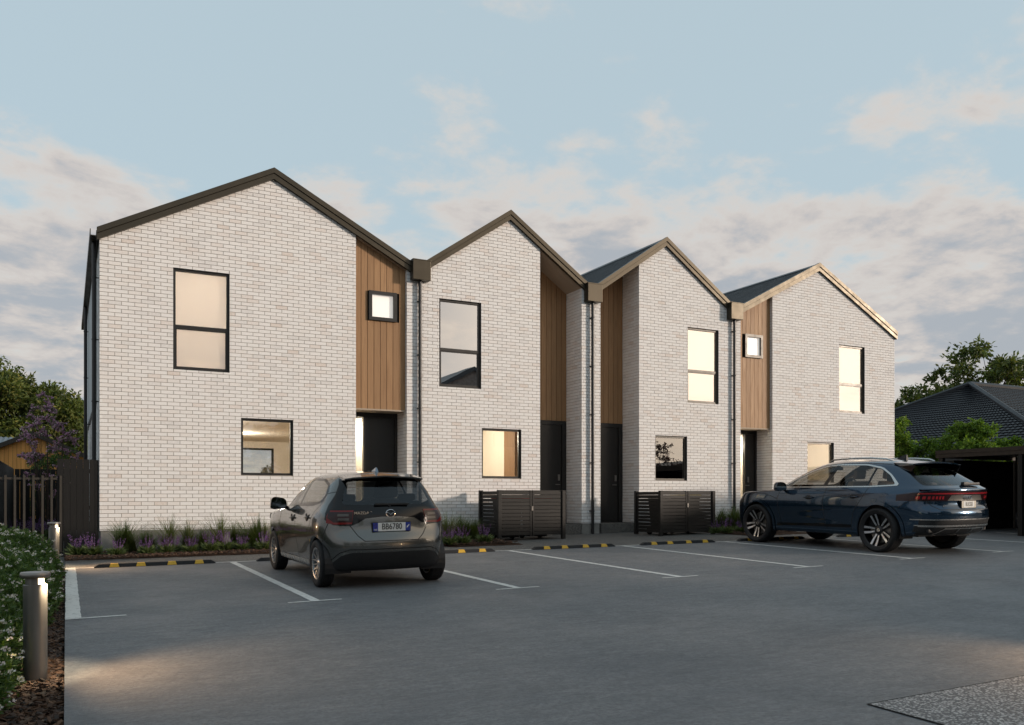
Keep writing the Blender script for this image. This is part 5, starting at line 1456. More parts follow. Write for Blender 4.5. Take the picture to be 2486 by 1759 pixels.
    for sg in (1, -1):
        mb = MB(); mb.add([(sg*0.57, -0.02, 1.585), (sg*0.60, -0.50, 1.555), (sg*0.63, -0.42, 1.43), (sg*0.62, -0.16, 1.50), (sg*0.555, -0.02, 1.58), (sg*0.585, -0.49, 1.55), (sg*0.60, -0.42, 1.43), (sg*0.59, -0.16, 1.50)],
            [(0, 1, 2, 3), (7, 6, 5, 4), (0, 4, 5, 1), (1, 5, 6, 2), (2, 6, 7, 3), (3, 7, 4, 0)]); mb.build("spoiler_fin", M_GLOSSBLK, car)
        # roof rail
        mb = MB(); pts = [(sg*0.565, 1.42, 1.64), (sg*0.580, 1.30, 1.675), (sg*0.592, 0.9, 1.692), (sg*0.592, 0.45, 1.688), (sg*0.58, 0.12, 1.665), (sg*0.565, 0.0, 1.630)]
        mb.path(pts, [0.010, 0.016, 0.017, 0.017, 0.016, 0.010], 8); mb.build("roof_rail", M_SATIN, car, True)
        for (y, z) in ((1.58, 0.955), (0.52, 0.985)):
            x = sg*0.977
            mb = MB(); mb.lathe([(0.0, -0.004), (0.075, -0.004), (0.070, 0.004), (0.0, 0.006)], 20, (0, 0, 0), 'x'); mb.xform(Matrix.Translation((x, y, z)) @ Matrix.Diagonal((sg, 1.25, 0.55, 1))); mb.build("handle_cup", M_INK, car, True)
            mb = MB(); mb.bbox(x-0.012+sg*0.012, y-0.115, z-0.012, x+0.012+sg*0.02, y+0.115, z+0.016, 0.011); mb.build("door_handle", M_BLUEPAINT, car, True)
        mi = mirror(car, sg, sg*1.075, 2.22, 1.165, 0.125, 0.085, M_BLUEPAINT)
        mb = MB(); mb.path([(sg*0.90, 2.26, 1.10), (sg*1.0, 2.24, 1.115)], 0.028, 8); mb.build("mirror_arm", M_GLOSSBLK, mi)
    mb = MB(); V = [(-0.030, 0.36, 1.672), (0.030, 0.36, 1.672), (0.030, 0.14, 1.655), (-0.030, 0.14, 1.655), (-0.006, 0.20, 1.745), (0.006, 0.20, 1.745), (0.007, 0.155, 1.748), (-0.007, 0.155, 1.748)]
    mb.add(V, [(0, 1, 5, 4), (1, 2, 6, 5), (2, 3, 7, 6), (3, 0, 4, 7), (4, 5, 6, 7)]); mb.build("shark_fin_aerial", M_MATTBLK, car)
    # wiper, rings, plate, lettering
    yw = rear_y(B, 0.30, 1.20)
    mb = MB(); mb.bbox(0.05, yw-0.075, 1.185, 0.42, yw-0.035, 1.235, 0.012); mb.bbox(-0.02, yw-0.085, 1.18, 0.12, yw-0.02, 1.245, 0.015); mb.build("rear_wiper", M_MATTBLK, car, True)
    yb = rear_y(B, 0, 0.975) - 0.012
    for k in range(4): ringmesh("emblem_ring", M_CHROME, car, -0.072 + 0.048*k, yb - 0.001*k, 0.977, 0.030, 0.030, 0.0045)
    zp = 0.862; yp = min(rear_y(B, 0, zp+0.04), rear_y(B, 0, zp-0.04)) - 0.014
    px_ = 0.0
    mb = MB(); mb.bbox(px_-0.195, yp, zp-0.066, px_+0.195, yp+0.03, zp+0.066, 0.004); pl = mb.build("number_plate", M_INK, car)
    mb = MB(); mb.box(px_-0.185, yp-0.003, zp-0.058, px_+0.185, yp+0.001, zp+0.058); mb.build("plate_face", M_PLATESIL, pl)
    mb = MB(); mb.box(px_-0.135, yp-0.0045, zp-0.052, px_+0.135, yp-0.003, zp+0.052); mb.build("plate_panel", M_PLATEW, pl)
    text_mesh("plate_lettering", "BLKSS8", 0.100, simple("grey_plate_ink", (0.22, 0.20, 0.17), 0.5), pl, Matrix.Translation((px_, yp-0.006, zp+0.001)) @ Matrix.Rotation(R(90), 4, 'X'), 0.001, 0.0010, 0.60)
    text_mesh("model_lettering", "Q8", 0.062, M_CHROME, car, Matrix.Translation((-0.52, rear_y(B, -0.52, 0.83)-0.006, 0.835)) @ Matrix.Rotation(R(90), 4, 'X'), 0.002, 0.0008)
    text_mesh("trim_lettering", "TDI", 0.040, M_CHROME, car, Matrix.Translation((0.56, rear_y(B, 0.56, 0.84)-0.006, 0.845)) @ Matrix.Rotation(R(90), 4, 'X'), 0.002, 0.0006)
    # exhaust tips, underside, cabin
    for sg in (1, -1):
        mb = MB(); mb.bbox(sg*0.66-0.10, -0.87, 0.385, sg*0.66+0.10, -0.66, 0.452, 0.02); mb.build("exhaust_finisher", M_MATTBLK, car, True)
    mb = MB(); mb.box(-0.70, -0.62, 0.30, 0.70, 3.6, 0.40); mb.build("underbody", M_MATTBLK, car)
    mb = MB(); mb.box(-0.84, -0.55, 0.42, 0.84, 2.6, 0.45); mb.box(-0.87, -0.5, 0.45, -0.83, 2.5, 1.13); mb.box(0.83, -0.5, 0.45, 0.87, 2.5, 1.13); mb.box(-0.82, -0.55, 0.45, 0.82, -0.5, 1.12); mb.box(-0.80, -0.50, 1.09, 0.80, 0.10, 1.11); mb.build("cabin_tub", M_SEAT, car)
    mb = MB(); mb.bbox(-0.82, 1.98, 0.6, 0.82, 2.6, 1.14, 0.05); mb.build("dashboard", M_SEATTAN, car, True)
    for x in (-0.40, 0.40): seat(car, x, 1.0, 0.52, M_SEATTAN, 0.54, 0.66)
    mb = MB(); mb.bbox(-0.70, 0.18, 0.56, 0.70, 0.68, 0.74, 0.05); mb.bbox(-0.70, 0.02, 0.70, 0.70, 0.20, 1.24, 0.06); mb.build("rear_bench", M_SEATTAN, car, True)
    for x in (-0.45, 0.45):
        mb = MB(); mb.bbox(x-0.13, 0.03, 1.25, x+0.13, 0.14, 1.42, 0.05); mb.build("head_restraint", M_SEAT, car, True)
    mb = MB(); pts = [(0.40 + 0.19*math.cos(t), 1.82 - 0.07*math.sin(t), 1.14 + 0.17*math.sin(t)) for t in np.linspace(0, 2*math.pi, 22)]; mb.path(pts, 0.017, 6); mb.build("steering_wheel", M_MATTBLK, car, True)
    mb = MB(); mb.bbox(-0.13, 1.72, 1.48, 0.13, 1.76, 1.55, 0.015); mb.build("interior_mirror", M_MATTBLK, car, True)
    for y in (0, 2.995):
        wheelwell(car, y, WR-0.002, 0.975, WZ)
        for sg in (1, -1): wheel(car, sg*0.86, y, 0.398, 0.27, 0.308, 'five', sg)
M_SATINDK = simple("dark_satin_metal", (0.16, 0.155, 0.145), 0.30, 0.9, 0.5, 0.03, 3)
M_PLATESIL = simple("grey_plate_surround", (0.30, 0.28, 0.24), 0.4, 0.3, 0.4, 0.03, 3)
b = NB("bright_red_lamp_lens")
M_REDLAMP2 = b.pbr((0.27, 0.010, 0.016), 0.12, 0, 0.5, None, 0.3, 0.02, (1.0, 0.06, 0.05), 0.02)

# ------------------------------------------------------------------ carpark furniture
ORD = ["first", "second", "third", "fourth", "fifth", "sixth", "seventh", "eighth", "ninth", "tenth", "eleventh", "twelfth", "thirteenth", "fourteenth", "fifteenth"]
def make_stop(loc, label):
    t = empty("wheel_stop", loc, label, "wheel stop", "rubber wheel stops at the head of the bays")
    L2, w0, w1, h = 0.925, 0.130, 0.075, 0.056
    mb = MB()
    V = []
    for (x, hh) in ((-L2, 0.012), (-L2+0.07, h), (L2-0.07, h), (L2, 0.012)):
        f = hh/h; wt = w0 + (w1-w0)*f
        V += [(x, -w0/2, 0.0), (x, -wt/2, hh), (x, wt/2, hh), (x, w0/2, 0.0)]
    Fc = []
    for i in range(3):
        for k in range(4): Fc.append((i*4+k, i*4+(k+1) % 4, (i+1)*4+(k+1) % 4, (i+1)*4+k))
    Fc += [(0, 1, 2, 3), (15, 14, 13, 12)]
    mb.add(V, Fc)
    link_mesh("rubber_block", mb.mesh("rubber_block", M_RUBBER, None, False, True), t)
    for f in (0.16, 0.375, 0.63, 0.86):
        x = -L2 + 2*L2*f; e = 0.0025
        mb = MB(); bw, tw = 0.074, 0.056
        A = [(x-bw, -w0/2-e, 0.004), (x+bw, -w0/2-e, 0.004), (x+tw, -w1/2-e, h+e), (x-tw, -w1/2-e, h+e), (x+tw, w1/2+e, h+e), (x-tw, w1/2+e, h+e), (x+bw, w0/2+e, 0.004), (x-bw, w0/2+e, 0.004)]
        mb.add(A, [(0, 1, 2, 3), (3, 2, 4, 5), (5, 4, 6, 7)])
        link_mesh("yellow_marker", mb.mesh("yellow_marker", M_YELLOW, None, False, False), t)
    return t
STOPX = [0.75, 3.27, 5.85, 8.51, 11.0, 13.49, 16.35]
STOPL = ["black and yellow wheel stop in the empty bay nearest the bollards", "wheel stop in front of the grey hatchback", "wheel stop in the empty bay just past the hatchback",
         "wheel stop in the bay facing the first bin enclosure", "wheel stop in the bay facing the second bin enclosure", "wheel stop under the nose of the blue car", "wheel stop seen beneath the blue car, in the bay beyond it"]
st0 = None
for x, lb in zip(STOPX, STOPL):
    loc = (x, yhead(x) - 0.03, gz(x, yhead(x)) + 0.001)
    if st0 is None: st0 = make_stop(loc, lb); o = st0
    else: o = copy_thing(st0, loc, lb)
    o.rotation_euler = (math.atan(GC), -math.atan(GB), math.atan(-0.066))

def bollard(x, y, label, face=0.0):
    z0 = gz(x, y) - 0.05
    t = empty("bollard_light", (x, y, z0), label, "bollard light", "lit steel bollards along the mulch bed")
    r = 0.077
    mb = MB(); mb.lathe([(0.0, 0.0), (r+0.004, 0.0), (r+0.004, 0.012), (r, 0.014), (r, 0.700), (r-0.004, 0.704)], 40, (x, y, z0)); mb.build("post", M_STEEL, t, True)
    mb = MB(); mb.lathe([(r-0.014, 0.690), (r-0.014, 0.752)], 40, (x, y, z0), 'z', R(75), R(285)); mb.build("light_shield", M_STEEL, t, True)
    mb = MB(); mb.lathe([(0.0, 0.748), (0.085, 0.748), (0.094, 0.754), (0.098, 0.760), (0.098, 0.778), (0.092, 0.790), (0.0, 0.796)], 40, (x, y, z0)); mb.build("cap", M_STEEL, t, True)
    mb = MB(); mb.lathe([(r-0.020, 0.704), (r-0.020, 0.747)], 24, (x, y, z0), 'z', R(-70), R(40)); mb.build("lamp_lens", M_LAMP, t, True)
    ld = bpy.data.lights.new("bollard_lamp", 'SPOT'); ld.energy = 70; ld.color = (1.0, 0.62, 0.33); ld.spot_size = R(120); ld.spot_blend = 1.0; ld.shadow_soft_size = 0.03
    lo = bpy.data.objects.new("bollard_lamp", ld); COL.objects.link(lo); lo.parent = t; lo.location = (0.105, -0.03, 0.735)
    lo.rotation_euler = Vector((-1.0, 0.28, 0.52)).to_track_quat('Z', 'Y').to_euler()
    ld2 = bpy.data.lights.new("bollard_glow", 'SPOT'); ld2.energy = 34.0; ld2.color = (1.0, 0.78, 0.50); ld2.spot_size = R(100); ld2.spot_blend = 0.7; ld2.shadow_soft_size = 0.012
    lo2 = bpy.data.objects.new("bollard_glow", ld2); COL.objects.link(lo2); lo2.parent = t; lo2.location = (0.103, -0.045, 0.742)
    lo2.rotation_euler = Vector((0.30, -0.13, 1.0)).to_track_quat('Z', 'Y').to_euler()
    t.rotation_euler = (0, 0, face)
    return t
b = NB("warm_lamp_lens"); M_LAMP = b.pbr((0.9, 0.8, 0.6), 0.4, 0, 0.3, None, 0, 0.03, (1.0, 0.80, 0.50), 3.0)
bollard(-0.770, -11.42, "large steel bollard light in the foreground beside the white flowering shrubs")
bollard(6.6, -15.0, "third steel bollard light standing at the aggregate pad beyond the frame", R(165))
bollard(-0.748, -2.72, "farther steel bollard light in front of the bar gate")

def enclosure(x0, x1, yf, yb, zt, label):
    zg = gz((x0+x1)/2, yf)
    t = empty("bin_enclosure", ((x0+x1)/2, (yf+yb)/2, zg), label, "bin enclosure", "slatted bin enclosures by the doors")
    pw = 0.085; xm = (x0+x1)/2
    for (x, y) in ((x0, yf), (x1, yf), (x0, yb), (x1, yb)):
        mb = MB(); mb.bbox(x-pw/2, y-pw/2, gz(x, y)-0.03, x+pw/2, y+pw/2, zt, 0.005); mb.build("post", M_DARKSLAT, t)
    for xx in (xm-0.030, xm+0.034):
        mb = MB(); mb.box(xx-0.022, yf-0.02, zg+0.09, xx+0.022, yf+0.025, zt-0.004); mb.build("gate_stile", M_DARKSLAT, t)
    pitch, sh = 0.0835, 0.0735; z = zt - 0.062; k = 0
    while z > zg + 0.10:
        for (a, b_) in ((x0+pw/2, xm-0.052), (xm+0.056, x1-pw/2)):
            mb = MB(); mb.box(a, yf-0.012, z-sh/2, b_, yf+0.012, z+sh/2); mb.build("slat", M_DARKSLAT, t)
        for x in (x0, x1):
            mb = MB(); mb.box(x-0.012, yf+pw/2, z-sh/2, x+0.012, yb-pw/2, z+sh/2); mb.build("slat", M_DARKSLAT, t)
        z -= pitch
    mb = MB(); mb.box(x0+pw/2, yf+0.013, zt-0.030, x1-pw/2, yf+0.035, zt-0.002); mb.build("top_rail", M_DARKSLAT, t)
    mb = MB(); mb.box(xm-0.02, yf-0.035, zg+0.68, xm+0.02, yf-0.02, zg+0.78); mb.build("gate_latch", M_STEEL, t)
    return t
enclosure(8.02, 9.68, -1.22, -0.26, Z(0.202), "black slatted bin enclosure in front of the second townhouse beside the salvia")
enclosure(12.15, 13.76, -1.66, -0.66, Z(0.203), "black slatted bin enclosure in front of the third townhouse near the blue car")
def wheelie(x, y, m_lid, label):
    zg = gz(x, y); t = empty("wheelie_bin", (x, y, zg), label, "wheelie bin", "bins inside the enclosures")
    mb = MB(); a, c_ = 0.20, 0.25
    V = [(x-a, y-a, zg+0.06), (x+a, y-a, zg+0.06), (x+a, y+a, zg+0.06), (x-a, y+a, zg+0.06), (x-c_, y-0.27, zg+0.90), (x+c_, y-0.27, zg+0.90), (x+c_, y+0.27, zg+0.90), (x-c_, y+0.27, zg+0.90)]
    mb.add(V, [(0, 3, 2, 1), (4, 5, 6, 7), (0, 1, 5, 4), (1, 2, 6, 5), (2, 3, 7, 6), (3, 0, 4, 7)]); mb.build("bin_body", M_MATTBLK, t)
    mb = MB(); mb.bbox(x-0.28, y-0.31, zg+0.902, x+0.28, y+0.30, zg+0.975, 0.02); mb.build("lid", m_lid, t)
    for s in (-1, 1):
        mb = MB(); mb.lathe([(0.0, -0.025), (0.09, -0.025), (0.09, 0.025), (0.0, 0.025)], 18, (x+s*0.24, y+0.22, zg+0.09), 'x'); mb.build("wheel", M_RUBBER, t)
M_REDLID = simple("red_bin_lid", (0.36, 0.03, 0.02), 0.5); M_YELLID = simple("yellow_bin_lid", (0.60, 0.38, 0.03), 0.5)
wheelie(8.48, -0.72, M_REDLID, "red lidded bin inside the first slatted enclosure"); wheelie(9.22, -0.72, M_REDLID, "second red lidded bin inside the first slatted enclosure")
wheelie(12.60, -1.15, M_REDLID, "red lidded bin inside the second slatted enclosure"); wheelie(13.30, -1.15, M_YELLID, "yellow lidded bin inside the second slatted enclosure")

# ------------------------------------------------------------------ fences and gate at the side of the first house
t = empty("bar_gate", (-1.25, 0.02, gz(-1.2, 0)), "brown metal gate of thin vertical bars beside the fence panel", "gate")
M_GATE = simple("brown_bronze_bar", (0.060, 0.052, 0.043), 0.5, 0.4, 0.5, 0.06, 5)
for k in range(12):
    x = -0.665 - 0.1508*k
    mb = MB(); mb.box(x-0.019, 0.0, 0.36, x+0.019, 0.03, Z(0.445)); mb.build("bar", M_GATE, t)
for z in (Z(0.385), 0.45):
    mb = MB(); mb.box(-2.35, 0.031, z-0.02, -0.64, 0.05, z+0.02); mb.build("rail", M_GATE, t)
t = empty("fence_panel", (-0.36, 0.05, 0.3), "dark stained upright timber fence panel between the gate and the house", "fence")
xb = [-0.725, -0.615, -0.505, -0.395, -0.285, -0.175, -0.082]
for i in range(6):
    mb = MB(); mb.box(xb[i]+0.002, 0.03, 0.22, xb[i+1]-0.002, 0.052, Z(0.762)); mb.build("board", M_DARKWOOD, t)
mb = MB(); mb.box(-0.075, 0.035, 0.22, -0.012, 0.095, Z(0.755)); mb.build("post", M_DARKWOOD, t)
for z in (0.6, 1.2, 1.9):
    mb = MB(); mb.box(-0.72, 0.053, z-0.04, -0.08, 0.09, z+0.04); mb.build("rail", M_DARKWOOD, t)
def paling_fence(name, label, p0, p1, zb, zt, pitch=0.11):
    p0, p1 = Vector(p0), Vector(p1); d = p1-p0; n = int(d.length/pitch); u = d.normalized(); nn = Vector((-u.y, u.x))
    t = empty(name, (p0.x, p0.y, zb), label, "fence")
    for i in range(n):
        c_ = p0 + u*(pitch*(i+0.5)); w = pitch/2 - 0.004; q = [c_ - u*w, c_ + u*w]
        mb = MB(); jz = float(RNG.uniform(-0.008, 0.008))
        poly = [q[0] + nn*0.01, q[1] + nn*0.01, q[1] - nn*0.01, q[0] - nn*0.01]
        mb.prism([(p.x, p.y) for p in poly], 'z', zb, zt + jz); mb.build("paling", M_DARKWOOD, t)
    mb = MB()
    for z in (zb+0.4, zt-0.3):
        poly = [p0 + nn*0.012, p1 + nn*0.012, p1 + nn*0.05, p0 + nn*0.05]; mb2 = MB(); mb2.prism([(p.x, p.y) for p in poly], 'z', z-0.045, z+0.045); mb2.build("rail", M_DARKWOOD, t)
paling_fence("boundary_fence", "dark paling boundary fence running back behind the bar gate", (-1.9, 0.4), (-1.9, 9.9), 0.3, Z(0.86), 0.15)
paling_fence("rear_fence", "dark paling fence closing the side yard beneath the purple tree", (-1.88, 9.95), (0.0, 9.95), 0.35, Z(0.86), 0.13)
for k in range(4):
    y = 2.2 + k*0.95
    mb = MB(); mb.bbox(-0.95, y, gz(-0.7, y)-0.05, -0.35, y+0.6, gz(-0.7, y)+0.0, 0.006)
    o = mb.build("stepping_paver", M_PLINTH); tag(o, "%s square paver behind the bar gate counting from the gate" % ORD[k], "paver", "stepping pavers in the side yard")

# ------------------------------------------------------------------ leaves
def leaf_quads(P, D, size, width, tint, jit=0.25, fold=0.25):
    """P base points, D growth directions: one folded diamond per leaf. returns V,F,T"""
    n = len(P)
    D = D / np.maximum(np.linalg.norm(D, axis=1, keepdims=True), 1e-6)
    rnd = RNG.normal(size=(n, 3)); S = np.cross(D, rnd); S /= np.maximum(np.linalg.norm(S, axis=1, keepdims=True), 1e-6)
    Nn = np.cross(S, D)
    L_ = (size*(1 + RNG.uniform(-jit, jit, n)))[:, None]; W_ = L_*width
    V = np.empty((n, 4, 3)); mid = P + D*L_*0.45
    V[:, 0] = P; V[:, 1] = mid + S*W_/2 + Nn*W_*fold; V[:, 2] = P + D*L_; V[:, 3] = mid - S*W_/2 + Nn*W_*fold
    F_ = np.arange(4*n).reshape(n, 4)
    T = np.repeat(tint, 4, axis=0)
    return V.reshape(-1, 3), F_, T
def cat_parts(parts):
    V = []; F_ = []; T = []; k = 0
    for v, f, t in parts: V.append(v); F_.append(f + k); T.append(t); k += len(v)
    return np.concatenate(V), np.concatenate(F_), np.concatenate(T)
def pal(cols, n, w=None, var=0.18):
    c_ = np.array(cols)[RNG.choice(len(cols), n, p=w)]
    return np.clip(c_*(1 + RNG.uniform(-var, var, (n, 1))), 0, 1)
def unit(n):
    v = RNG.normal(size=(n, 3)); return v/np.linalg.norm(v, axis=1, keepdims=True)

GREENS = [(0.040, 0.070, 0.018), (0.060, 0.095, 0.024), (0.085, 0.115, 0.030), (0.030, 0.052, 0.016)]
def hebe_meshes():
    rx, rz = 0.78, 0.60
    n = 1050
    u = unit(n); u[:, 2] = np.abs(u[:, 2])*0.95 - 0.12
    u /= np.linalg.norm(u, axis=1, keepdims=True)
    bump = 1 + 0.10*np.sin(u[:, 0]*5 + 1) * np.sin(u[:, 1]*6) + RNG.uniform(-0.09, 0.07, n)
    C_ = u*np.array([rx, rx, rz])*bump[:, None]*0.90; C_[:, 2] += 0.06
    D = u*np.array([0.8, 0.8, 1.0]) + np.array([0, 0, 0.55]) + RNG.normal(size=(n, 3))*0.22
    D /= np.linalg.norm(D, axis=1, keepdims=True)
    Ps = []; Ds = []
    for k in range(9):
        t = k/9*0.135
        for s in range(2):
            out_ = np.cross(D, unit(n)); out_ /= np.linalg.norm(out_, axis=1, keepdims=True)
            Ps.append(C_ + D*t); Ds.append(D*0.75 + out_*0.8)
    P = np.concatenate(Ps); Dd = np.concatenate(Ds)
    tint = pal([(0.060, 0.115, 0.028), (0.085, 0.150, 0.038), (0.045, 0.085, 0.024), (0.12, 0.18, 0.05)], len(P), [0.35, 0.3, 0.2, 0.15])
    V, F_, T = leaf_quads(P, Dd, 0.046, 0.36, tint)
    fol = np_mesh("foliage", V, F_, M_LEAF, T)
    # flower heads on the outer tips
    sel = np.where((u[:, 2] > -0.02) & (RNG.uniform(size=n) < 0.16))[0]
    tips = C_[sel] + D[sel]*0.145; parts = []
    for k in range(13):
        off = unit(len(sel))*np.array([0.021, 0.021, 0.012]) ; d = D[sel] + unit(len(sel))*0.9
        parts.append(leaf_quads(tips + off, d, 0.0175, 0.8, pal([(0.72, 0.70, 0.70), (0.66, 0.60, 0.66), (0.78, 0.76, 0.74)], len(sel), None, 0.06)))
    V, F_, T = cat_parts(parts)
    flo = np_mesh("blossom", V, F_, M_PETAL, T)
    mb = MB()
    for k in range(1, 40):
        a = RNG.uniform(0, 6.28); e = RNG.uniform(0.2, 1.4); q = (rx*0.8*math.cos(a)*math.cos(e), rx*0.8*math.sin(a)*math.cos(e), rz*0.85*math.sin(e))
        mb.path([(0, 0, 0), (q[0]*0.5, q[1]*0.5, q[2]*0.6), q], [0.010, 0.006, 0.003], 5)
    stems = mb.mesh("stems", M_BARK)
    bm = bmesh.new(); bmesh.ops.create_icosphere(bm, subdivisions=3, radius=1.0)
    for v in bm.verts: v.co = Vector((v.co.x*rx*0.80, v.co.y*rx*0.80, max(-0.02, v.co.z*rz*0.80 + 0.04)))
    cm = bpy.data.meshes.new("dark_core"); bm.to_mesh(cm); bm.free(); cm.materials.append(simple("shaded_inner_foliage", (0.022, 0.034, 0.012), 0.95, 0, 0.1, 0.4, 30, 0.8, 60))  # solid dark filler; shade inside the bush put into its colour
    return fol, flo, stems, cm
HB_V = [hebe_meshes() for _ in range(2)]
hy = -3.45
for k in range(12):
    x = (-1.52 if k < 7 else -1.70) + 0.05*math.sin(k*2.1); y = hy - 0.90*k
    t = empty("flowering_shrub", (x, y, gz(x, y)-0.05), "%s white flowering shrub in the row along the mulch bed, counted from the bar gate" % ORD[k], "shrub", "white flowering shrubs along the carpark edge")
    fol, flo, stems, cm = HB_V[k % 2]
    for nm, me in (("foliage", fol), ("blossom", flo), ("stem", stems), ("dark_core", cm)):
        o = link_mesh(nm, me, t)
        if nm in ("foliage", "blossom", "stem"): o["kind"] = "stuff"
    t.rotation_euler = (0, 0, k*1.9 + 0.4); s_ = 1.0 + 0.08*math.sin(k*1.7); t.scale = (s_, s_, s_*(1.0 + 0.07*math.cos(k*2.3)))
# second row further from the carpark
for k in range(6):
    x = -2.75 + 0.1*math.cos(k*3.3); y = -4.6 - 1.35*k
    t = empty("flowering_shrub", (x, y, gz(x, y)-0.05), "%s white flowering shrub in the back row away from the carpark, counted from the gate" % ORD[k], "shrub", "white flowering shrubs along the carpark edge")
    fol, flo, stems, cm = HB_V[(k+1) % 2]
    for nm, me in (("foliage", fol), ("blossom", flo), ("stem", stems), ("dark_core", cm)):
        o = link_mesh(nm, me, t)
        if nm in ("foliage", "blossom", "stem"): o["kind"] = "stuff"
    t.rotation_euler = (0, 0, k*2.7 + 1.0); t.scale = (1.12, 1.12, 1.15)

def grass_mesh(n, h, spread, lean, wid, cols):
    V = []; F_ = []; T = []
    seg = 5
    for i in range(n):
        a = RNG.uniform(0, 2*math.pi); l = lean*RNG.uniform(0.15, 1.0); hh = h*RNG.uniform(0.55, 1.05)
        r0 = spread*math.sqrt(RNG.uniform(0, 1)); bx, by = r0*math.cos(a*1.7), r0*math.sin(a*1.7)
        dx, dy = math.cos(a), math.sin(a); w = wid*RNG.uniform(0.7, 1.2)
        c_ = np.array(cols[RNG.integers(len(cols))])*RNG.uniform(0.75, 1.25)
        k = len(V)
        for s in range(seg+1):
            t = s/seg; out_ = l*hh*(t**1.9); z = hh*(t - 0.30*l*t**2.4); ww = w*(1 - t**1.6)*0.5 + 0.0004
            x, y = bx + dx*out_, by + dy*out_
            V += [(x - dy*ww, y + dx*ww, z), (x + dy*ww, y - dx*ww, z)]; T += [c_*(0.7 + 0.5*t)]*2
        for s in range(seg): F_.append((k+2*s, k+2*s+1, k+2*s+3, k+2*s+2))
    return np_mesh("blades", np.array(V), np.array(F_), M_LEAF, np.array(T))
GC1 = [(0.065, 0.105, 0.030), (0.09, 0.130, 0.038), (0.12, 0.150, 0.050), (0.15, 0.155, 0.07)]
GC2 = [(0.050, 0.085, 0.026), (0.070, 0.110, 0.034), (0.10, 0.125, 0.042)]
G_TALL = [grass_mesh(230, 0.80, 0.10, 1.05, 0.011, GC1) for _ in range(2)]
G_FINE = [grass_mesh(520, 0.56, 0.14, 1.15, 0.0075, GC2) for _ in range(2)]
def grass(x, y, kind, s, label):
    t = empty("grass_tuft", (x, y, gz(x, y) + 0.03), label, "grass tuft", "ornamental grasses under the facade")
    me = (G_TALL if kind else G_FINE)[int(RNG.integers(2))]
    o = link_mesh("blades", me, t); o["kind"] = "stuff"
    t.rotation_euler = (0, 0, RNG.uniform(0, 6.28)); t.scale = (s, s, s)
def salvia_meshes():
    n = 260; a = RNG.uniform(0, 6.28, n); D = np.stack([np.cos(a), np.sin(a), RNG.uniform(0.15, 1.3, n)], 1)
    P = np.stack([np.cos(a)*0.05*RNG.uniform(0, 1.6, n), np.sin(a)*0.05*RNG.uniform(0, 1.6, n), RNG.uniform(0.0, 0.10, n)], 1)
    V, F_, T = leaf_quads(P, D, 0.17, 0.16, pal([(0.075, 0.115, 0.040), (0.11, 0.155, 0.058), (0.15, 0.19, 0.085)], n))
    fol = np_mesh("foliage", V, F_, M_LEAF, T)
    parts = []; mb = MB()
    for k in range(17):
        a = RNG.uniform(0, 6.28); l = RNG.uniform(0.03, 0.19); h = RNG.uniform(0.26, 0.46)
        tip = np.array([math.cos(a)*l, math.sin(a)*l, h]); b0 = np.array([math.cos(a)*l*0.35, math.sin(a)*l*0.35, 0.04])
        mb.path([tuple(b0), tuple((b0+tip)/2 + np.array([0, 0, 0.02])), tuple(tip)], [0.003, 0.0025, 0.0015], 4)
        m = 30; tt = RNG.uniform(0.45, 1.0, m)[:, None]; P = b0*(1-tt) + tip*tt + RNG.normal(size=(m, 3))*0.004
        D = unit(m)*np.array([1, 1, 0.5]) + np.array([0, 0, 0.45])
        parts.append(leaf_quads(P, D, 0.0155, 0.6, pal([(0.22, 0.10, 0.36), (0.30, 0.15, 0.44), (0.16, 0.07, 0.28), (0.40, 0.24, 0.50)], m)))
    V, F_, T = cat_parts(parts)
    return fol, np_mesh("flower_spikes", V, F_, M_PETAL, T), mb.mesh("stems", M_BARK)
SALV = [salvia_meshes() for _ in range(3)]
def salvia(x, y, s, label, group="purple salvias in the planting beds"):
    t = empty("salvia_plant", (x, y, gz(x, y) + 0.03), label, "flowering plant", group)
    fol, flo, stm = SALV[int(RNG.integers(3))]
    for nm, me in (("foliage", fol), ("flower_spike", flo), ("stem", stm)):
        o = link_mesh(nm, me, t); o["kind"] = "stuff"
    t.rotation_euler = (0, 0, RNG.uniform(0, 6.28)); t.scale = (s*0.86, s*0.86, s*0.80)
def bedpos(px, yy):             # x on the bed at depth yy for a photo column
    u_ = (px - 1243)/2090.9; dx = u_*math.cos(YAW) + math.sin(YAW); dy = -u_*math.sin(YAW) + math.cos(YAW)
    return CAMX + dx/dy*(yy - CAMY)
gp = [(309, 0, 1.30), (361, 0, 0.95), (409, 1, 1.02), (452, 1, 0.88), (488, 0, 0.95), (529, 1, 1.05), (572, 1, 0.85), (612, 0, 1.35), (650, 1, 0.85), (700, 0, 1.1), (745, 1, 0.9)]
for k, (px_, kd, s_) in enumerate(gp):
    yy = -0.62 - 0.1*(k % 3); grass(bedpos(px_, yy), yy, kd, s_, "%s %s grass tuft under the largest townhouse, counted from the fence" % (ORD[k], "tall spiky" if kd else "low fine"))
sp = [(190, -0.85, 1.25), (225, -0.95, 1.15), (284, -1.15, 1.0), (357, -1.15, 1.0), (404, -1.1, 1.05), (424, -0.95, 0.95), (462, -1.15, 1.0), (512, -1.2, 1.15), (545, -1.15, 1.2), (586, -1.2, 1.0), (640, -1.3, 1.1), (690, -1.3, 1.0), (760, -1.4, 1.0)]
for k, (px_, yy, s_) in enumerate(sp): salvia(bedpos(px_, yy), yy, s_, "%s purple salvia along the largest townhouse, counted from the fence" % ORD[k])
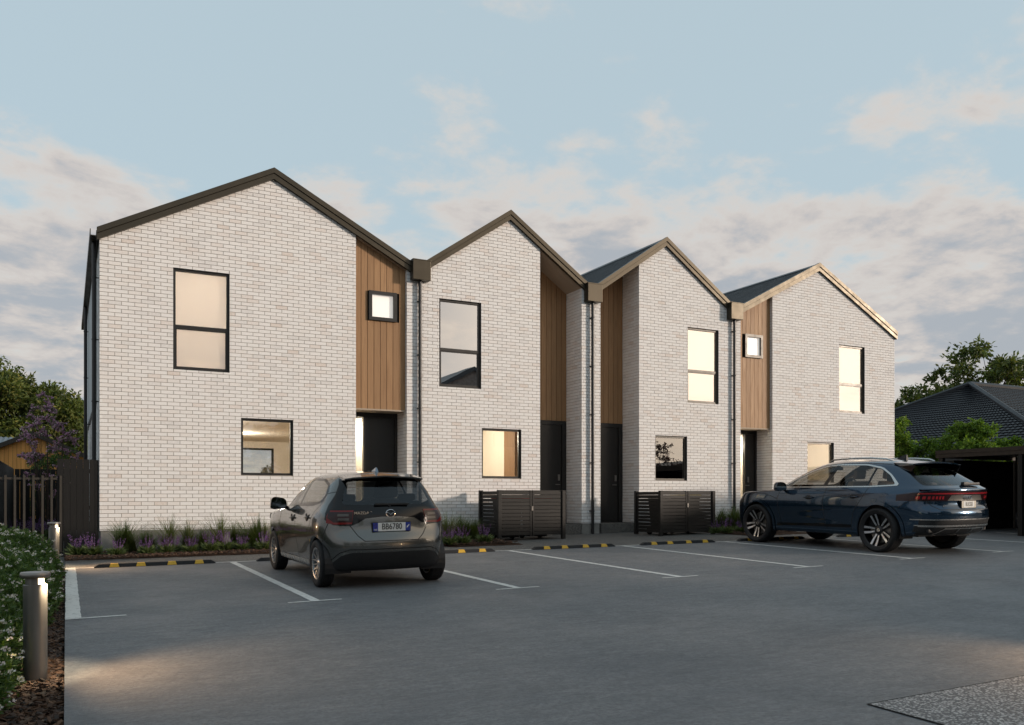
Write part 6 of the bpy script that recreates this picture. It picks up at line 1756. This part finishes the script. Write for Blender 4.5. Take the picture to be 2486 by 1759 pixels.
for k, (px_, kd, s_) in enumerate([(1045, 0, 1.25), (1085, 1, 0.95), (1118, 0, 1.2), (1148, 0, 1.05)]):
    yy = -0.75 - 0.15*(k % 2); grass(bedpos(px_, yy), yy, kd, s_, "%s grass tuft between the hatchback and the first bin enclosure" % ORD[k])
for k, (px_, yy, s_) in enumerate([(1062, -1.9, 1.0), (1092, -1.95, 1.1), (1122, -1.9, 1.15), (1176, -1.85, 1.15)]): salvia(bedpos(px_, yy), yy, s_, "%s purple salvia between the hatchback and the first bin enclosure" % ORD[k])
for k, (px_, kd, s_) in enumerate([(1745, 0, 1.2), (1775, 0, 1.3), (1800, 0, 1.2)]):
    yy = -1.0; grass(bedpos(px_, yy), yy, kd, s_, "%s grass tuft between the second bin enclosure and the blue car" % ORD[k])
for k, (px_, yy, s_) in enumerate([(1738, -1.9, 0.95), (1765, -2.0, 1.1), (1800, -2.0, 1.0)]): salvia(bedpos(px_, yy), yy, s_, "%s purple salvia between the second bin enclosure and the blue car" % ORD[k])
for k in range(7):
    x = -1.55 + 0.13*k; y = 4.3 + 0.5*(k % 3)
    t_ = 1.5; salvia(x, y, 1.5, "%s lavender clump seen through the bar gate" % ORD[k], "lavender behind the bar gate")

# bark chips
def chips(n, x0, x1, y0, y1, name, label, dz, big=1.0):
    cx, cy = RNG.uniform(x0, x1, n), RNG.uniform(y0, y1, n)
    ang = RNG.uniform(0, 6.28, n); Ls = RNG.uniform(0.020, 0.052, n)*big; Ws = Ls*RNG.uniform(0.35, 0.7, n); H = RNG.uniform(0.004, 0.010, n)
    base = np.array([(-1, -0.5, 0), (-0.2, -1, 0), (1, -0.45, 0), (0.8, 0.8, 0), (-0.6, 1, 0)])
    V = np.empty((n, 10, 3))
    tx, ty = RNG.normal(0, 0.28, n), RNG.normal(0, 0.28, n)
    zc = gz(cx, cy) + dz + RNG.uniform(0.0, 0.022, n)
    for k in range(5):
        bx = base[k, 0]*(1 + RNG.uniform(-0.25, 0.25, n))*Ls/2; by = base[k, 1]*(1 + RNG.uniform(-0.25, 0.25, n))*Ws/2
        X = bx*np.cos(ang) - by*np.sin(ang); Y = bx*np.sin(ang) + by*np.cos(ang)
        for j, hh in ((0, 1.0), (5, 0.0)):
            V[:, k+j, 0] = cx + X*(1.0 if j == 0 else 1.06); V[:, k+j, 1] = cy + Y*(1.0 if j == 0 else 1.06); V[:, k+j, 2] = zc + H*hh + X*tx + Y*ty
    tri = np.array([(0, 1, 2), (0, 2, 3), (0, 3, 4)] + [q for i in range(5) for q in ((i, i+5, (i+1) % 5+5), (i, (i+1) % 5+5, (i+1) % 5))])
    F_ = (tri[None] + (np.arange(n)*10)[:, None, None]).reshape(-1, 3)
    T = np.repeat(pal([(0.075, 0.040, 0.024), (0.045, 0.026, 0.018), (0.105, 0.058, 0.034), (0.030, 0.022, 0.018), (0.13, 0.085, 0.058)], n, [0.3, 0.3, 0.15, 0.17, 0.08], 0.3), 10, axis=0)
    o = link_mesh(name, np_mesh(name, V.reshape(-1, 3), F_, M_CHIP, T)); tag(o, label, "mulch", None, "stuff")
chips(9000, -1.25, KERBX-0.012, -13.7, -8.0, "bark_chips", "coarse brown bark chips at the foot of the large bollard", -0.042, 1.25)
chips(5200, -1.3, KERBX-0.012, -8.0, -2.6, "bark_chips", "brown bark chips farther along the shrub bed", -0.042, 1.25)
chips(5200, KERBX, 4.8, -1.85, -0.12, "bark_chips", "bark chips around the salvias of the largest townhouse", 0.045, 1.0)
chips(1600, 6.5, 8.0, -2.2, -0.3, "bark_chips", "bark chips beside the first bin enclosure", 0.045, 1.0)
chips(1600, 13.98, 16.0, -2.6, -0.3, "bark_chips", "bark chips in front of the third townhouse", 0.045, 1.0)

# ------------------------------------------------------------------ trees
def tree(name, label, base, top, rad, nclump, nleaf, lsize, cols, weights=None, trunk=0.18, crown_lo=0.35, clr=None, group=None, cat="tree", lw=0.45, shape=0.8, blossom=None, multi=1, leafdir=0.3):
    """tapered trunk with limbs to leaf clumps spread through an uneven crown"""
    bx, by, bz = base; H = top - bz
    t = empty(name, base, label, cat, group)
    C_ = []
    cz0 = bz + H*crown_lo; cz = (cz0 + top)/2; rz = (top - cz0)/2
    tries = 0
    while len(C_) < nclump and tries < nclump*60:
        tries += 1
        v = unit(1)[0]*RNG.uniform(0.25, 1.0)**0.5
        f = 1.0 - 0.35*max(0, v[2])**1.5
        p_ = np.array([bx + v[0]*rad[0]*f*RNG.uniform(0.78, 1.08), by + v[1]*rad[1]*f, cz + v[2]*rz*RNG.uniform(0.85, 1.03)])
        if all(np.linalg.norm(p_ - q) > (rad[0]+rz)*0.5*shape*(2.2/nclump**0.5)*0.55 for q in C_): C_.append(p_)
    C_ = np.array(C_)
    mb = MB()
    stems = []
    for m_ in range(multi):
        a = 6.28*m_/max(1, multi) + 0.5
        stx = bx + (0.12*math.cos(a) if multi > 1 else 0); sty = by + (0.12*math.sin(a) if multi > 1 else 0)
        lean = (rad[0]*0.28*math.cos(a), rad[1]*0.28*math.sin(a)) if multi > 1 else (RNG.uniform(-0.1, 0.1)*rad[0], RNG.uniform(-0.1, 0.1)*rad[1])
        pts = [(stx, sty, bz-0.1), (stx + lean[0]*0.35, sty + lean[1]*0.35, bz + H*0.25), (stx + lean[0]*0.8, sty + lean[1]*0.8, bz + H*0.52), (stx + lean[0], sty + lean[1], bz + H*0.80)]
        tr = trunk/(multi**0.5)
        mb.path(pts, [tr*1.15, tr*0.85, tr*0.5, tr*0.16], 8); stems.append([Vector(p) for p in pts])
    for q in C_:
        q = Vector(q); st = min(stems, key=lambda s_: (s_[2]-q).length)
        f = min(0.92, max(0.12, (q.z - bz)/H - 0.22)); k = f*3; i = min(2, int(k)); s0 = st[i].lerp(st[i+1], k-i)
        m1 = s0.lerp(q, 0.5) + Vector((RNG.uniform(-.1, .1)*rad[0], RNG.uniform(-.1, .1)*rad[0], RNG.uniform(-0.02, 0.08)*H))
        r0 = trunk/(multi**0.5)*0.34*(1.1 - f); mb.path([s0, m1, q], [r0, r0*0.6, r0*0.22], 5)
        for _ in range(3):
            e = q + Vector(unit(1)[0])*(clr or rad[0]*0.28)*0.8; mb.path([m1.lerp(q, 0.75), e], [r0*0.3, r0*0.08], 4)
    mb.build("trunk", M_BARK, t, True)
    cr = clr or rad[0]*0.28
    n = len(C_)*nleaf; ci = np.repeat(np.arange(len(C_)), nleaf)
    # each clump: leaves along short twigs, denser at the rim than the middle
    ntw = max(4, nleaf//14); tw = RNG.integers(0, ntw, n)
    TD = unit(len(C_)*ntw).reshape(len(C_), ntw, 3)*np.array([1, 1, 0.72]); TL = RNG.uniform(0.45, 1.15, (len(C_), ntw))
    s_ = RNG.uniform(0.25, 1.0, n)
    csz = RNG.uniform(0.75, 1.2, len(C_))
    P = C_[ci] + TD[ci, tw]*(TL[ci, tw]*s_*cr*csz[ci])[:, None] + RNG.normal(size=(n, 3))*cr*0.075
    D = TD[ci, tw]*0.8 + unit(n)*0.9 + np.array([0, 0, -leafdir])
    tint = pal(cols, n, weights)
    tint *= (RNG.uniform(0.8, 1.2, len(C_))[ci])[:, None]
    parts = [leaf_quads(P, D, lsize, lw, tint)]
    V, F_, T = cat_parts(parts)
    o = link_mesh("crown", np_mesh("crown", V - np.array(base), F_, M_LEAF, T), t); o["kind"] = "stuff"
    if blossom is not None:
        bcols, nb, bs = blossom; n = len(C_)*nb; ci = np.repeat(np.arange(len(C_)), nb); tw = RNG.integers(0, ntw, n); s_ = RNG.uniform(0.0, 1.15, n)
        P = C_[ci] + TD[ci, tw]*(TL[ci, tw]*s_*cr*csz[ci])[:, None] + RNG.normal(size=(n, 3))*cr*0.05
        V, F_, T = leaf_quads(P, unit(n), bs, 0.85, pal(bcols, n))
        o = link_mesh("blossom", np_mesh("blossom", V - np.array(base), F_, M_PETAL, T), t); o["kind"] = "stuff"
    return t
DK = [(0.085, 0.118, 0.026), (0.125, 0.150, 0.034), (0.19, 0.185, 0.046), (0.055, 0.080, 0.020)]
tree("leafy_tree", "dense dark olive tree rising behind the timber shed and purple tree", (-3.2, 33.5, 0.5), Z(7.0), (4.4, 3.4), 70, 700, 0.26, DK, [0.35, 0.3, 0.15, 0.2], 0.35, 0.18, 1.15, "trees behind the side yard", shape=0.7)
tree("leafy_tree", "second dense olive tree at the edge of the picture beyond the shed", (-9.5, 35.0, 0.5), Z(6.7), (4.4, 3.4), 60, 620, 0.26, DK, [0.3, 0.32, 0.2, 0.18], 0.35, 0.18, 1.15, "trees behind the side yard", shape=0.7)
tree("leafy_tree", "tall olive tree closest to the house wall behind the purple tree", (1.2, 36.5, 0.5), Z(6.4), (3.2, 3.0), 50, 620, 0.26, DK, [0.35, 0.32, 0.13, 0.2], 0.3, 0.18, 1.05, "trees behind the side yard", shape=0.7)
tree("green_shrub", "bright green leafy bush behind the purple blossom tree", (-0.9, 13.2, 0.4), Z(1.9), (1.1, 0.9), 20, 260, 0.10, [(0.065, 0.12, 0.02), (0.09, 0.16, 0.03), (0.045, 0.08, 0.018)], None, 0.06, 0.1, 0.42, None, "shrub")
tree("blossom_tree", "purple blossom tree in the side yard behind the bar gate", (-0.98, 6.5, 0.35), Z(2.68), (1.0, 0.95), 40, 70, 0.055, [(0.06, 0.11, 0.02), (0.09, 0.15, 0.03)], None, 0.055, 0.26, 0.24, None, "tree", 0.5, 0.75, ([(0.55, 0.30, 0.50), (0.66, 0.40, 0.60), (0.40, 0.20, 0.40), (0.74, 0.54, 0.68)], 230, 0.036), 3)
tree("garden_shrub", "small leafy shrub on the back lawn seen through the lit living room", (6.0, 13.0, 0.55), Z(1.3), (0.85, 0.7), 22, 220, 0.085, [(0.06, 0.09, 0.03), (0.09, 0.11, 0.04)], None, 0.05, 0.12, 0.3, None, "shrub")
YG = [(0.11, 0.20, 0.022), (0.16, 0.27, 0.032), (0.07, 0.135, 0.020), (0.21, 0.31, 0.05)]
for k, (x, y, zt, r) in enumerate([(23.9, 0.9, Z(2.70), 1.25), (25.6, -0.3, Z(2.75), 1.25), (27.2, -1.0, Z(2.3), 1.1), (28.6, -1.8, Z(2.65), 1.2), (30.2, -2.8, Z(2.6), 1.2)]):
    tree("green_shrub", "%s bright green shrub above the dark shelter, counted from the end townhouse" % ORD[k], (x, y, 0.6), zt, (r, r), 42, 330, 0.105, YG, [0.35, 0.25, 0.25, 0.15], 0.06, 0.12, 0.36, "bright shrubs behind the bike shelter", "shrub", 0.55, 0.75)
tree("pink_blossom_tree", "pink blossom branches at the edge of the picture above the dark shelter", (27.0, -4.6, 0.5), Z(2.55), (0.75, 0.75), 26, 26, 0.05, [(0.07, 0.12, 0.03)], None, 0.05, 0.30, 0.26, None, "tree", 0.5, 0.8, ([(0.42, 0.20, 0.28), (0.50, 0.27, 0.34), (0.32, 0.13, 0.20)], 170, 0.040), 2)
TR = [(0.095, 0.138, 0.034), (0.105, 0.140, 0.034), (0.055, 0.082, 0.022), (0.15, 0.165, 0.045)]
tree("leafy_tree", "tall airy tree behind the tiled roof at the edge of the picture", (47.5, 13.5, 0.3), Z(9.3), (4.6, 4.6), 64, 200, 0.30, TR, None, 0.30, 0.30, 1.0, "trees behind the tiled roof", shape=0.8)
tree("leafy_tree", "small airy tree showing above the tiled roof beside the end townhouse", (43.8, 15.5, 0.3), Z(6.6), (2.2, 2.2), 34, 170, 0.26, TR, None, 0.22, 0.30, 0.75, "trees behind the tiled roof", shape=0.85)
tree("leafy_tree", "middle airy tree between the two others behind the tiled roof", (45.6, 14.8, 0.3), Z(7.2), (2.0, 2.0), 30, 170, 0.26, TR, None, 0.2, 0.30, 0.8, "trees behind the tiled roof", shape=0.85)

# ------------------------------------------------------------------ neighbouring buildings
# timber shed beyond the side yard
t = empty("timber_shed", (-1.67, 18.2, 0.4), "orange timber shed with a dark gable roof behind the purple tree", "shed")
ap, za_, sl = -1.67, Z(2.35), 0.46
x = -4.6
while x < 1.2:
    mb = MB(); f = lambda u: za_ - sl*abs(u-ap); pts = [(x+0.004, 0.4), (x+0.130, 0.4), (x+0.130, f(x+0.130)), (x+0.004, f(x+0.004))]
    mb.prism(pts, 'y', 18.2, 18.22); mb.build("board", M_SHED, t); x += 0.134
mb = MB(); mb.prism([(-4.6, 0.4), (1.2, 0.4), (1.2, za_-sl*2.87), (ap, za_), (-4.6, za_-sl*2.93)], 'y', 18.225, 22.0); mb.build("shed_wall", M_DARKIN, t)
mb = MB(); z_ = lambda u: za_ - sl*abs(u-ap)
for (a, b_) in ((-4.8, ap), (ap, 1.4)): mb.prism([(a, z_(a)), (b_, z_(b_)), (b_, z_(b_)+0.17), (a, z_(a)+0.17)], 'y', 17.95, 22.2)
mb.build("roof", simple("brown_fascia", (0.030, 0.024, 0.019), 0.6), t)
t = empty("corrugated_shed", (-4.5, 24.0, 0.4), "grey corrugated iron roof peeking out behind the timber shed", "shed")
mb = MB(); mb.box(-8.0, 23.0, 0.4, -1.4, 26.0, Z(2.2)); mb.build("shed_wall", M_DARKWOOD, t)
V = []; Fc = []
n = 150
for i in range(n+1):
    x = -8.2 + 7.0*i/n; w = 0.022*math.sin(i*math.pi/2.0*1.0)
    V += [(x, 22.6, Z(2.22) + w), (x, 25.4, Z(2.72) + w)]
for i in range(n): Fc.append((2*i, 2*i+2, 2*i+3, 2*i+1))
mb = MB(); mb.add(V, Fc); mb.build("roof", simple("zinc_roof", (0.20, 0.23, 0.26), 0.45, 0.5), t, True)

# tiled hip roof house
M_TILE = simple("charcoal_metal_tile", (0.013, 0.0155, 0.020), 0.5, 0.0, 0.4, 0.15, 1.5)
def tile_face(mb, A, B, C_, D, row=0.36, col=0.30):
    """stepped, scalloped tile courses on the quad A,B (eave) C_,D (ridge)"""
    A, B, C_, D = map(Vector, (A, B, C_, D)); hgt = ((D-A).length + (C_-B).length)/2; rows = max(2, int(hgt/row)); wid = max((B-A).length, (C_-D).length)
    cols = max(3, int(wid/col*4)); nrm = (B-A).cross(D-A).normalized()
    if nrm.z < 0: nrm = -nrm
    for r in range(rows):
        base = len(mb.v)
        for k, (t, lift) in enumerate(((r/rows, 0.055), ((r+1)/rows, 0.012), (r/rows, 0.0))):
            L0, L1 = A.lerp(D, t), B.lerp(C_, t)
            for c_ in range(cols+1):
                w = 0.016*math.cos(c_*math.pi/2.0) if k < 2 else 0.0
                p_ = L0.lerp(L1, c_/cols) + nrm*(lift + w); mb.v.append(tuple(p_))
        for c_ in range(cols):
            mb.f.append((base+c_, base+c_+1, base+(cols+1)+c_+1, base+(cols+1)+c_)); mb.f.append((base+2*(cols+1)+c_, base+2*(cols+1)+c_+1, base+c_+1, base+c_))
def hip_house(label, R0, R1, hw, he, ze, wall_in=0.6):
    """ridge R0->R1 along X, eaves at ze"""
    t = empty("neighbour_house", (R0[0], R0[1], 0.3), label, "house", "neighbouring houses with tiled roofs")
    x0, x1, y0, y1 = R0[0]-he, R1[0]+he, R0[1]-hw, R0[1]+hw
    e = [(x0, y0, ze), (x1, y0, ze), (x1, y1, ze), (x0, y1, ze)]
    mb = MB()
    tile_face(mb, e[3], e[0], R0, R0); tile_face(mb, e[0], e[1], R1, R0); tile_face(mb, e[1], e[2], R1, R1); tile_face(mb, e[2], e[3], R0, R1)
    link_mesh("tiled_roof", mb.mesh("tiled_roof", M_TILE, OFF[t.name]), t)
    for (p, q) in ((R0, e[0]), (R0, e[3]), (R1, e[1]), (R1, e[2]), (R0, R1)):
        mb = MB(); up = Vector((0, 0, 0.05)); mb.path([Vector(p)+up, Vector(q)+up], 0.13, 6); mb.build("ridge_capping", M_TILE, t)
    mb = MB(); mb.box(x0+wall_in, y0+wall_in, 0.2, x1-wall_in, y1-wall_in, ze-0.02); mb.build("wall", simple("grey_render", (0.28, 0.26, 0.24), 0.9), t)
    mb = MB(); mb.box(x0, y0, ze-0.22, x1, y1, ze-0.021); mb.build("eave_fascia", M_ROOF, t)
hip_house("neighbouring house with dark tiled hip roof behind the end townhouse", (37.6, 7.9, Z(5.42)), (50.0, 7.9, Z(5.42)), 8.2, 6.6, Z(1.75))
hip_house("lower tiled wing of the neighbouring house above the bike shelter", (36.9, 2.6, Z(4.05)), (50.0, 2.6, Z(4.05)), 6.0, 5.2, Z(1.6))

# dark open bike shelter
t = empty("bike_shelter", (19.3, -6.5, gz(19.3, -6.5)), "dark timber open bike shelter behind the rear of the blue car", "shelter")
X0, X1, Y0, Y1 = 19.15, 22.4, -10.5, -3.88
M_BROWNB = simple("dark_brown_beam", (0.040, 0.028, 0.020), 0.65, 0, 0.3, 0.15, 6)
for (a, b_, c_, d) in ((X0, Y0, X0+0.05, Y1), (X0+0.05, Y1-0.05, X1, Y1), (X0+0.05, Y0, X1, Y0+0.05)):
    mb = MB(); mb.box(a, b_, Z(1.045), c_, d, Z(1.14)); mb.box(a-0.012 if a == X0 else a, b_, Z(1.142), c_, d, Z(1.235)); mb.build("fascia_beam", M_BROWNB, t)
mb = MB(); mb.box(X0+0.05, Y0+0.05, Z(1.15), X1, Y1-0.05, Z(1.20)); mb.build("roof", M_ROOF, t)
for (x, y) in ((X0+0.08, Y1-0.12), (X0+0.08, -6.05), (X0+0.08, -8.2), (X1-0.1, Y1-0.12), (X1-0.1, -8.2)):
    mb = MB(); mb.bbox(x-0.055, y-0.055, gz(x, y)-0.05, x+0.055, y+0.055, Z(1.045), 0.006); mb.build("post", M_DARKWOOD, t)
y = Y0 + 0.1
while y < Y1 - 0.1:
    mb = MB(); mb.box(X1-0.16, y+0.005, 0.4, X1-0.14, y+0.15, Z(0.62)); mb.build("wall_or_sunblock_board", M_DARKWOOD, t); y += 0.155
mb = MB(); mb.box(X1-0.12, Y0+0.1, 0.4, X1-0.10, Y1-0.1, Z(1.14)); mb.build("sunblock_panel", M_DARKWOOD, t)  # panel added behind the slats to stop sun streaks inside
for k in range(4):
    z = Z(0.68) + k*0.095; mb = MB(); mb.box(X1-0.16, Y0+0.1, z, X1-0.14, Y1-0.1, z+0.075); mb.build("slat", M_DARKSLAT, t)
x = X0 + 0.6
while x < X1 - 0.2:
    mb = MB(); mb.box(x, Y1-0.09, 0.4, x+0.14, Y1-0.07, Z(1.0)); mb.build("wall_or_sunblock_board", M_DARKWOOD, t); x += 0.145
x = X0 + 0.35  # end boards out of view, added to keep sun out of the shelter
while x < X1 - 0.2:
    mb = MB(); mb.box(x, Y0+0.07, 0.4, x+0.143, Y0+0.09, Z(1.04)); mb.build("wall_or_sunblock_board", M_DARKWOOD, t); x += 0.145
def bicycle(loc, rz, label):
    t = empty("bicycle", loc, label, "bicycle")
    m_f = simple("blue_bike_frame", (0.02, 0.05, 0.14), 0.3, 0.3, 0.5)
    def T(name, pts, r, m, n=7):
        mb = MB(); mb.path(pts, r, n); o = link_mesh(name, mb.mesh(name, m, None, True, True), t); return o
    for y in (-0.52, 0.52):
        w = T("wheel", [(0, y + 0.335*math.cos(a), 0.35 + 0.335*math.sin(a)) for a in np.linspace(0, 2*math.pi, 29)], 0.015, M_TYRE)
        mb = MB()
        for k in range(12):
            a = k*math.pi/6; mb.tube((0, y, 0.35), (0, y + 0.32*math.cos(a), 0.35 + 0.32*math.sin(a)), 0.002, None, 4)
        o = link_mesh("spokes", mb.mesh("spokes", M_CHROME), w); o["kind"] = "stuff"
    hd, bb, st, ra = (0, 0.38, 0.80), (0, -0.05, 0.32), (0, -0.22, 0.80), (0, -0.52, 0.35)
    T("frame", [ra, bb, hd, st, bb], 0.016, m_f); T("frame_stay", [st, ra], 0.010, m_f); T("fork", [hd, (0, 0.44, 0.62), (0, 0.52, 0.35)], 0.014, M_CHROME)
    T("handlebar", [(-0.28, 0.30, 0.97), (-0.12, 0.40, 0.98), (0.12, 0.40, 0.98), (0.28, 0.30, 0.97)], 0.012, M_CHROME); T("stem", [hd, (0, 0.40, 0.98)], 0.013, M_CHROME)
    mb = MB(); mb.bbox(-0.07, -0.40, 0.90, 0.07, -0.12, 0.95, 0.02); link_mesh("saddle", mb.mesh("saddle", M_MATTBLK), t); T("seat_post", [st, (0, -0.25, 0.91)], 0.012, M_CHROME)
    t.rotation_euler = (0, R(6), rz)
bicycle((21.1, -5.75, gz(21.1, -5.75) + 0.0), R(35), "dark bicycle leaning inside the bike shelter")

# ------------------------------------------------------------------ things across the carpark mirrored in the windows, and added shading garages
M_GREYBRICK = simple("grey_brick_far", (0.20, 0.17, 0.155), 0.9, 0, 0.2, 0.25, 8)
for k in range(6):
    x0 = 14.0 + 6.7*k; x1 = x0 + 6.6; xa = (x0+x1)/2; yf = -20.0; zg = 0.0
    ze, zr_ = (6.0, 7.7) if k < 1 else (2.4, 3.3)  # low garages are added, sized to shade the ground and cars
    lb = "gabled townhouse across the carpark, mirrored in the dark upper window" if k < 1 else "%s low garage added across the carpark to keep sun off the ground" % ORD[k-1]
    t = empty("opposite_townhouse" if k < 1 else "added_garage", (xa, yf, zg), lb, "house" if k < 1 else "garage", "buildings facing the carpark from behind the viewer")
    mb = MB(); mb.prism([(x0, zg), (x1, zg), (x1, ze), (xa, zr_), (x0, ze)], 'y', yf-9, yf); mb.build("wall", M_GREYBRICK, t)
    f = lambda u: zr_ - (zr_-ze)/3.3*abs(u-xa)
    for (a, b_) in ((x0-0.05, xa), (xa, x1+0.05)):
        mb = MB(); mb.prism([(a, f(a)+0.004), (b_, f(b_)+0.004), (b_, f(b_)+0.22), (a, f(a)+0.22)], 'y', yf-9.1, yf+0.12); mb.build("roof", M_ROOF, t)
    for (a, za_) in (((x0+1.0, 4.0), (x0+4.4, 4.0), (x0+1.0, 1.2)) if k < 1 else ((x0+1.0, 0.5), (x0+4.2, 0.5))):
        mb = MB(); mb.box(a, yf+0.002, za_, a+1.1, yf+0.06, za_+1.5); mb.build("window", M_ROOF, t)
tree("plum_tree", "airy plum tree mirrored in the lower window of the third townhouse", (25.5, -16.0, 0.0), 4.6, (1.5, 1.5), 34, 90, 0.12, [(0.05, 0.022, 0.026), (0.075, 0.032, 0.034), (0.035, 0.018, 0.022)], None, 0.09, 0.2, 0.5, None, "tree", 0.5, 0.85, None, 2)
bt = tree("leafy_tree", "first tree of the row behind the viewer, mirrored in car paint", (-16.0, -34.0, -0.3), 8.2, (3.6, 3.0), 44, 190, 0.36, TR, None, 0.28, 0.15, 1.1, "trees behind the viewer", shape=0.8)
for k in range(1, 6): copy_thing(bt, (-16.0 + 5.6*k, -34.0 + 1.5*math.sin(k*2), -0.3), "%s tree of the row behind the viewer, mirrored in car paint" % ORD[k], None, k*1.3, 0.9 + 0.08*math.sin(k*3))
tree("leafy_tree", "tree mirrored in the lower window, standing behind the viewer", (12.0, -27.0, -0.1), 7.5, (2.6, 2.6), 34, 160, 0.22, TR, None, 0.2, 0.25, 0.8, "trees behind the viewer", shape=0.85)

# ------------------------------------------------------------------ parked cars
hatch = empty("hatchback_car", (3.16, -7.32, gz(3.16, -7.32)), "grey bronze hatchback parked nose-in facing the largest townhouse", "car")
OFF[hatch.name] = Vector((0, 0, 0)); make_hatch(hatch)
suv = empty("suv_car", (13.73, -7.42, gz(13.73, -7.42)), "dark blue coupe SUV parked nose-in before the end townhouse", "car")
OFF[suv.name] = Vector((0, 0, 0)); make_suv(suv)
suv.scale = (1.045, 1.045, 1.04)
for c_ in (hatch, suv): c_.rotation_euler = (math.atan(GC), -math.atan(GB), 0)
